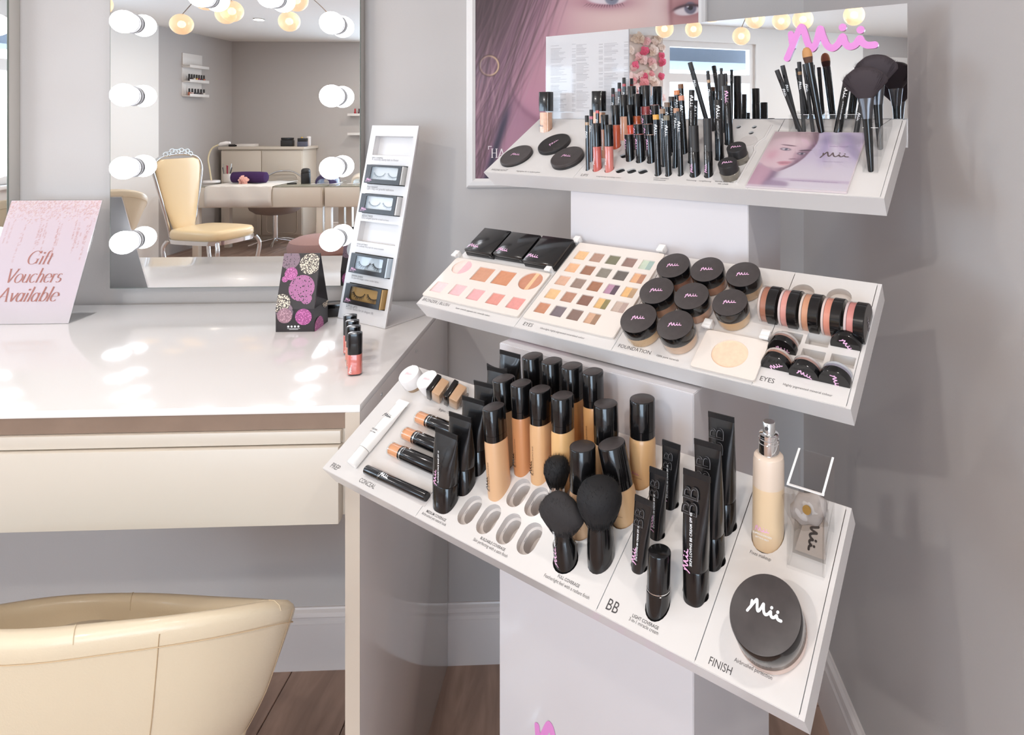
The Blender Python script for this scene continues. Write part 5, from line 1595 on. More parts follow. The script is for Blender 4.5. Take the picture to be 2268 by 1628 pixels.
def b_fan_brush(r, H, w, par):
    # w = half width of the ferrule zone; a flat fan of hair over a flattened ferrule and slim handle
    hb = .046
    lathe('handle', [(.0035, -.012), (.0055, .03), (.0068, H - hb - .035), (.0072, H - hb - .030)], BLACK, r, 16)
    rings = [ring(H - hb - .030, .0074, .0074, 24), ring(H - hb - .012, .0098, .0064, 24), ring(H - hb, .0118, .0056, 24, 2.4)]
    from_bm('ferrule', loft_bm(rings), mat('dark_chrome', (92, 90, 92), .25, metal=.9), r, 40)
    rng = random.Random(int(H * 1e5))
    rings = []
    for f, rx, ry in ((0, .0112, .0052), (.2, .0185, .0075), (.45, .0270, .0098), (.65, .0318, .0105), (.82, .0315, .0098), (.93, .0265, .0078), (1.0, .0160, .004)):
        rings.append([Vector((p.x, p.y, H - hb + hb * f - (abs(p.x) / .032) ** 2 * .012 * f)) for p in ring(0, rx, ry, 32)])
    bm = loft_bm(rings)
    roots, tips = [], []
    for i in range(900):
        f = rng.uniform(-1, 1); g = rng.uniform(-1, 1)
        roots.append((f * .017, g * .0065, H - hb * .75))
        zz = H - (f ** 2) * .013 - abs(rng.gauss(0, .0025))
        tips.append((f * .0325 + rng.gauss(0, .0008), g * .0098, zz + rng.uniform(0, .0022)))
    hair_bm(bm, roots, tips, .0003, rng)
    from_bm('bristles', bm, FUR_P, r, 60)
def b_powder_brush(r, H, w, par):
    big = par.get('big')
    Rb = .0272 if big else .0168
    hb = .056 if big else .038
    rh = .0165 if big else .0105
    hz = H - hb
    lathe('handle', [(rh * .95, -.02), (rh * 1.02, .004), (rh * .97, hz * .6), (rh * .92, hz - .003), (rh * .88, hz + .004)], BLACK, r, 28)
    prof = [(rh * .86, hz + .003), (rh * 1.05, hz + hb * .14), (Rb * .86, hz + hb * .32), (Rb * .97, hz + hb * .48), (Rb, hz + hb * .6), (Rb * .95, hz + hb * .74), (Rb * .80, hz + hb * .87), (Rb * .5, hz + hb * .965), (Rb * .15, H)]
    bm = loft_bm([ring(z, q, q, 30) for q, z in prof])
    rng = random.Random(int(H * 1e6))
    roots, tips = [], []
    for i in range(1700):
        a_ = rng.uniform(0, 2 * math.pi)
        f = rng.random()
        k_ = f * (len(prof) - 3) + 1
        i0 = int(k_); fr = k_ - i0
        q = prof[i0][0] * (1 - fr) + prof[i0 + 1][0] * fr
        z = prof[i0][1] * (1 - fr) + prof[i0 + 1][1] * fr
        nx_ = .45 + .5 * f
        roots.append((q * .86 * math.cos(a_), q * .86 * math.sin(a_), z - .007))
        o_ = q + rng.uniform(.0002, .0016)
        tips.append((o_ * math.cos(a_ + rng.uniform(-.03, .03)), o_ * math.sin(a_), z + rng.uniform(.001, .0045)))
    hair_bm(bm, roots, tips, .00022, rng)
    from_bm('bristles', bm, FUR_K, r, 60)
    if not big:
        lathe('ferrule', [(rh * .95, hz - .012), (rh * .95, hz + .0035)], CHROME, r, 28)
def b_flat_brush(r, H, w, par):
    hb = .050
    hz = H - hb
    rings = [ring(-.02, .0150, .0125, 28), ring(.02, .0152, .0125, 28), ring(hz - .006, .0118, .0100, 28), ring(hz + .002, .0122, .0095, 28)]
    from_bm('handle', loft_bm(rings), BLACK, r, 40)
    sh = [(0, .0118, .009), (.16, .0200, .0120), (.36, .0315, .0150), (.48, .0335, .0155), (.62, .0300, .0150), (.80, .0220, .0120), (.94, .0120, .007), (1.0, .0055, .003)]
    rings = [[Vector((p.x, p.y, hz + hb * f)) for p in ring(0, a_, b_, 30)] for f, a_, b_ in sh]
    bm = loft_bm(rings)
    rng = random.Random(9)
    roots, tips = [], []
    for i in range(1600):
        t = rng.uniform(0, 2 * math.pi)
        f = rng.uniform(.12, .93)
        j = max(q for q in range(len(sh)) if sh[q][0] <= f)
        fr = (f - sh[j][0]) / (sh[j + 1][0] - sh[j][0])
        a_ = sh[j][1] * (1 - fr) + sh[j + 1][1] * fr
        b_ = sh[j][2] * (1 - fr) + sh[j + 1][2] * fr
        roots.append((a_ * .85 * math.cos(t), b_ * .85 * math.sin(t), hz + hb * f - .006))
        g = 1 + rng.uniform(.01, .06)
        tips.append((a_ * g * math.cos(t), b_ * g * math.sin(t), hz + hb * f + rng.uniform(.001, .004)))
    hair_bm(bm, roots, tips, .00022, rng)
    from_bm('bristles', bm, mat('grey_black_bristles', (40, 36, 36), .8), r, 60)
    logo((-.0050, -.0118, .010), (0, 0, 1), (-.35, -1, 0), .022, PINKFOIL, r, .065)
    text_on('MIRACLE BASE', (-.0030, -.0122, .022), (0, 0, 1), (-.3, -1, 0), .030, WHITEPRINT, r, .01)
TUBEK = mat('tube_black', (22, 21, 22), .24, coat=.35)
CRIMP = mat('crimp_black', (30, 29, 30), .4)
def b_tube(r, H, w, par):
    kind = par['kind']
    hc = {'base': .0285, 'eye': .004, 'bb': .030}[kind]
    wid = w * par['fw']
    w = wid
    r0 = w * (.86 if kind != 'eye' else .72)
    d0 = r0 * (.72 if kind == 'base' else .92)
    rings = [ring(-EMB, r0 * .93, d0 * .93, 30, 2.6), ring(hc - .0008, r0 * .98, d0 * .98, 30, 2.6)]
    if kind != 'eye':
        from_bm('cap', loft_bm(rings + [ring(hc, r0 * .95, d0 * .95, 30, 2.6)]), BLACK, r, 40)
        z0 = hc + .0006
    else:
        z0 = -EMB
    zc = H - (.0065 if kind != 'bb' else .0062)
    rings = []
    for f in (0, .04, .3, .5, .68, .82, .92, 1.0):
        k_ = f ** 1.7
        rx = r0 * (1 - f) + wid * f if f > 0 else r0 * .97
        ry = d0 * (1 - k_) + .0008 * k_
        if kind == 'bb' and 'dented' in r['label'] and .4 < f < .95: ry *= .72
        rings.append(ring(z0 + (zc - z0) * f, rx, ry, 30, 2.4 + 1.5 * f))
    bd = from_bm('tube_body', loft_bm(rings), TUBEK, r, 70)
    rng = random.Random(int(H * 1e6))
    for v in bd.data.vertices:                     # squeezed here and there
        f = max(0, (v.co.z - z0) / (zc - z0))
        if .15 < f < .97:
            v.co.y *= 1 - .22 * math.sin(f * 9 + rng.uniform(-.1, .1) + v.co.x * 90) * f * (1 - f) * 2
    curl = .0035 if 'curling' in r['label'] else .0
    bm = bmesh.new()
    n_ = 12
    V = []
    for i in range(n_ + 1):
        x = -wid + 2 * wid * i / n_
        bow = curl * ((i / n_ - .5) * 2) ** 2
        V.append([bm.verts.new((x, y, z + (bow if z > zc else 0))) for y, z in ((-.0007, zc - .0004), (.0007, zc - .0004), (.0007, H), (-.0007, H))])
    for i in range(n_):
        for j in range(4):
            bm.faces.new((V[i][j], V[i + 1][j], V[i + 1][(j + 1) % 4], V[i][(j + 1) % 4]))
    bm.faces.new(V[0]); bm.faces.new(V[-1][::-1])
    from_bm('crimp', bm, CRIMP, r, 40)
    # pressed ribs of the crimp
    bm = bmesh.new()
    m_ = int(wid * 2 / .0011)
    for i in range(m_):
        x = -wid + .0006 + i * .0011
        add_box(bm, (x, -.00095, zc + .0008), (x + .0005, -.0007, H - .0006))
    from_bm('crimp_ribs', bm, CRIMP, r, 40)['kind'] = 'stuff'
    foil = PINKFOIL
    if kind == 'base':
        logo((-r0 * .25, -d0 - .0003, hc + .012), (0, 0, 1), (-.1, -1, 0), .020, foil if par.get('pink') else mat('lilac_foil', (170, 130, 170), .35), r, .065)
        text_on('FLAWLESS FACE BASE SPF 10', (r0 * .12, -d0 - .0004, hc + .006), (0, 0, 1), (.05, -1, 0), .044, WHITEPRINT, r, .012)
    else:
        L_ = {'eye': .018, 'bb': .024}[kind]
        logo((-r0 * .35, -d0 - .0004, max(hc, 0) + .012), (0, 0, 1), (-.15, -1, 0), L_, foil, r, .065)
        text_on('EYE LOVING BB CREAM SPF 15' if kind == 'eye' else 'SKIN LOVING BB CREAM SPF 45', (r0 * .12, -d0 - .0005, max(hc, 0) + .007), (0, 0, 1), (0, -1, 0), .040 if kind == 'eye' else .058, WHITEPRINT, r, .012)
        # big outlined BB near the crimp
        me, w_ = text_mesh('BB')
        cu_h = .0125 if kind == 'eye' else .0185
        za, zb_ = zc - cu_h * 2.0, zc - cu_h * .45
        fy = lambda z: -(d0 * (1 - ((z - z0) / (zc - z0)) ** 1.7) + .0008) - .0007
        dir_ = Vector((0, fy(zb_) - fy(za), zb_ - za)).normalized()
        nr_ = Vector((0, -dir_.z, dir_.y))
        text_on('BB', (wid * .30, fy(za), za), dir_, nr_, zb_ - za, mat('bb_grey', (104, 102, 104), .4), r)
        text_on('BB', Vector((wid * .30 - .0004, fy(za), za)) + dir_ * .0004 + nr_ * .0002, dir_, nr_, zb_ - za - .0006, TUBEK, r, -.013)
def b_velvet(r, H, w, par):
    H1 = H * (1 - par['cap'])
    asp = 1.16
    c = par['col']
    gl = mat('frosted_%d_%d_%d' % c, c, .38, coat=.25)
    w *= .92
    lathe('bottle', [(w, -EMB), (w * 1.02, 0), (w * 1.02, H1 - .004), (w * .97, H1)], gl, r, 30, asp, 2.5)
    lathe('collar', [(w * .985, H1), (w * .985, H1 + .0085)], BLACK, r, 30, asp, 2.5)
    lathe('cap', [(w * 1.0, H1 + .0090), (w * 1.0, H - .0012), (w * .97, H - .0003), (w * .9, H)], BLACK, r, 30, asp, 2.5)
    lathe('cap_top', [(w * .93, H), (w * .9, H + .0003)], CHARC, r, 30, asp, 2.5)
    logo((-w * .48, -w * 1.02 * asp * .935 - .0006, .014), (0, 0, 1), (-.30, -.95, 0), .018, BLACK, r, .06)
    text_on('VELVET RADIANCE FACE BASE', (-w * .08, -w * 1.02 * asp - .0004, .004), (0, 0, 1), (-.06, -1, 0), .040, mat('brown_print', (110, 78, 52), .6), r)
def b_roundbottle(r, H, w, par):
    H1 = H * (1 - par['cap'])
    c = par['col']
    gl = mat('frosted_%d_%d_%d' % c, c, .34, coat=.3)
    lathe('bottle', [(w * .98, -EMB), (w * 1.02, .002), (w * 1.0, H1 - .006), (w * .93, H1 - .001), (w * .9, H1)], gl, r, 32)
    lathe('collar', [(w * .97, H1), (w * .97, H1 + .0095)], BLACK, r, 32)
    lathe('cap', [(w * .985, H1 + .010), (w * .965, H - .0012), (w * .94, H - .0003), (w * .88, H)], BLACK, r, 32)
    lathe('cap_top', [(w * .90, H), (w * .87, H + .0003)], CHARC, r, 32)
    logo((-w * .1, -w * 1.0 - .0004, .010), (1, 0, 0), (-.05, -1, 0), w * .85, mat('rose_print', (190, 120, 130), .4), r, .06)
    text_on('ABSOLUTE FACE BASE', (-w * .55, -w - .0003, .0045), (1, 0, 0), (0, -1, 0), w * 1.1, mat('brown_print', (110, 78, 52), .6), r)
def b_stickfoundation(r, H, w, par):
    hs = H * .30
    lathe('base', [(w * .98, -EMB), (w, 0), (w, hs - .0007), (w * .95, hs - .0002), (w * .95, hs + .0012)], BLACK, r, 34)
    lathe('seam_ring', [(w * 1.0, hs + .0012), (w * 1.0, hs + .0022)], CHROME, r, 34)
    lathe('cap', [(w * .95, hs + .0022), (w * .985, hs + .0028), (w * .97, H - .0012), (w * .94, H - .0003), (w * .85, H)], BLACK, r, 34)
def b_spray(r, H, w, par):
    hs = H * .72
    w *= .93
    fr = mat('frosted_glass', (222, 202, 184), .35, trans=0.0, coat=.3)
    lq = mat('mist_liquid', (224, 196, 160), .3, coat=.3)
    lv = hs * .62
    lathe('liquid_fill', [(w, -EMB), (w * 1.01, 0), (w * 1.005, lv)], lq, r, 36, cap1=False)
    lathe('glass_shoulder', [(w * 1.005, lv), (w * .985, hs - .008), (w * .93, hs - .0025), (w * .78, hs), (w * .55, hs + .0006)], fr, r, 36, cap0=False)
    lathe('collar', [(w * .66, hs), (w * .67, hs + .0010), (w * .67, hs + .0125), (w * .64, hs + .0132), (w * .64, hs + .0145), (w * .66, hs + .0150), (w * .66, hs + .0172), (w * .60, hs + .0178), (w * .60, hs + .0195), (w * .62, hs + .020), (w * .62, hs + .0225), (w * .52, hs + .0232)], CHROME, r, 30)
    lathe('pump_head', [(w * .40, hs + .0232), (w * .40, H - .0008), (w * .37, H)], mat('silver_pump', (206, 206, 204), .22, metal=.9), r, 26)
    nz = lathe('nozzle', [(.0022, 0), (.0022, .0008), (.0008, .0009)], GREYPRINT, r, 12)
    nz.matrix_local = frame((.0, -w * .40, H - .0055), (1, 0, 0), (0, 0, 1), (0, -1, 0))
    logo((-.001, -w - .0006, .0135), (1, 0, 0), (0, -1, 0), w * .95, PINKFOIL, r, .06, radius=w)
    text_on('SUPERCHARGED', (-w * .62, -w - .0006, .0075), (1, 0, 0), (0, -1, 0), w * 1.25, WHITEPRINT, r, .01)
    text_on('SETTING MIST', (-w * .46, -w - .0006, .0035), (1, 0, 0), (0, -1, 0), w * .9, WHITEPRINT, r, .01)

NAMES = {'highlighter': ('highlighter_bottle', 'cosmetic bottle'), 'pencil': ('makeup_pencil', 'pencil'), 'gloss': ('lip_gloss', 'lip gloss'), 'lipstick': ('lipstick', 'lipstick'), 'stick': ('eyeshadow_stick', 'eyeshadow'),
         'mascara': ('mascara', 'mascara'), 'concealer_brush': ('concealer_brush', 'makeup brush'), 'fan_brush': ('fan_brush', 'makeup brush'), 'tube': ('cream_tube', 'cosmetic tube'), 'velvet': ('foundation_bottle', 'cosmetic bottle'),
         'roundbottle': ('foundation_bottle', 'cosmetic bottle'), 'powder_brush': ('powder_brush', 'makeup brush'), 'flat_brush': ('flat_brush', 'makeup brush'), 'stickfoundation': ('foundation_stick', 'cosmetic stick'), 'spray': ('spray_bottle', 'spray bottle')}
for it in UPRIGHT:
    kind, k, s, t, ax, ay, az, H, w, par, label, grp = it
    P = OR[k] + A * s + D * t
    zx = (A * ax + B * ay + UPZ * az).normalized()
    xx = (A - zx * A.dot(zx)).normalized()
    yy = zx.cross(xx)
    nm, cat = NAMES[kind]
    r = empty(nm, label=label, cat=cat, group=grp, mw=frame(P, xx, yy, zx))
    globals()['b_' + kind](r, H, w, par)

# ------------------------------------------------------------------ goods lying flat on the trays
SCRIPTPINK = mat('script_pink', (238, 186, 220), .4)
def b_compact(r, w, h, par):
    lathe('base', rcap(w, -.002, h * .45, 0, 0), BLACK_SAT, r, 44)
    lathe('lid', [(w * 1.0, h * .5), (w * 1.0, h - .0022), (w * .985, h - .0008), (w * .95, h), (w * .80, h - .0006), (w * .3, h - .0009)], CHARC if not par['rot'] else BLACK_SAT, r, 44)
    a_ = par['rot']
    logo((0, 0, h + .0002), (math.cos(a_), math.sin(a_), 0), (0, 0, 1), w * .62, SCRIPTPINK, r, .065)
def b_gelpot(r, w, h, par):
    lathe('glass_pot', [(w * .86, -.004), (w * .98, 0), (w * 1.02, h * .42), (w * .95, h * .45)], mat('smoky_glass', (118, 110, 98), .12, coat=.6), r, 36)
    lathe('lid', [(w * .97, h * .46), (w * .97, h - .001), (w * .94, h - .0002), (w * .8, h)], BLACK_SAT, r, 36)
    logo((0, 0, h + .0003), (.95, .3, 0), (0, 0, 1), w * 1.0, SCRIPTPINK, r, .07)
def b_jar(r, w, h, par):
    c = par['col']
    lathe('powder_body', [(w * .80, -.002), (w * .90, .0005), (w * .955, .004), (w * .965, h * .48)], M_(c, .2, .5, 'powder'), r, 40)
    lathe('glass_base', [(w * .92, .0002), (w * .975, .0035), (w * .985, h * .49)], GLASS, r, 40, cap0=False, cap1=False)
    lathe('lid_side', [(w * .985, h * .50), (w * 1.0, h * .52), (w * 1.0, h - .0012), (w * .985, h - .0002)], BLACK, r, 40, cap1=False)
    lathe('lid_top', [(w * .985, h - .0002), (w * .96, h)], CHARC, r, 40, cap0=False)
    logo((0, 0, h + .0003), (.97, .24, 0), (0, 0, 1), w * .70, SCRIPTPINK, r, .07)
def b_bigjar(r, w, h, par):
    w *= .975
    lathe('powder_body', [(w * .90, -.001), (w * 1.0, .003), (w * 1.02, h * .30)], M_((206, 178, 164), .25, .4, 'powder'), r, 56)
    lathe('lid_side', [(w * 1.0, h * .30), (w * 1.015, h * .32), (w * 1.01, h - .0016), (w * .99, h - .0003)], BLACK, r, 56, cap1=False)
    lathe('lid_top', [(w * .99, h - .0003), (w * .97, h)], CHARC, r, 56, cap0=False)
    logo((0, .002, h + .0004), (1, .0, 0), (0, 0, 1), w * .95, WHITEPRINT, r, .075)
    text_on('Airbrushed perfection', (-w * .2, -w - .0036, h * .50), (1, 0, 0), (0, -1, 0), w * .7, mat('faint_print', (52, 48, 48), .5), r)
def b_whitejar(r, w, h, par):
    lathe('tan_base', [(w * .80, -.001), (w * .84, .001), (w * .84, h * .30)], mat('jar_tan', (160, 132, 104), .3), r, 36)
    lathe('lid', [(w * .97, h * .30), (w * 1.0, h * .33), (w * 1.0, h - .002), (w * .96, h - .0002), (w * .9, h)], WHITE, r, 36)
    logo((0, 0, h + .0003), (.98, .2, 0), (0, 0, 1), w * .75, mat('pale_pink_print', (232, 190, 196), .4), r, .06)
NAMES2 = {'compact': ('round_compact', 'compact'), 'gelpot': ('gel_liner_pot', 'pot'), 'jar': ('foundation_jar', 'jar'), 'bigjar': ('powder_jar', 'jar'), 'whitejar': ('cream_jar', 'jar')}
for kind, k, s, t, w, h, par, label, grp in NORMAL:
    r = empty(NAMES2[kind][0], label=label, cat=NAMES2[kind][1], group=grp, mw=frame(OR[k] + A * s + D * t, A, D, N))
    globals()['b_' + kind](r, w, h, par)
def on_tray(k, s, t, n=0.0, rot=0.0):
    return TM[k] @ Matrix.Translation((s, t, n)) @ Matrix.Rotation(rot, 4, 'Z')

# square compacts at the back of the middle tray
for q, l in zip(SQ, ('square black compact at the left end of the trio on the middle tray', 'square black compact in the middle of the trio', 'square black compact at the right end of the trio, scuffed lid')):
    cx_ = sum(p[0] for p in q) / 4; cy_ = sum(p[1] for p in q) / 4
    w = (q[1][0] - q[0][0] + q[2][0] - q[3][0]) / 2 - .001; hh = (q[0][1] - q[3][1] + q[1][1] - q[2][1]) / 2
    r = empty('square_compact', label=l, cat='compact', group='square black compacts', mw=on_tray(1, cx_, cy_))
    box('base', (-w / 2, -hh / 2, .0012), (w / 2, hh / 2, .0085), BLACK_SAT, r, .0008)
    box('lid', (-w / 2, -hh / 2, .0090), (w / 2, hh / 2, .0165), BLACK, r, .0012)
    box('clasp', (w * .38, -hh / 2 - .0006, .006), (w * .46, -hh / 2 + .001, .011), BLACK, r)
    logo((-w * .28, -hh * .30, .0167), (1, 0, 0), (0, 0, 1), w * .34, SCRIPTPINK, r, .07)

CARDW = mat('palette_card', (228, 217, 207), .32, coat=.2)
def palette(name, label, cat, k, x0, x1, y0, y1, pans, th_=.005, mats=None):
    """card with cut windows; pans: (shape outline, [(colour, clip x range)])"""
    r = empty(name, label=label, cat=cat, mw=on_tray(k, x0, y0))
    w, hh = x1 - x0, y1 - y0
    link('card', plate_mesh(rrect(w / 2, hh / 2, w, hh, .004, 3), [o for o, _ in pans], .0024), CARDW, r).matrix_local = Matrix.Translation((0, 0, th_ + .0006))
    box('card_body', (.0008, .0008, .001), (w - .0008, hh - .0008, th_ - .0032), CARDW, r)
    for o, cols in pans:
        xs = [p[0] for p in o]
        for colr, f0, f1, rg in cols:
            xa, xb = min(xs) + (max(xs) - min(xs)) * f0, min(xs) + (max(xs) - min(xs)) * f1
            poly = clip(clip(list(o), (xa, 1), (xa, 0))[::-1][::-1], (xb, 0), (xb, 1))
            bm = bmesh.new()
            bm.faces.new([bm.verts.new((x, y, th_ - .0016)) for x, y in poly])
            from_bm('colour_pan', bm, mat('pan_%d_%d_%d' % colr, colr, rg, vary=(180, .12)), r, 30, False)
    return r
bx0, by0, bx1, by1 = .0008, .0172, .2372, .1165
pans = []
bc = [((238, 200, 196), 'o'), ((206, 148, 118), 's'), ((206, 140, 104), 's'), ((200, 140, 110), 'o'), ((238, 206, 206), 'r'), ((232, 186, 188), 'r'), ((228, 168, 168), 'r'), ((218, 146, 132), 'r'), ((222, 150, 142), 'r')]
for (s, t), (c, sh_) in zip(BPANS, bc):
    x, y = s - bx0, t - by0
    if sh_ == 'o' and c[0] > 220:
        pans.append((ell(x, y, .0225, .0175, 30), [((240, 210, 200), 0, .5, .3), ((236, 180, 184), .5, 1, .3)]))
    elif sh_ == 'o':
        pans.append((ell(x, y, .0240, .0205, 32), [((198, 136, 108), 0, .45, .4), ((234, 190, 148), .45, .62, .4), ((200, 140, 112), .62, 1, .4)]))
    elif sh_ == 's':
        pans.append((rrect(x, y, .0400, .0330, .001, 2), [(c, 0, 1, .45)]))
    else:
        pans.append((rrect(x, y, .0295, .0245, .001, 2), [(c, 0, 1, .45)]))
palette('blush_palette', 'cream tester card of bronzer and blush pans, left on the middle tray', 'palette', 1, bx0, bx1, by0, by1, pans)
ex0, ey0, ex1, ey1 = .2470, .0185, .4262, .1985
EC = [[(228, 184, 136), (176, 140, 122), (122, 118, 96), (146, 118, 108), ((196, 206, 186), (160, 178, 170))],
      [(226, 176, 136), (156, 112, 90), (138, 130, 118), (104, 96, 90), ((222, 172, 132), (176, 128, 104))],
      [(212, 168, 142), (150, 128, 116), (160, 112, 86), ((180, 140, 160), (96, 78, 88)), ((226, 180, 124), (182, 150, 118))],
      [(226, 184, 134), (176, 130, 108), (136, 98, 84), ((220, 178, 120), (140, 128, 88)), ((196, 174, 160), (180, 156, 146))],
      [(192, 134, 104), (120, 108, 112), (132, 108, 98), ((204, 164, 136), (158, 124, 100))]]
pans = []
for rr_, row in enumerate(EC):
    for cc, c in enumerate(row):
        x = .2705 + (.4055 - .2705) * cc / 4 - ex0
        y = .1688 + (.0441 - .1688) * rr_ / 4 - ey0
        cols = [(c, 0, 1, .45)] if not isinstance(c[0], tuple) else [(c[0], 0, .5, .4), (c[1], .5, 1, .4)]
        pans.append((rrect(x, y, .0235, .0215, .0008, 2), cols))
palette('eyeshadow_palette', 'cream tester card with a grid of brown eyeshadow pans', 'palette', 1, ex0, ex1, ey0, ey1, pans)
hx0, hy0, hx1, hy1 = .5590, .0032, .6500, .0665
palette('highlighter_palette', 'cream tester card with one large glowing highlighter disc', 'palette', 1, hx0, hx1, hy0, hy1, [(ell(HILI[4][0] - hx0, HILI[4][1] - hy0 - .001, .0255, .0225, 36), [((238, 206, 178), 0, 1, .22)])])

# five round jars lying on edge, and small jars sunk on edge in their slots
def edge_jar(name, mw, w, L_, col, label, grp, facing=1):
    r = empty(name, label=label, cat='jar', group=grp, mw=mw)     # local z is the jar's axis, lid at +z
    lathe('clear_base', [(w * .90, -L_ / 2), (w * .97, -L_ / 2 + .001), (w * .97, .0)], GLASS, r, 36)
    lathe('powder', [(w * .86, -L_ / 2 + .0042), (w * .93, -L_ / 2 + .0046), (w * .93, -.0006)], M_(col, .3, .4, 'powder'), r, 36)
    lathe('clear_rim', [(w * .90, -L_ / 2 + .0004), (w * .955, -L_ / 2 + .0012), (w * .955, -L_ / 2 + .0040), (w * .90, -L_ / 2 + .0042)], mat('rim_%d_%d_%d' % col, tuple(int(q * .35 + 226 * .65) for q in col), .15, coat=.5), r, 36)
    lathe('lid', [(w * 1.0, 0), (w * 1.0, L_ / 2 - .001), (w * .97, L_ / 2)], BLACK, r, 36)
    return r
for i, ((s, t), c, l) in enumerate(zip(JROW[:5], ((176, 112, 88), (224, 150, 138), (214, 150, 116), (224, 142, 120), (214, 134, 126)),
        ('round jar of bronze powder on edge, left end of the line of five', 'round jar of rose pink powder on edge, second in the line', 'round jar of tan powder on edge, middle of the line', 'round jar of peach powder on edge, fourth in the line', 'round jar of dusky pink powder on edge, right end showing its black lid'))):
    s = .6365 + .0292 * i
    t = .1240 - .0012 * i
    mw = TM[1] @ frame((s, t, .0105), Vector((0, 1, 0)), Vector((0, 0, 1)), Vector((1, 0, 0)))
    r = edge_jar('powder_jar', mw, .0265, .0262, c, l, 'round powder jars lying on edge')
    if i == 4:
        logo((0, 0, .0135), (0, 1, 0), (0, 0, 1), .022, mat('faint_grey_script', (150, 140, 146), .4), r, .07)
for i, ((s, t), c, ang, l) in enumerate(zip(SLOTS[4:], ((170, 132, 120), (176, 128, 108), (176, 138, 128), (152, 144, 158), (176, 164, 152)), (.15, -.5, .35, 1.35, .9),
        ('small jar on edge with a plum brown rim, furthest left at the back', 'small jar on edge above the word eyes, front left', 'small jar on edge with a dusty pink rim, front middle', 'small jar on edge with a lilac grey rim, front right', 'small jar on edge with a pale grey rim at the back right'))):
    zx = Vector((0, -.985, .17)); xx = Vector((1, 0, 0))
    mw = TM[1] @ frame((s, t + .004, .0010), xx, zx.cross(xx), zx)
    r = edge_jar('eyeshadow_jar', mw, .0192, .019, c, l, 'small eyeshadow jars in slots')
    logo((.002, .004, .0098), (math.cos(-ang), math.sin(-ang), 0), (0, 0, 1), .018, SCRIPTPINK, r, .08)

# bottom tray: white tube, pen, concealer sticks, glass cubes
(a0, a1), (b0, b1) = WTUBE
dx, dy = b0 - a0, b1 - a1
L_ = math.hypot(dx, dy)
r = empty('primer_tube', label='long white primer tube with black script lying along the left edge', cat='cosmetic tube', mw=TM[2] @ frame((a0, a1, .0095), Vector((-dy, dx, 0)) / L_, Vector((0, 0, 1)), Vector((dx, dy, 0)) / L_))
WT = mat('white_tube', (240, 238, 234), .22, coat=.4)
lathe('cap', rcap(.0092, -.002, .024, .0008, .0004), WT, r, 28)
rings = [ring(.0245 + (L_ - .028) * f, .0098 * (1 - f) + .0128 * f, .0098 * (1 - f ** 2.2) + .0008 * f ** 2.2, 28, 2 + f) for f in (0, .02, .3, .6, .8, .93, 1)]
from_bm('tube_body', loft_bm(rings), WT, r, 60)
box('crimp', (-.0132, -.0008, L_ - .004), (.0132, .0008, L_ + .004), WT, r, .0004)
logo((0, .0080, L_ - .030), (-1, 0, 0), (0, 1, .1), .018, BLACK, r, .065)
text_on('PREPARE', (.007, .0098, .052), (-1, 0, 0), (0, 1, 0), .014, GREYPRINT, r, .01)
text_on('AND PRIME', (.007, .0098, .048), (-1, 0, 0), (0, 1, 0), .013, GREYPRINT, r, .01)
for i, l in enumerate(('concealer stick with tan end, furthest up the tray of the three', 'concealer stick with tan end, middle of the three', 'concealer stick with tan end, lowest of the three')):
    (a0, a1), (b0, b1) = CONC[2 * i], CONC[2 * i + 1]
    dx, dy = b0 - a0, b1 - a1
    ln = .112
    v = Vector((dx, dy, 0)).normalized()
    r = empty('concealer_stick', label=l, cat='concealer', group='concealer sticks lying on the tray', mw=TM[2] @ frame((a0, a1, .0088), Vector((0, 0, 1)).cross(v), Vector((0, 0, 1)), v))
    lathe('clear_end', rcap(.0098, 0, .0065, .0012, 0), GLASS, r, 26)
    lathe('shade', [(.0088, .0025), (.0092, .003), (.0092, .026)], M_((216, 152, 108), .2, .5), r, 26)
    lathe('sleeve', [(.0100, .026), (.0100, .0285), (.0094, .0290), (.0094, .0315), (.0100, .0320), (.0100, ln - .001), (.0094, ln)], BLACK, r, 26)
    lathe('silver_ring', [(.00975, .0289), (.00975, .0315)], ALU, r, 26, cap0=False, cap1=False)
    logo((.0035, .0093, .043), (1, 0, 0), (.3, 1, 0), .011, WHITEPRINT, r, .07)
    text_on('CONCEALER', (-.003, .0100, .036), (1, 0, 0), (0, 1, 0), .009, WHITEPRINT, r)
(a0, a1), (b0, b1) = PEN
v = Vector((b0 - a0, b1 - a1, 0)); ln = v.length; v.normalize()
r = empty('concealer_pen', label='black concealer pen with white script lying near the word conceal', cat='pen', mw=TM[2] @ frame((a0, a1, .0062), Vector((0, 0, 1)).cross(v), Vector((0, 0, 1)), v))
lathe('cap', rcap(.0066, 0, .033, .0008, 0), BLACK, r, 24)
lathe('cap_band', [(.0062, .033), (.0062, .0342)], ALU, r, 24, cap0=False, cap1=False)
lathe('barrel', [(.0064, .0342), (.0064, ln - .002), (.0058, ln)], BLACK, r, 24)
logo((0, .0066, .046), (0, 0, 1), (0, 1, 0), .018, WHITEPRINT, r, .075)
rec = box('pen_rest', (a0 - .002, a1 - .008, .0009), (b0 + .002, b1 + .008, .0012), HOLE)
rec.name = 'pen_outline'
under_t = [o for o in bpy.data.objects if o.name.startswith('tray') and o.parent == stand]
rec.parent = under_t[2]
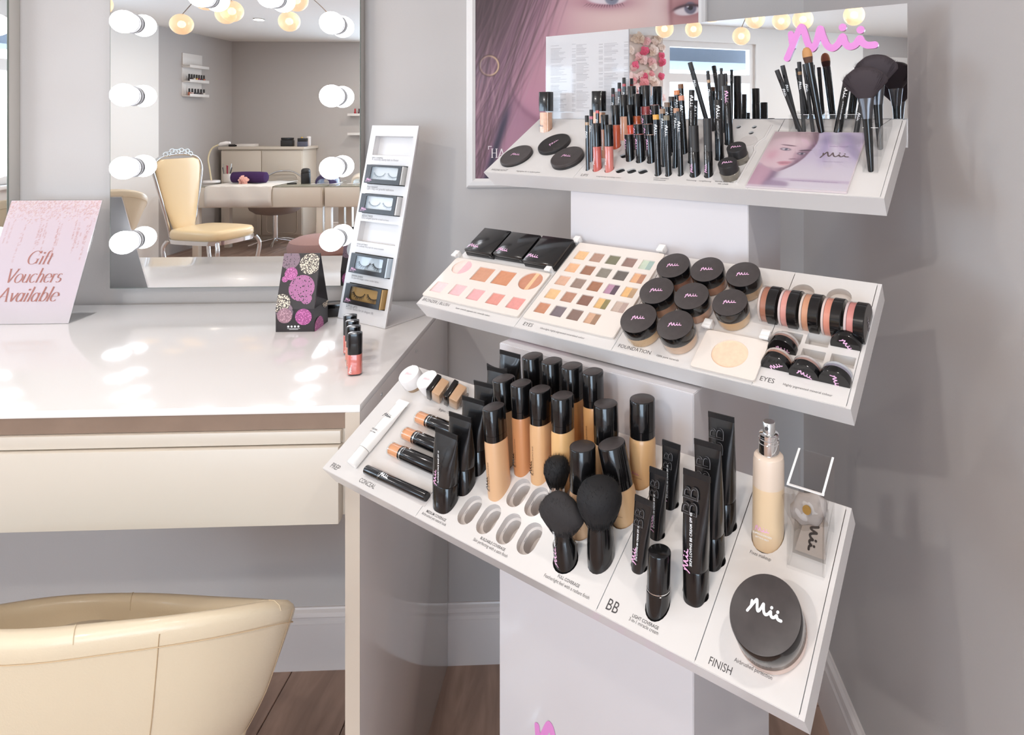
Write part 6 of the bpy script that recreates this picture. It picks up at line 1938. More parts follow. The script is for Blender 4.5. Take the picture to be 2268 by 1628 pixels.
for (s, t), l in zip(CUBES, ('glass cube jar of tan concealer on its side, left of the pair', 'glass cube jar of tan concealer on its side, right of the pair')):
    r = empty('cube_jar', label=l, cat='jar', group='glass cube concealer jars', mw=TM[2] @ Matrix.Translation((s, t, .0170)) @ Matrix.Rotation(.08, 4, 'Z') @ Matrix.Rotation(math.radians(-62), 4, 'Y'))
    # axis along local z after tilt: black lid up-left, glass below
    box('lid', (-.0155, -.0155, .006), (.0155, .0155, .0145), BLACK, r, .0012)
    box('glass_body', (-.0150, -.0150, -.0145), (.0150, .0150, .0055), GLASS, r, .0018)
    box('cream_fill', (-.0142, -.0142, -.0105), (.0142, .0142, .0050), M_((212, 166, 128), .3, .3), r, .002)
    lathe('base_disc', [(.0115, -.0153), (.0115, -.0146)], mat('amber_base', (92, 66, 50), .25, coat=.4), r, 30)

# clear acrylic box with sponge sachets, right of the spray bottle
(c0, c1), (d0, d1), (e0, e1) = ACRY
P0_ = OR[2] + A * c0 + D * c1
P1_ = OR[2] + A * d0 + D * d1
wv = P1_ - P0_; wv.z = 0
W_ = wv.length
xa = wv / W_
ya = UPZ.cross(xa)
HF, HB, DP = .0900, .110, .043
r = empty('acrylic_box', label='open clear acrylic box of sponge sachets on the bottom tray', cat='box', mw=frame(P0_ + UPZ * .001, xa, ya, UPZ))
tn = math.tan(TILT) * .98
def slab(name, pts, vec):
    bm = bmesh.new()
    a_ = [bm.verts.new(p) for p in pts]; b_ = [bm.verts.new(Vector(p) + Vector(vec)) for p in pts]
    n_ = len(pts)
    bm.faces.new(a_[::-1]); bm.faces.new(b_)
    for i in range(n_): bm.faces.new((a_[i], a_[(i + 1) % n_], b_[(i + 1) % n_], b_[i]))
    return from_bm(name, bm, CLEAR, r, 20)
ACE = mat('acrylic_edge', (236, 234, 232), .25)
slab('front_wall', [(0, 0, 0), (W_, 0, 0), (W_, 0, HF), (0, 0, HF)], (0, .0025, 0))
slab('back_wall', [(0, DP, DP * tn), (W_, DP, DP * tn), (W_, DP, HB), (0, DP, HB)], (0, .0025, 0))
for x in (0, W_ - .0025):
    slab('side_wall', [(x, .0026, .0026 * tn), (x, DP - .0002, DP * tn), (x, DP - .0002, HB), (x, .0026, HF + .001)], (.0025, 0, 0))
    bm = bmesh.new()
    p0_, p1_ = Vector((x, .0, HF + .0005)), Vector((x, DP, HB + .0005))
    for p in (p0_, p0_ + Vector((.0025, 0, 0)), p1_ + Vector((.0025, 0, 0)), p1_): bm.verts.new(p + Vector((0, 0, .0008)))
    bm.faces.new(bm.verts)
    from_bm('polished_edge', bm, ACE, r, 20, False)
box('polished_edge', (0, -.0002, HF), (W_, .0027, HF + .001), ACE, r)
SACH = clear_mat('sachet_film', (238, 236, 234))
SPONGE = mat('sponge_grey', (186, 178, 174), .8)
mw0 = frame(P0_ + UPZ * .001, xa, ya, UPZ)
s1 = empty('sponge_sachet', label='clear sachet with a wedge sponge and black script at the bottom of the box', cat='sachet', mw=mw0 @ Matrix.Translation((.006, .010, .016)) @ Matrix.Rotation(-.25, 4, 'X'))
bm = bmesh.new()
for z_ in (0, .006):
    for p in ((0, 0), (.032, 0), (.027, .045), (.012, .048)): bm.verts.new((p[0], z_, p[1]))
bm.verts.ensure_lookup_table()
for f in ((0, 1, 2, 3), (4, 5, 6, 7), (0, 1, 5, 4), (1, 2, 6, 5), (2, 3, 7, 6), (3, 0, 4, 7)): bm.faces.new([bm.verts[i] for i in f])
from_bm('sponge_wedge', bm, mat('sponge_cream', (226, 214, 206), .8), s1, 30)
logo((.018, -.0006, .020), (-.05, 0, -1), (0, -1, 0), .030, mat('sachet_script', (70, 62, 60), .5), s1, .08)
box('film', (-.002, -.0016, -.003), (.034, -.0012, .050), SACH, s1)
s2 = empty('sponge_sachet', label='crumpled clear sachet with a dark grey sponge at the top of the box', cat='sachet', mw=mw0 @ Matrix.Translation((.018, .022, .058)) @ Matrix.Rotation(-.5, 4, 'Y') @ Matrix.Rotation(-.2, 4, 'X'))
bm = bmesh.new()
bmesh.ops.create_icosphere(bm, subdivisions=3, radius=.018)
rng = random.Random(2)
for v_ in bm.verts:
    v_.co = Vector((v_.co.x * 1.25, v_.co.y * .6, v_.co.z * .9)) * (1 + .12 * math.sin(v_.co.x * 400) * math.sin(v_.co.z * 310))
from_bm('sponge', bm, SPONGE, s2, 60)
lathe('gold_ring', [(.0035, 0), (.0048, 0), (.0048, .001), (.0035, .001)], mat('gold', (206, 170, 96), .25, metal=1), s2, 20).matrix_local = Matrix.Translation((.004, -.0128, .002)) @ Matrix.Rotation(math.pi / 2, 4, 'X')
bm = bmesh.new()
g_ = [[bm.verts.new((-.022 + .006 * i, -.0098 + .0022 * math.sin(i * 2.1 + j * 1.3), -.016 + .006 * j + .002 * math.sin(i * 1.7))) for i in range(8)] for j in range(7)]
for j in range(6):
    for i in range(7): bm.faces.new((g_[j][i], g_[j][i + 1], g_[j + 1][i + 1], g_[j + 1][i]))
from_bm('crumpled_film', bm, SACH, s2, 60)

# clear holders and brochure on the top tray
HZ = .062
def holder(label, s0, s1, t0, t1, h0, ndiv, divs_along_s):
    Pq = OR[0] + A * s0 + D * t0
    r = empty('acrylic_holder', label=label, cat='holder', mw=frame(Pq + UPZ * .0012, A, B, UPZ))
    wq, dq = s1 - s0, (t1 - t0) * CT
    ztop_ = h0
    def sl(name, pts, vec):
        bm = bmesh.new()
        a_ = [bm.verts.new(p) for p in pts]; b_ = [bm.verts.new(Vector(p) + Vector(vec)) for p in pts]
        n_ = len(pts)
        bm.faces.new(a_[::-1]); bm.faces.new(b_)
        for i in range(n_): bm.faces.new((a_[i], a_[(i + 1) % n_], b_[(i + 1) % n_], b_[i]))
        return from_bm(name, bm, CLEAR, r, 20)
    tn_ = math.tan(TILT)
    sl('front_wall', [(0, 0, 0), (wq, 0, 0), (wq, 0, ztop_), (0, 0, ztop_)], (0, .002, 0))
    zb = ztop_ + (dq * tn_ * .15)
    sl('back_wall', [(0, dq, dq * tn_), (wq, dq, dq * tn_), (wq, dq, zb + .004), (0, dq, zb + .004)], (0, -.002, 0))
    for x in (0, wq - .002):
        sl('side_wall', [(x, .0022, .0022 * tn_), (x, dq - .0022, (dq - .0022) * tn_), (x, dq - .0022, zb + .003), (x, .0022, ztop_)], (.002, 0, 0))
    for i in range(1, ndiv):
        if divs_along_s:
            x = wq * i / ndiv
            sl('divider', [(x, .0022, .0022 * tn_), (x, dq - .0022, (dq - .0022) * tn_), (x, dq - .0022, zb), (x, .0022, ztop_ - .004)], (.0015, 0, 0))
        else:
            y = dq * i / ndiv
            sl('divider', [(.0022, y, y * tn_), (wq - .0022, y, y * tn_), (wq - .0022, y, ztop_ - .002), (.0022, y, ztop_ - .002)], (0, .0015, 0))
    for nm_, lo, hi in (('polished_edge', (0, -.0001, ztop_), (wq, .0021, ztop_ + .0006)),):
        box(nm_, lo, hi, ACE, r)
holder('low clear acrylic holder of pencils behind the brochure', .588, .716, .158, .197, .030, 5, True)
holder('tall clear acrylic holder with dark fan brushes at the tray right end', .7290, .7505, .0535, .178, HZ + .004, 3, False)

bq = [Vector((p[0], p[1], 0)) for p in BROCH]
bw = .152; bh = .153
bx = .5660; by_ = .0030
r = empty('brochure', label='lilac brochure with a woman\'s face lying on the top tray', cat='brochure', mw=on_tray(0, bx, by_, .0012))
def paint_brochure(X, Y):
    u, v = X * 1.0, Y * 1.0
    def sg(x): return 1 / (1 + np.exp(-np.clip(x, -40, 40)))
    c = np.zeros(X.shape + (3,)) + (204, 190, 212)
    c = mixc(c, (222, 212, 222), sg((.45 - v) / .09))
    c = mixc(c, (188, 172, 206), np.exp(-(((u - .84 + (v - .9) * .35) / .05) ** 2)) * sg((v - .5) / .04) * .8)
    c = mixc(c, (182, 166, 202), np.exp(-(((u - .60 + (v - .95) * .12) / .045) ** 2)) * sg((v - .45) / .05) * .7)
    c = mixc(c, (228, 222, 230), np.exp(-(((u - .70 + (v - .9) * .22) / .04) ** 2)) * sg((v - .55) / .05) * .7)
    # neck and shoulder
    neck = sg((.20 - u + (v * .10)) / .012) * sg((.40 - v) / .02)
    c = mixc(c, (200, 160, 178), neck)
    c = mixc(c, (120, 96, 122), np.exp(-(((u - .20 - v * .1) / .05) ** 2)) * sg((.34 - v) / .03) * .7)
    c = mixc(c, (166, 144, 168), sg((.115 - v - (u - .28) ** 2 * 1.6) / .008) * sg((u - .17) / .01) * sg((.42 - u) / .01) * .9)
    # head: cut-out profile turned to the right
    def inside(poly):
        m_ = np.zeros(X.shape, bool)
        for (xa_, ya_), (xb_, yb_) in zip(poly, poly[1:] + poly[:1]):
            hit_ = ((ya_ > v) != (yb_ > v)) & (u < (xb_ - xa_) * (v - ya_) / (yb_ - ya_ + 1e-9) + xa_)
            m_ ^= hit_
        f = m_.astype(float)
        for _ in range(2):
            f = (f + np.roll(f, 1, 0) + np.roll(f, -1, 0) + np.roll(f, 1, 1) + np.roll(f, -1, 1)) / 5
        return f
    head = [(p.x, p.y) for p in spline([(-.05, .47, 0), (.03, .40, 0), (.111, .33, 0), (.229, .26, 0), (.29, .285, 0), (.393, .39, 0), (.457, .505, 0), (.489, .62, 0), (.526, .775, 0), (.51, .93, 0), (.44, 1.03, 0), (-.05, 1.05, 0)], 5, True)]
    face = inside(head)
    fcol = np.zeros(X.shape + (3,)) + (228, 198, 206)
    fcol = mixc(fcol, (216, 158, 176), np.exp(-(((u - .10) / .07) ** 2 + ((v - .55) / .10) ** 2)) * .65)
    fcol = mixc(fcol, (240, 218, 220), np.exp(-(((u - .27) / .09) ** 2 + ((v - .80) / .08) ** 2)) * .6)
    edge_ = u - np.interp(v, [.25, .285, .39, .505, .62, .775, .93, 1.0], [.20, .29, .393, .457, .489, .526, .51, .46])
    fcol = mixc(fcol, (112, 86, 106), np.exp(-(edge_ / .055) ** 2) * sg((v - .27) / .03) * .85)
    fcol = mixc(fcol, (150, 118, 138), sg((u - .36) / .02) * sg((.66 - v) / .04) * sg((v - .36) / .04) * .55)
    fcol = mixc(fcol, (160, 128, 150), np.exp(-((v - .29 - np.abs(u - .2) * .25) / .03) ** 2) * sg((.30 - u) / .03) * .5)
    fcol = mixc(fcol, (186, 160, 164), sg((v - .90 + (u - .25) ** 2 * 1.2) / .018) * .85)
    fcol = mixc(fcol, (108, 84, 96), sg((v - .84) / .03) * sg((u - .455) / .02) * .75)
    fcol = mixc(fcol, (196, 170, 176), sg((.05 - u) / .02) * sg((v - .72) / .04) * .7)
    c = c * (1 - face[..., None]) + fcol * face[..., None]
    def dab(col, x, y, rx, ry, al, rot=0.0):
        nonlocal c
        dx_, dy_ = u - x, v - y
        ex_, ey_ = dx_ * math.cos(rot) + dy_ * math.sin(rot), -dx_ * math.sin(rot) + dy_ * math.cos(rot)
        c = mixc(c, col, sg((1 - (ex_ / rx) ** 2 - (ey_ / ry) ** 2) * 5) * al)
    dab((120, 90, 104), .234, .735, .085, .012, .8, -.16)       # brows
    dab((84, 64, 78), .440, .648, .062, .014, .85, .10)
    dab((92, 72, 90), .219, .662, .060, .026, .8, -.16)       # eyes
    dab((226, 218, 226), .219, .662, .046, .017, .9, -.16)
    dab((84, 84, 104), .226, .662, .017, .018, .95)
    dab((104, 84, 100), .417, .590, .052, .027, .8, -.02)
    dab((200, 192, 204), .417, .588, .038, .015, .9)
    dab((70, 68, 84), .419, .588, .015, .016, .95)
    dab((196, 158, 172), .350, .545, .018, .07, .5, .1)           # nose
    dab((140, 104, 122), .345, .488, .040, .010, .8, .12)
    dab((206, 142, 156), .276, .424, .078, .022, .9, .06)        # lips
    dab((214, 152, 164), .280, .392, .055, .022, .9, .08)
    dab((150, 96, 112), .276, .409, .070, .006, .8, .07)
    # colour bands at the foot
    c = mixc(c, (192, 168, 194), sg((.155 - v) / .006) * sg((v - .115) / .006) * sg((u - .22) / .01) * .6)
    c = mixc(c, (228, 220, 228), sg((.030 - v) / .004) * .6)
    return c
br2 = colour_grid('printed_cover', 190, 190, bw - .002, bh - .002, paint_brochure, vcol_mat('brochure_print', .3, .2), r)
br2.location = (.001, .001, .0036)
box('pages', (0, 0, 0), (bw, bh, .0034), mat('brochure_pages', (226, 212, 214), .4), r, .0004)
box('clear_sleeve', (-.001, -.001, .0040), (bw + .001, bh + .001, .0050), CLEAR, r)
logo((bw * .76, bh * .575, .0039), (1, 0, 0), (0, 0, 1), bw * .27, mat('silver_script', (132, 118, 118), .35, metal=.4), r, .06)
LP = mat('lilac_print', (168, 148, 178), .5)
text_on('A FRESH WAY TO BEAUTY', (bw * .66, bh * .455, .0039), (1, 0, 0), (0, 0, 1), bw * .21, LP, r)
text_on('MINERAL MAKEUP', (bw * .67, bh * .72, .0039), (1, 0, 0), (0, 0, 1), bw * .19, LP, r)
text_on('award winning mineral make-up for every woman', (bw * .43, bh * .125, .0039), (1, 0, 0), (0, 0, 1), bw * .46, LP, r)
# ------------------------------------------------------------------ the rest of the salon, seen in the mirrors
def put(o, root): o.parent = root; return o
GT = mat('smoked_glass_top', (150, 148, 132), .08, coat=.5)
def nail_desk(x0, x1, label):
    r = empty('nail_desk', ((x0 + x1) / 2, -3.72, 0), label, 'desk', None)
    w = (x1 - x0) / 2
    box('glass_top', (-w, -.32, .742), (w, .32, .75), GT, r, .001)
    box('drawer_box', (-w + .004, -.315, .528), (w - .004, .315, .7415), CREAMW, r, .002)
    for sx in (-1, 1):
        for sy in (-1, 1):
            x, y = sx * (w - .035), sy * .28
            box('leg', (x - .03, y - .03, 0), (x + .03, y + .03, .528), CREAMW, r, .002)
    for sx in (-.5, .5):
        box('drawer_front', (sx * w - w * .48, .315, .535), (sx * w + w * .48, .322, .737), CREAMW, r, .001)
nail_desk(-4.25, -2.915, 'white nail desk with smoked glass top and a cloth over its front')
nail_desk(-2.895, -1.55, 'white nail desk with smoked glass top carrying the curing lamps')
bm = bmesh.new()
gr = []
for i in range(19):
    x = -4.10 + .68 * i / 18
    gr.append([bm.verts.new((x + .01 * math.sin(j), y, z + .003 * math.sin(i * 1.1))) for j, (y, z) in enumerate([(-3.95, .754), (-3.6, .754), (-3.42, .755), (-3.388, .749), (-3.384 + .004 * math.sin(i * .9), .70), (-3.386 + .007 * math.sin(i * .8), .62), (-3.386 + .008 * math.sin(i * .7), .54)])])
for i in range(18):
    for j in range(6): bm.faces.new((gr[i][j], gr[i + 1][j], gr[i + 1][j + 1], gr[i][j + 1]))
o = from_bm('desk_cloth', bm, mat('white_cloth', (232, 226, 218), .85), None, 60, True)
sm2 = o.modifiers.new('thickness', 'SOLIDIFY'); sm2.thickness = .003
tag(o, 'white cloth spread over the nail desk and hanging down its front', 'cloth')
o = from_bm('towel_roll', sweep_bm([(-4.0, -3.70, .818), (-3.99, -3.70, .818), (-3.86, -3.695, .820), (-3.70, -3.69, .818), (-3.64, -3.69, .817), (-3.63, -3.69, .817)], [.045, .058, .062, .062, .058, .045], 20), mat('purple_towel', (62, 34, 82), .95, bump=(400, .4, .002)), None, 60)
tag(o, 'rolled purple towel lying on the white desk cloth', 'towel')
r = empty('silk_rose', (-3.83, -3.58, .757), 'pale pink silk rose lying in front of the purple towel', 'flower')
bm = bmesh.new()
rng = random.Random(5)
for k in range(22):
    a_ = k * 2.4; q = .008 + .0022 * k
    c = Vector((q * math.cos(a_), .045 * .0 - .0, .038 + q * math.sin(a_)))
    nrm_ = Vector((math.cos(a_) * .7, 1.0, math.sin(a_) * .7)).normalized()
    xx = nrm_.cross(Vector((0, 0, 1))).normalized(); yy = nrm_.cross(xx)
    vs = [bm.verts.new(c + xx * .020 * math.cos(t) + yy * .018 * math.sin(t) - nrm_ * (.0007 * k) + nrm_ * .006 * math.cos(t * 2)) for t in [2 * math.pi * i / 8 for i in range(8)]]
    bm.faces.new(vs)
from_bm('petals', bm, mat('rose_petal', (240, 184, 172), .7), r, 60, False)
# gooseneck lamp
r = empty('gooseneck_lamp', (-4.27, -3.78, .752), 'small white gooseneck lamp standing on the nail desk', 'lamp')
lathe('base', rcap(.085, 0, .028, .004, .012), WHITE, r, 30)
tube('neck', spline([(0, 0, .02), (-.02, 0, .15), (-.035, 0, .27), (.0, 0, .37), (.06, 0, .41), (.10, 0, .425)], 5), .008, mat('lamp_neck', (220, 206, 170), .5), r)
from_bm('lamp_head', sweep_bm([(.08, 0, .415), (.10, 0, .424), (.16, 0, .436), (.20, 0, .44)], [.010, .020, .021, .012], 14), WHITE, r, 60)
# pot, mirror, curing lamps
r = empty('black_canister', (-3.21, -3.68, .751), 'black domed canister on the nail desk beside the cloth', 'canister')
lathe('body', rcap(.048, 0, .115, .003, .004), BLACK_SAT, r, 28)
lathe('lid', rcap(.046, .116, .165, .002, .028), BLACK_SAT, r, 28)
o = from_bm('hand_mirror', loft_bm([ring(0, .05, .035, 24), ring(.012, .05, .035, 24)]), BLACK_SAT, None)
o.location = (-3.33, -3.62, .7505); tag(o, 'small flat black hand mirror beside the black canister', 'hand mirror')
def curing(x, label, cap):
    r = empty('curing_lamp', (x, -3.68, .751), label, 'nail lamp')
    rings = []
    for y in (-.10, -.06, .02, .08, .105):
        s_ = 1 - ((y + .01) / .13) ** 2 * .45
        rings.append([Vector((.125 * s_ * math.cos(t), y, .005 + .115 * s_ * max(0, math.sin(t)) ** .8)) for t in [math.pi * i / 14 for i in range(15)]] + [Vector((.10 * s_ * math.cos(t), y, .005 + .085 * s_ * max(0, math.sin(t)) ** .8)) for t in [math.pi * i / 14 for i in range(14, -1, -1)]])
    from_bm('shell', loft_bm(rings), cap, r, 40)
    box('base_plate', (-.13, -.10, 0), (.13, .11, .005), WHITE, r, .002)
curing(-2.98, 'arched nail curing lamp with a dark purple shell', mat('purple_shell', (56, 44, 90), .2, coat=.5))
curing(-2.60, 'arched nail curing lamp with a cream shell', mat('cream_shell', (224, 214, 200), .25, coat=.4))
# bottles at the left of the desk
r = empty('brush_pot', (-4.17, -3.90, .751), 'small clear pot of manicure tools on the nail desk', 'pot')
lathe('pot', [(.04, 0), (.04, .09)], mat('pale_pot', (214, 204, 196), .3), r, 20)
for i in range(6):
    a_ = i * 1.05
    tube('tool', [(.02 * math.cos(a_), .02 * math.sin(a_), .03), (.05 * math.cos(a_), .04 * math.sin(a_), .16 + .02 * (i % 3))], .005, [BLACK_SAT, mat('red_tool', (150, 40, 60), .4), ALU][i % 3], r, 6)

# high-backed dining chair with chrome legs
r = empty('dining_chair', (-3.45, -2.38, 0), 'high-backed cream leather dining chair with chrome frame and curled silver crest', 'chair')
CRL = mat('cream_chair_leather', (230, 204, 160), .32, coat=.2)
rings = []
for z, w_, dx_ in ((.48, .10, .03), (.56, .125, .015), (.72, .17, -.01), (.9, .205, -.03), (1.02, .22, -.04), (1.08, .21, -.045), (1.10, .16, -.047)):
    rings.append([Vector((-.31 + dx_ + .028 * c, w_ * s_, z)) for c, s_ in [(math.copysign(abs(math.cos(t)) ** .7, math.cos(t)), math.copysign(abs(math.sin(t)) ** .7, math.sin(t))) for t in [2 * math.pi * i / 24 for i in range(24)]]])
bkc = from_bm('backrest', loft_bm(rings), CRL, r, 60)
bkr = tube('back_frame', spline([(-.315, -.10, .42), (-.31, -.135, .56), (-.335, -.215, .9), (-.35, -.232, 1.03), (-.355, -.17, 1.115), (-.357, 0, 1.14), (-.355, .17, 1.115), (-.35, .232, 1.03), (-.335, .215, .9), (-.31, .135, .56), (-.315, .10, .42)], 5), .013, CHROME, r)
rng = random.Random(8)
bm = bmesh.new()
for i in range(9):
    y = -.12 + .03 * i
    c = Vector((-.345, y, 1.13 + .035 * math.cos((i - 4) * .35) + rng.uniform(-.006, .012)))
    sweep_bm(spline([c + Vector((0, .026 * math.cos(t) * (1 - t / 9), .026 * math.sin(t) * (1 - t / 9))) for t in [k * .7 for k in range(9)]], 2), .006, 6, bm)
from_bm('curled_crest', bm, mat('crest_silver', (226, 226, 222), .18, metal=.9), r, 60)
rings = [[Vector((p.x + .03, p.y, z)) for p in ring(0, .29 * k_, .235 * k_, 30, 4)] for z, k_ in ((.42, .97), (.44, 1), (.475, 1), (.495, .96), (.505, .8))]
from_bm('seat', loft_bm(rings), CRL, r, 60)
from_bm('seat_rail', loft_bm([[Vector((p.x + .03, p.y, z)) for p in ring(0, .292, .238, 30, 4)] for z in (.385, .42)]), CHROME, r, 40)
for sx, sy in ((1, 1), (1, -1), (-1, 1), (-1, -1)):
    pts = [(.03 + sx * .26, sy * .20, .40), (.03 + sx * .285, sy * .22, .34), (.03 + sx * .27, sy * .215, .22), (.03 + sx * .245, sy * .205, .10), (.03 + sx * .275, sy * .225, 0)]
    tube('leg', spline(pts, 5), .017, CHROME, r)
r.rotation_euler = (0, 0, .28)

# swivel chair behind the desk
r = empty('swivel_chair', (-3.72, -4.05, 0), 'grey tub swivel chair with a chrome rim tucked behind the nail desk', 'chair')
rings = [[Vector((p.x, p.y, z)) for p in ring(0, .30 * k_, .24 * k_, 30)] for z, k_ in ((.36, .35), (.38, .7), (.42, .9), (.50, 1.0), (.51, .97), (.46, .85), (.45, .3))]
from_bm('shell', loft_bm(rings), mat('taupe_leather', (150, 136, 130), .4), r, 60)
tube('chrome_rim', [(.30 * math.cos(t), .24 * math.sin(t), .505) for t in [2 * math.pi * i / 30 for i in range(31)]], .010, CHROME, r)
tube('back_hoop', spline([(.28, -.05, .5), (.25, -.16, .72), (.12, -.22, .82), (0, -.235, .84), (-.12, -.22, .82), (-.25, -.16, .72), (-.28, -.05, .5)], 5), .009, CHROME, r)
lathe('column', [(.028, .06), (.028, .36)], CHROME, r, 18)
for i in range(5):
    a_ = 2 * math.pi * i / 5
    tube('base_arm', [(0, 0, .09), (.18 * math.cos(a_), .18 * math.sin(a_), .06), (.27 * math.cos(a_), .27 * math.sin(a_), .03)], .014, CHROME, r)
# pouffe
r = empty('velvet_pouffe', (-2.20, -1.74, 0), 'round dusky mauve velvet pouffe on the plank floor', 'pouffe')
VEL = mat('mauve_velvet', (150, 118, 112), .9, bump=(60, .3, .004))
lathe('drum', [(.235, .02), (.24, .05), (.24, .38), (.235, .40)], VEL, r, 40)
lathe('cushion', [(.235, .402), (.25, .42), (.252, .46), (.235, .50), (.18, .525), (.08, .535)], VEL, r, 40)
# white cabinet and its clutter
r = empty('white_cabinet', (-4.04, -4.565, 0), 'tall white cabinet with a moulded door panel against the front wall', 'cabinet')
box('carcass', (-.475, -.183, .05), (.475, .18, 1.085), CREAMW, r, .003)
box('top_slab', (-.50, -.184, 1.087), (.50, .205, 1.12), CREAMW, r, .004)
box('plinth', (-.46, -.17, 0), (.46, .16, .05), CREAMW, r)
for s_ in (-1, 1):
    dd = box('door', (s_ * .237 - .232, .181, .07), (s_ * .237 + .232, .197, 1.07), CREAMW, r, .002)
    tube('door_moulding', [(x + s_ * .237, .1975, z) for x, z in rrect(0, .44, .36, .70, .05)] + [(s_ * .237 + .18, .1975, .44)], .004, mat('moulding_line', (206, 192, 176), .5), dd, 6)
CAB = 1.1205
def small(name, loc, label, cat, parts, grp=None):
    r = empty(name, loc, label, cat, grp)
    for nm, fn in parts: fn(nm, r)
    return r
small('black_clutch', (-3.80, -4.50, CAB), 'black clutch box on the cabinet top', 'box', [('body', lambda n, r: box(n, (-.07, -.03, 0), (.07, .03, .075), BLACK_SAT, r, .004)), ('lid', lambda n, r: box(n, (-.068, -.028, .076), (.068, .028, .105), BLACK, r, .008))])
small('pink_polish_bottle', (-3.62, -4.48, CAB), 'pink nail polish bottle on the cabinet top', 'bottle', [('glass', lambda n, r: lathe(n, rcap(.028, 0, .065, .003, .01), M_((238, 150, 150), .2, .5), r, 20)), ('cap', lambda n, r: lathe(n, rcap(.012, .066, .115, 0, .003), mat('gold', (206, 170, 96), .25, metal=1), r, 14))])
small('cream_pot', (-3.575, -4.56, CAB), 'white pot beside the pink polish on the cabinet', 'pot', [('pot', lambda n, r: lathe(n, rcap(.025, 0, .09, .003, .004), WHITE, r, 20)), ('lid', lambda n, r: lathe(n, rcap(.026, .091, .12, 0, .01), WHITE, r, 20))])
small('black_organiser', (-3.585, -4.42, CAB), 'small black and grey organiser at the cabinet right end', 'organiser', [('tray', lambda n, r: box(n, (-.05, -.03, 0), (.05, .03, .06), mat('slate', (86, 88, 104), .4), r, .003)), ('lid', lambda n, r: box(n, (-.048, -.028, .061), (.052, .028, .10), BLACK_SAT, r, .003))])
small('paper_stack', (-4.36, -4.48, CAB), 'small stack of papers and a black case on the cabinet left end', 'papers', [('papers', lambda n, r: box(n, (-.02, -.06, 0), (.20, .05, .03), WHITE_SAT, r, .002)), ('case', lambda n, r: box(n, (-.10, -.05, 0), (.0, .05, .025), BLACK_SAT, r, .003))])
# wall shelves
def wall_shelf(loc, rz, wd, tiers, label, back=True):
    r = empty('wall_shelf', loc, label, 'shelf')
    r.rotation_euler = (0, 0, rz)
    if back: box('header_board', (-wd / 2, 0, tiers[-1] + .03), (wd / 2, .012, tiers[-1] + .16), WHITE_SAT, r, .002)
    for z in tiers:
        box('ledge', (-wd / 2, 0, z), (wd / 2, .09, z + .012), WHITE_SAT, r, .001)
        box('ledge_lip', (-wd / 2, .084, z + .012), (wd / 2, .09, z + .03), WHITE_SAT, r, .001)
    if back: box('back_sheet', (-wd / 2, 0, tiers[0]), (wd / 2, .004, tiers[-1] + .03), WHITE_SAT, r)
    return r
wall_shelf((-4.6, -3.97, 1.70), -math.pi / 2, .34, (0, .16, .32), 'white tiered wall shelf of nail polish on the grey wall')
wall_shelf((-2.98, -4.75, 1.25), 0, .34, (0, .24), 'white ledge shelf on the far wall holding red bottles', False)
rng = random.Random(3)
PCOL = [(30, 28, 30), (40, 36, 38), (150, 40, 90), (40, 30, 40), (206, 160, 60), (214, 190, 184), (226, 220, 214), (190, 110, 80), (60, 40, 44)]
def polish(loc, col, cap, label, grp):
    r = empty('polish_bottle', loc, label, 'bottle', grp)
    lathe('glass', rcap(.014, 0, .038, .002, .005), M_(col, .2, .5), r, 14)
    lathe('cap', rcap(.009, .0385, .078, 0, .002), cap, r, 12)
for tz, n_, tn_ in ((1.7125, 6, 'lower'), (1.8725, 7, 'middle')):
    for i in range(n_):
        polish((-4.545, -3.97 - .13 + .26 * i / (n_ - 1), tz), PCOL[(i * 2 + n_) % 9], BLACK_SAT, 'nail polish bottle, %s from the window end of the %s wall shelf tier' % (('first', 'second', 'third', 'fourth', 'fifth', 'sixth', 'seventh')[n_ - 1 - i], tn_), 'nail polish on the tiered shelf')
for i, c in enumerate(((176, 40, 48), (70, 36, 44))):
    polish((-3.07 + .05 * i, -4.70, 1.5022), c, mat('cap_%d' % i, c, .3), ('red nail polish at the left end of the far ledge shelf', 'dark plum nail polish beside the red one on the far ledge shelf')[i], 'polish on the far ledge shelf')

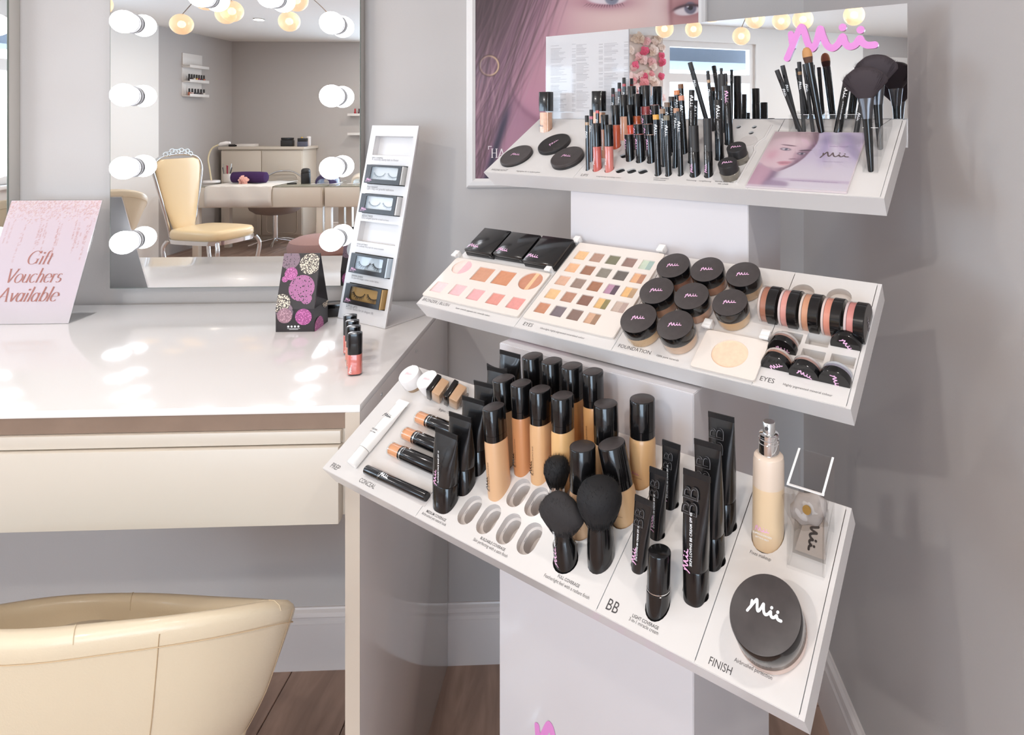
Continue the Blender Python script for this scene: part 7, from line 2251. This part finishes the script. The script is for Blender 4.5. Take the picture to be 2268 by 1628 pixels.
# globe pendant on wires
r = empty('globe_pendant', (-2.2, -.42, ZC), 'pendant of glowing bubble glass globes on curling wires under the ceiling', 'pendant lamp')
lathe('ceiling_rose', [(.06, -.03), (.07, -.01), (.07, -.0005)], CHROME, r, 24)
GLOBE = mat('globe_glow', (255, 226, 180), .3, emit=((255, 216, 178), 0.26), bump=(90, .6, .004))
GLOBE.node_tree.nodes['Principled BSDF'].inputs['Alpha'].default_value = .5
FIL = mat('globe_core', (255, 240, 210), .3, emit=((255, 232, 190), 1.2))
for i, (x, y, z) in enumerate(((-.62, .10, -.32), (-.42, .42, -.36), (-.18, -.34, -.30), (.12, .36, -.33), (.30, -.16, -.37), (.52, .22, -.31), (.44, -.42, -.35), (-.30, -.10, -.40), (.06, .02, -.34))):
    tube('wire', spline([(0, 0, -.03), (x * .25 - y * .2, y * .25 + x * .2, -.10), (x * .7 - y * .15, y * .7 + x * .12, z * .55), (x, y, z + .055)], 6), .0028, mat('steel_wire', (150, 142, 132), .35, metal=.8), r, 6)
    gb = lathe('globe', [(.062 * math.sin(t), -.062 * math.cos(t)) for t in [math.pi * k_ / 12 for k_ in range(1, 12)]], GLOBE, r, 22)
    gb.location = (x, y, z)
    cr = lathe('lamp', [(.022 * math.sin(t), -.022 * math.cos(t)) for t in [math.pi * k_ / 8 for k_ in range(1, 8)]], FIL, gb, 14)

# flower wall beside the window
r = empty('flower_wall', (XL + .05, -.66, 1.0), 'hanging panel of pink and cream silk flowers beside the window', 'flowers')
box('backing', (0, -.19, .05), (.03, .19, 1.28), mat('flower_backing', (214, 196, 186), .9), r, .004)
FC = [(244, 214, 208), (240, 190, 190), (246, 228, 216), (232, 104, 134), (238, 160, 164), (226, 204, 184)]
rng = random.Random(12)
flower_me = {}
for c in FC:
    bm = bmesh.new()
    for k_ in range(14):
        a_ = k_ * 2.4; q = .006 + .0028 * k_
        cc = Vector((.05 - .0028 * k_, q * math.cos(a_), q * math.sin(a_)))
        nrm_ = Vector((1.0, math.cos(a_) * .8, math.sin(a_) * .8)).normalized()
        xx = nrm_.cross(Vector((0, 0, 1))).normalized(); yy = nrm_.cross(xx)
        bm.faces.new([bm.verts.new(cc + xx * .024 * math.cos(t) + yy * .022 * math.sin(t)) for t in [2 * math.pi * i / 7 for i in range(7)]])
    me = bpy.data.meshes.new('flower'); bm.to_mesh(me); bm.free()
    me.materials.append(mat('petal_%d_%d_%d' % c, c, .8))
    flower_me[c] = me
for i in range(95):
    c = FC[rng.choice((0, 0, 1, 1, 2, 2, 3, 4, 5))]
    f = link('flower', flower_me[c], None, r)
    f.location = (.028 + rng.uniform(0, .01), rng.uniform(-.18, .18), rng.uniform(.06, 1.27))
    f.scale = [rng.uniform(.7, 1.15)] * 3
    f.rotation_euler = (rng.uniform(0, 6), rng.uniform(-.3, .3), rng.uniform(-.3, .3))
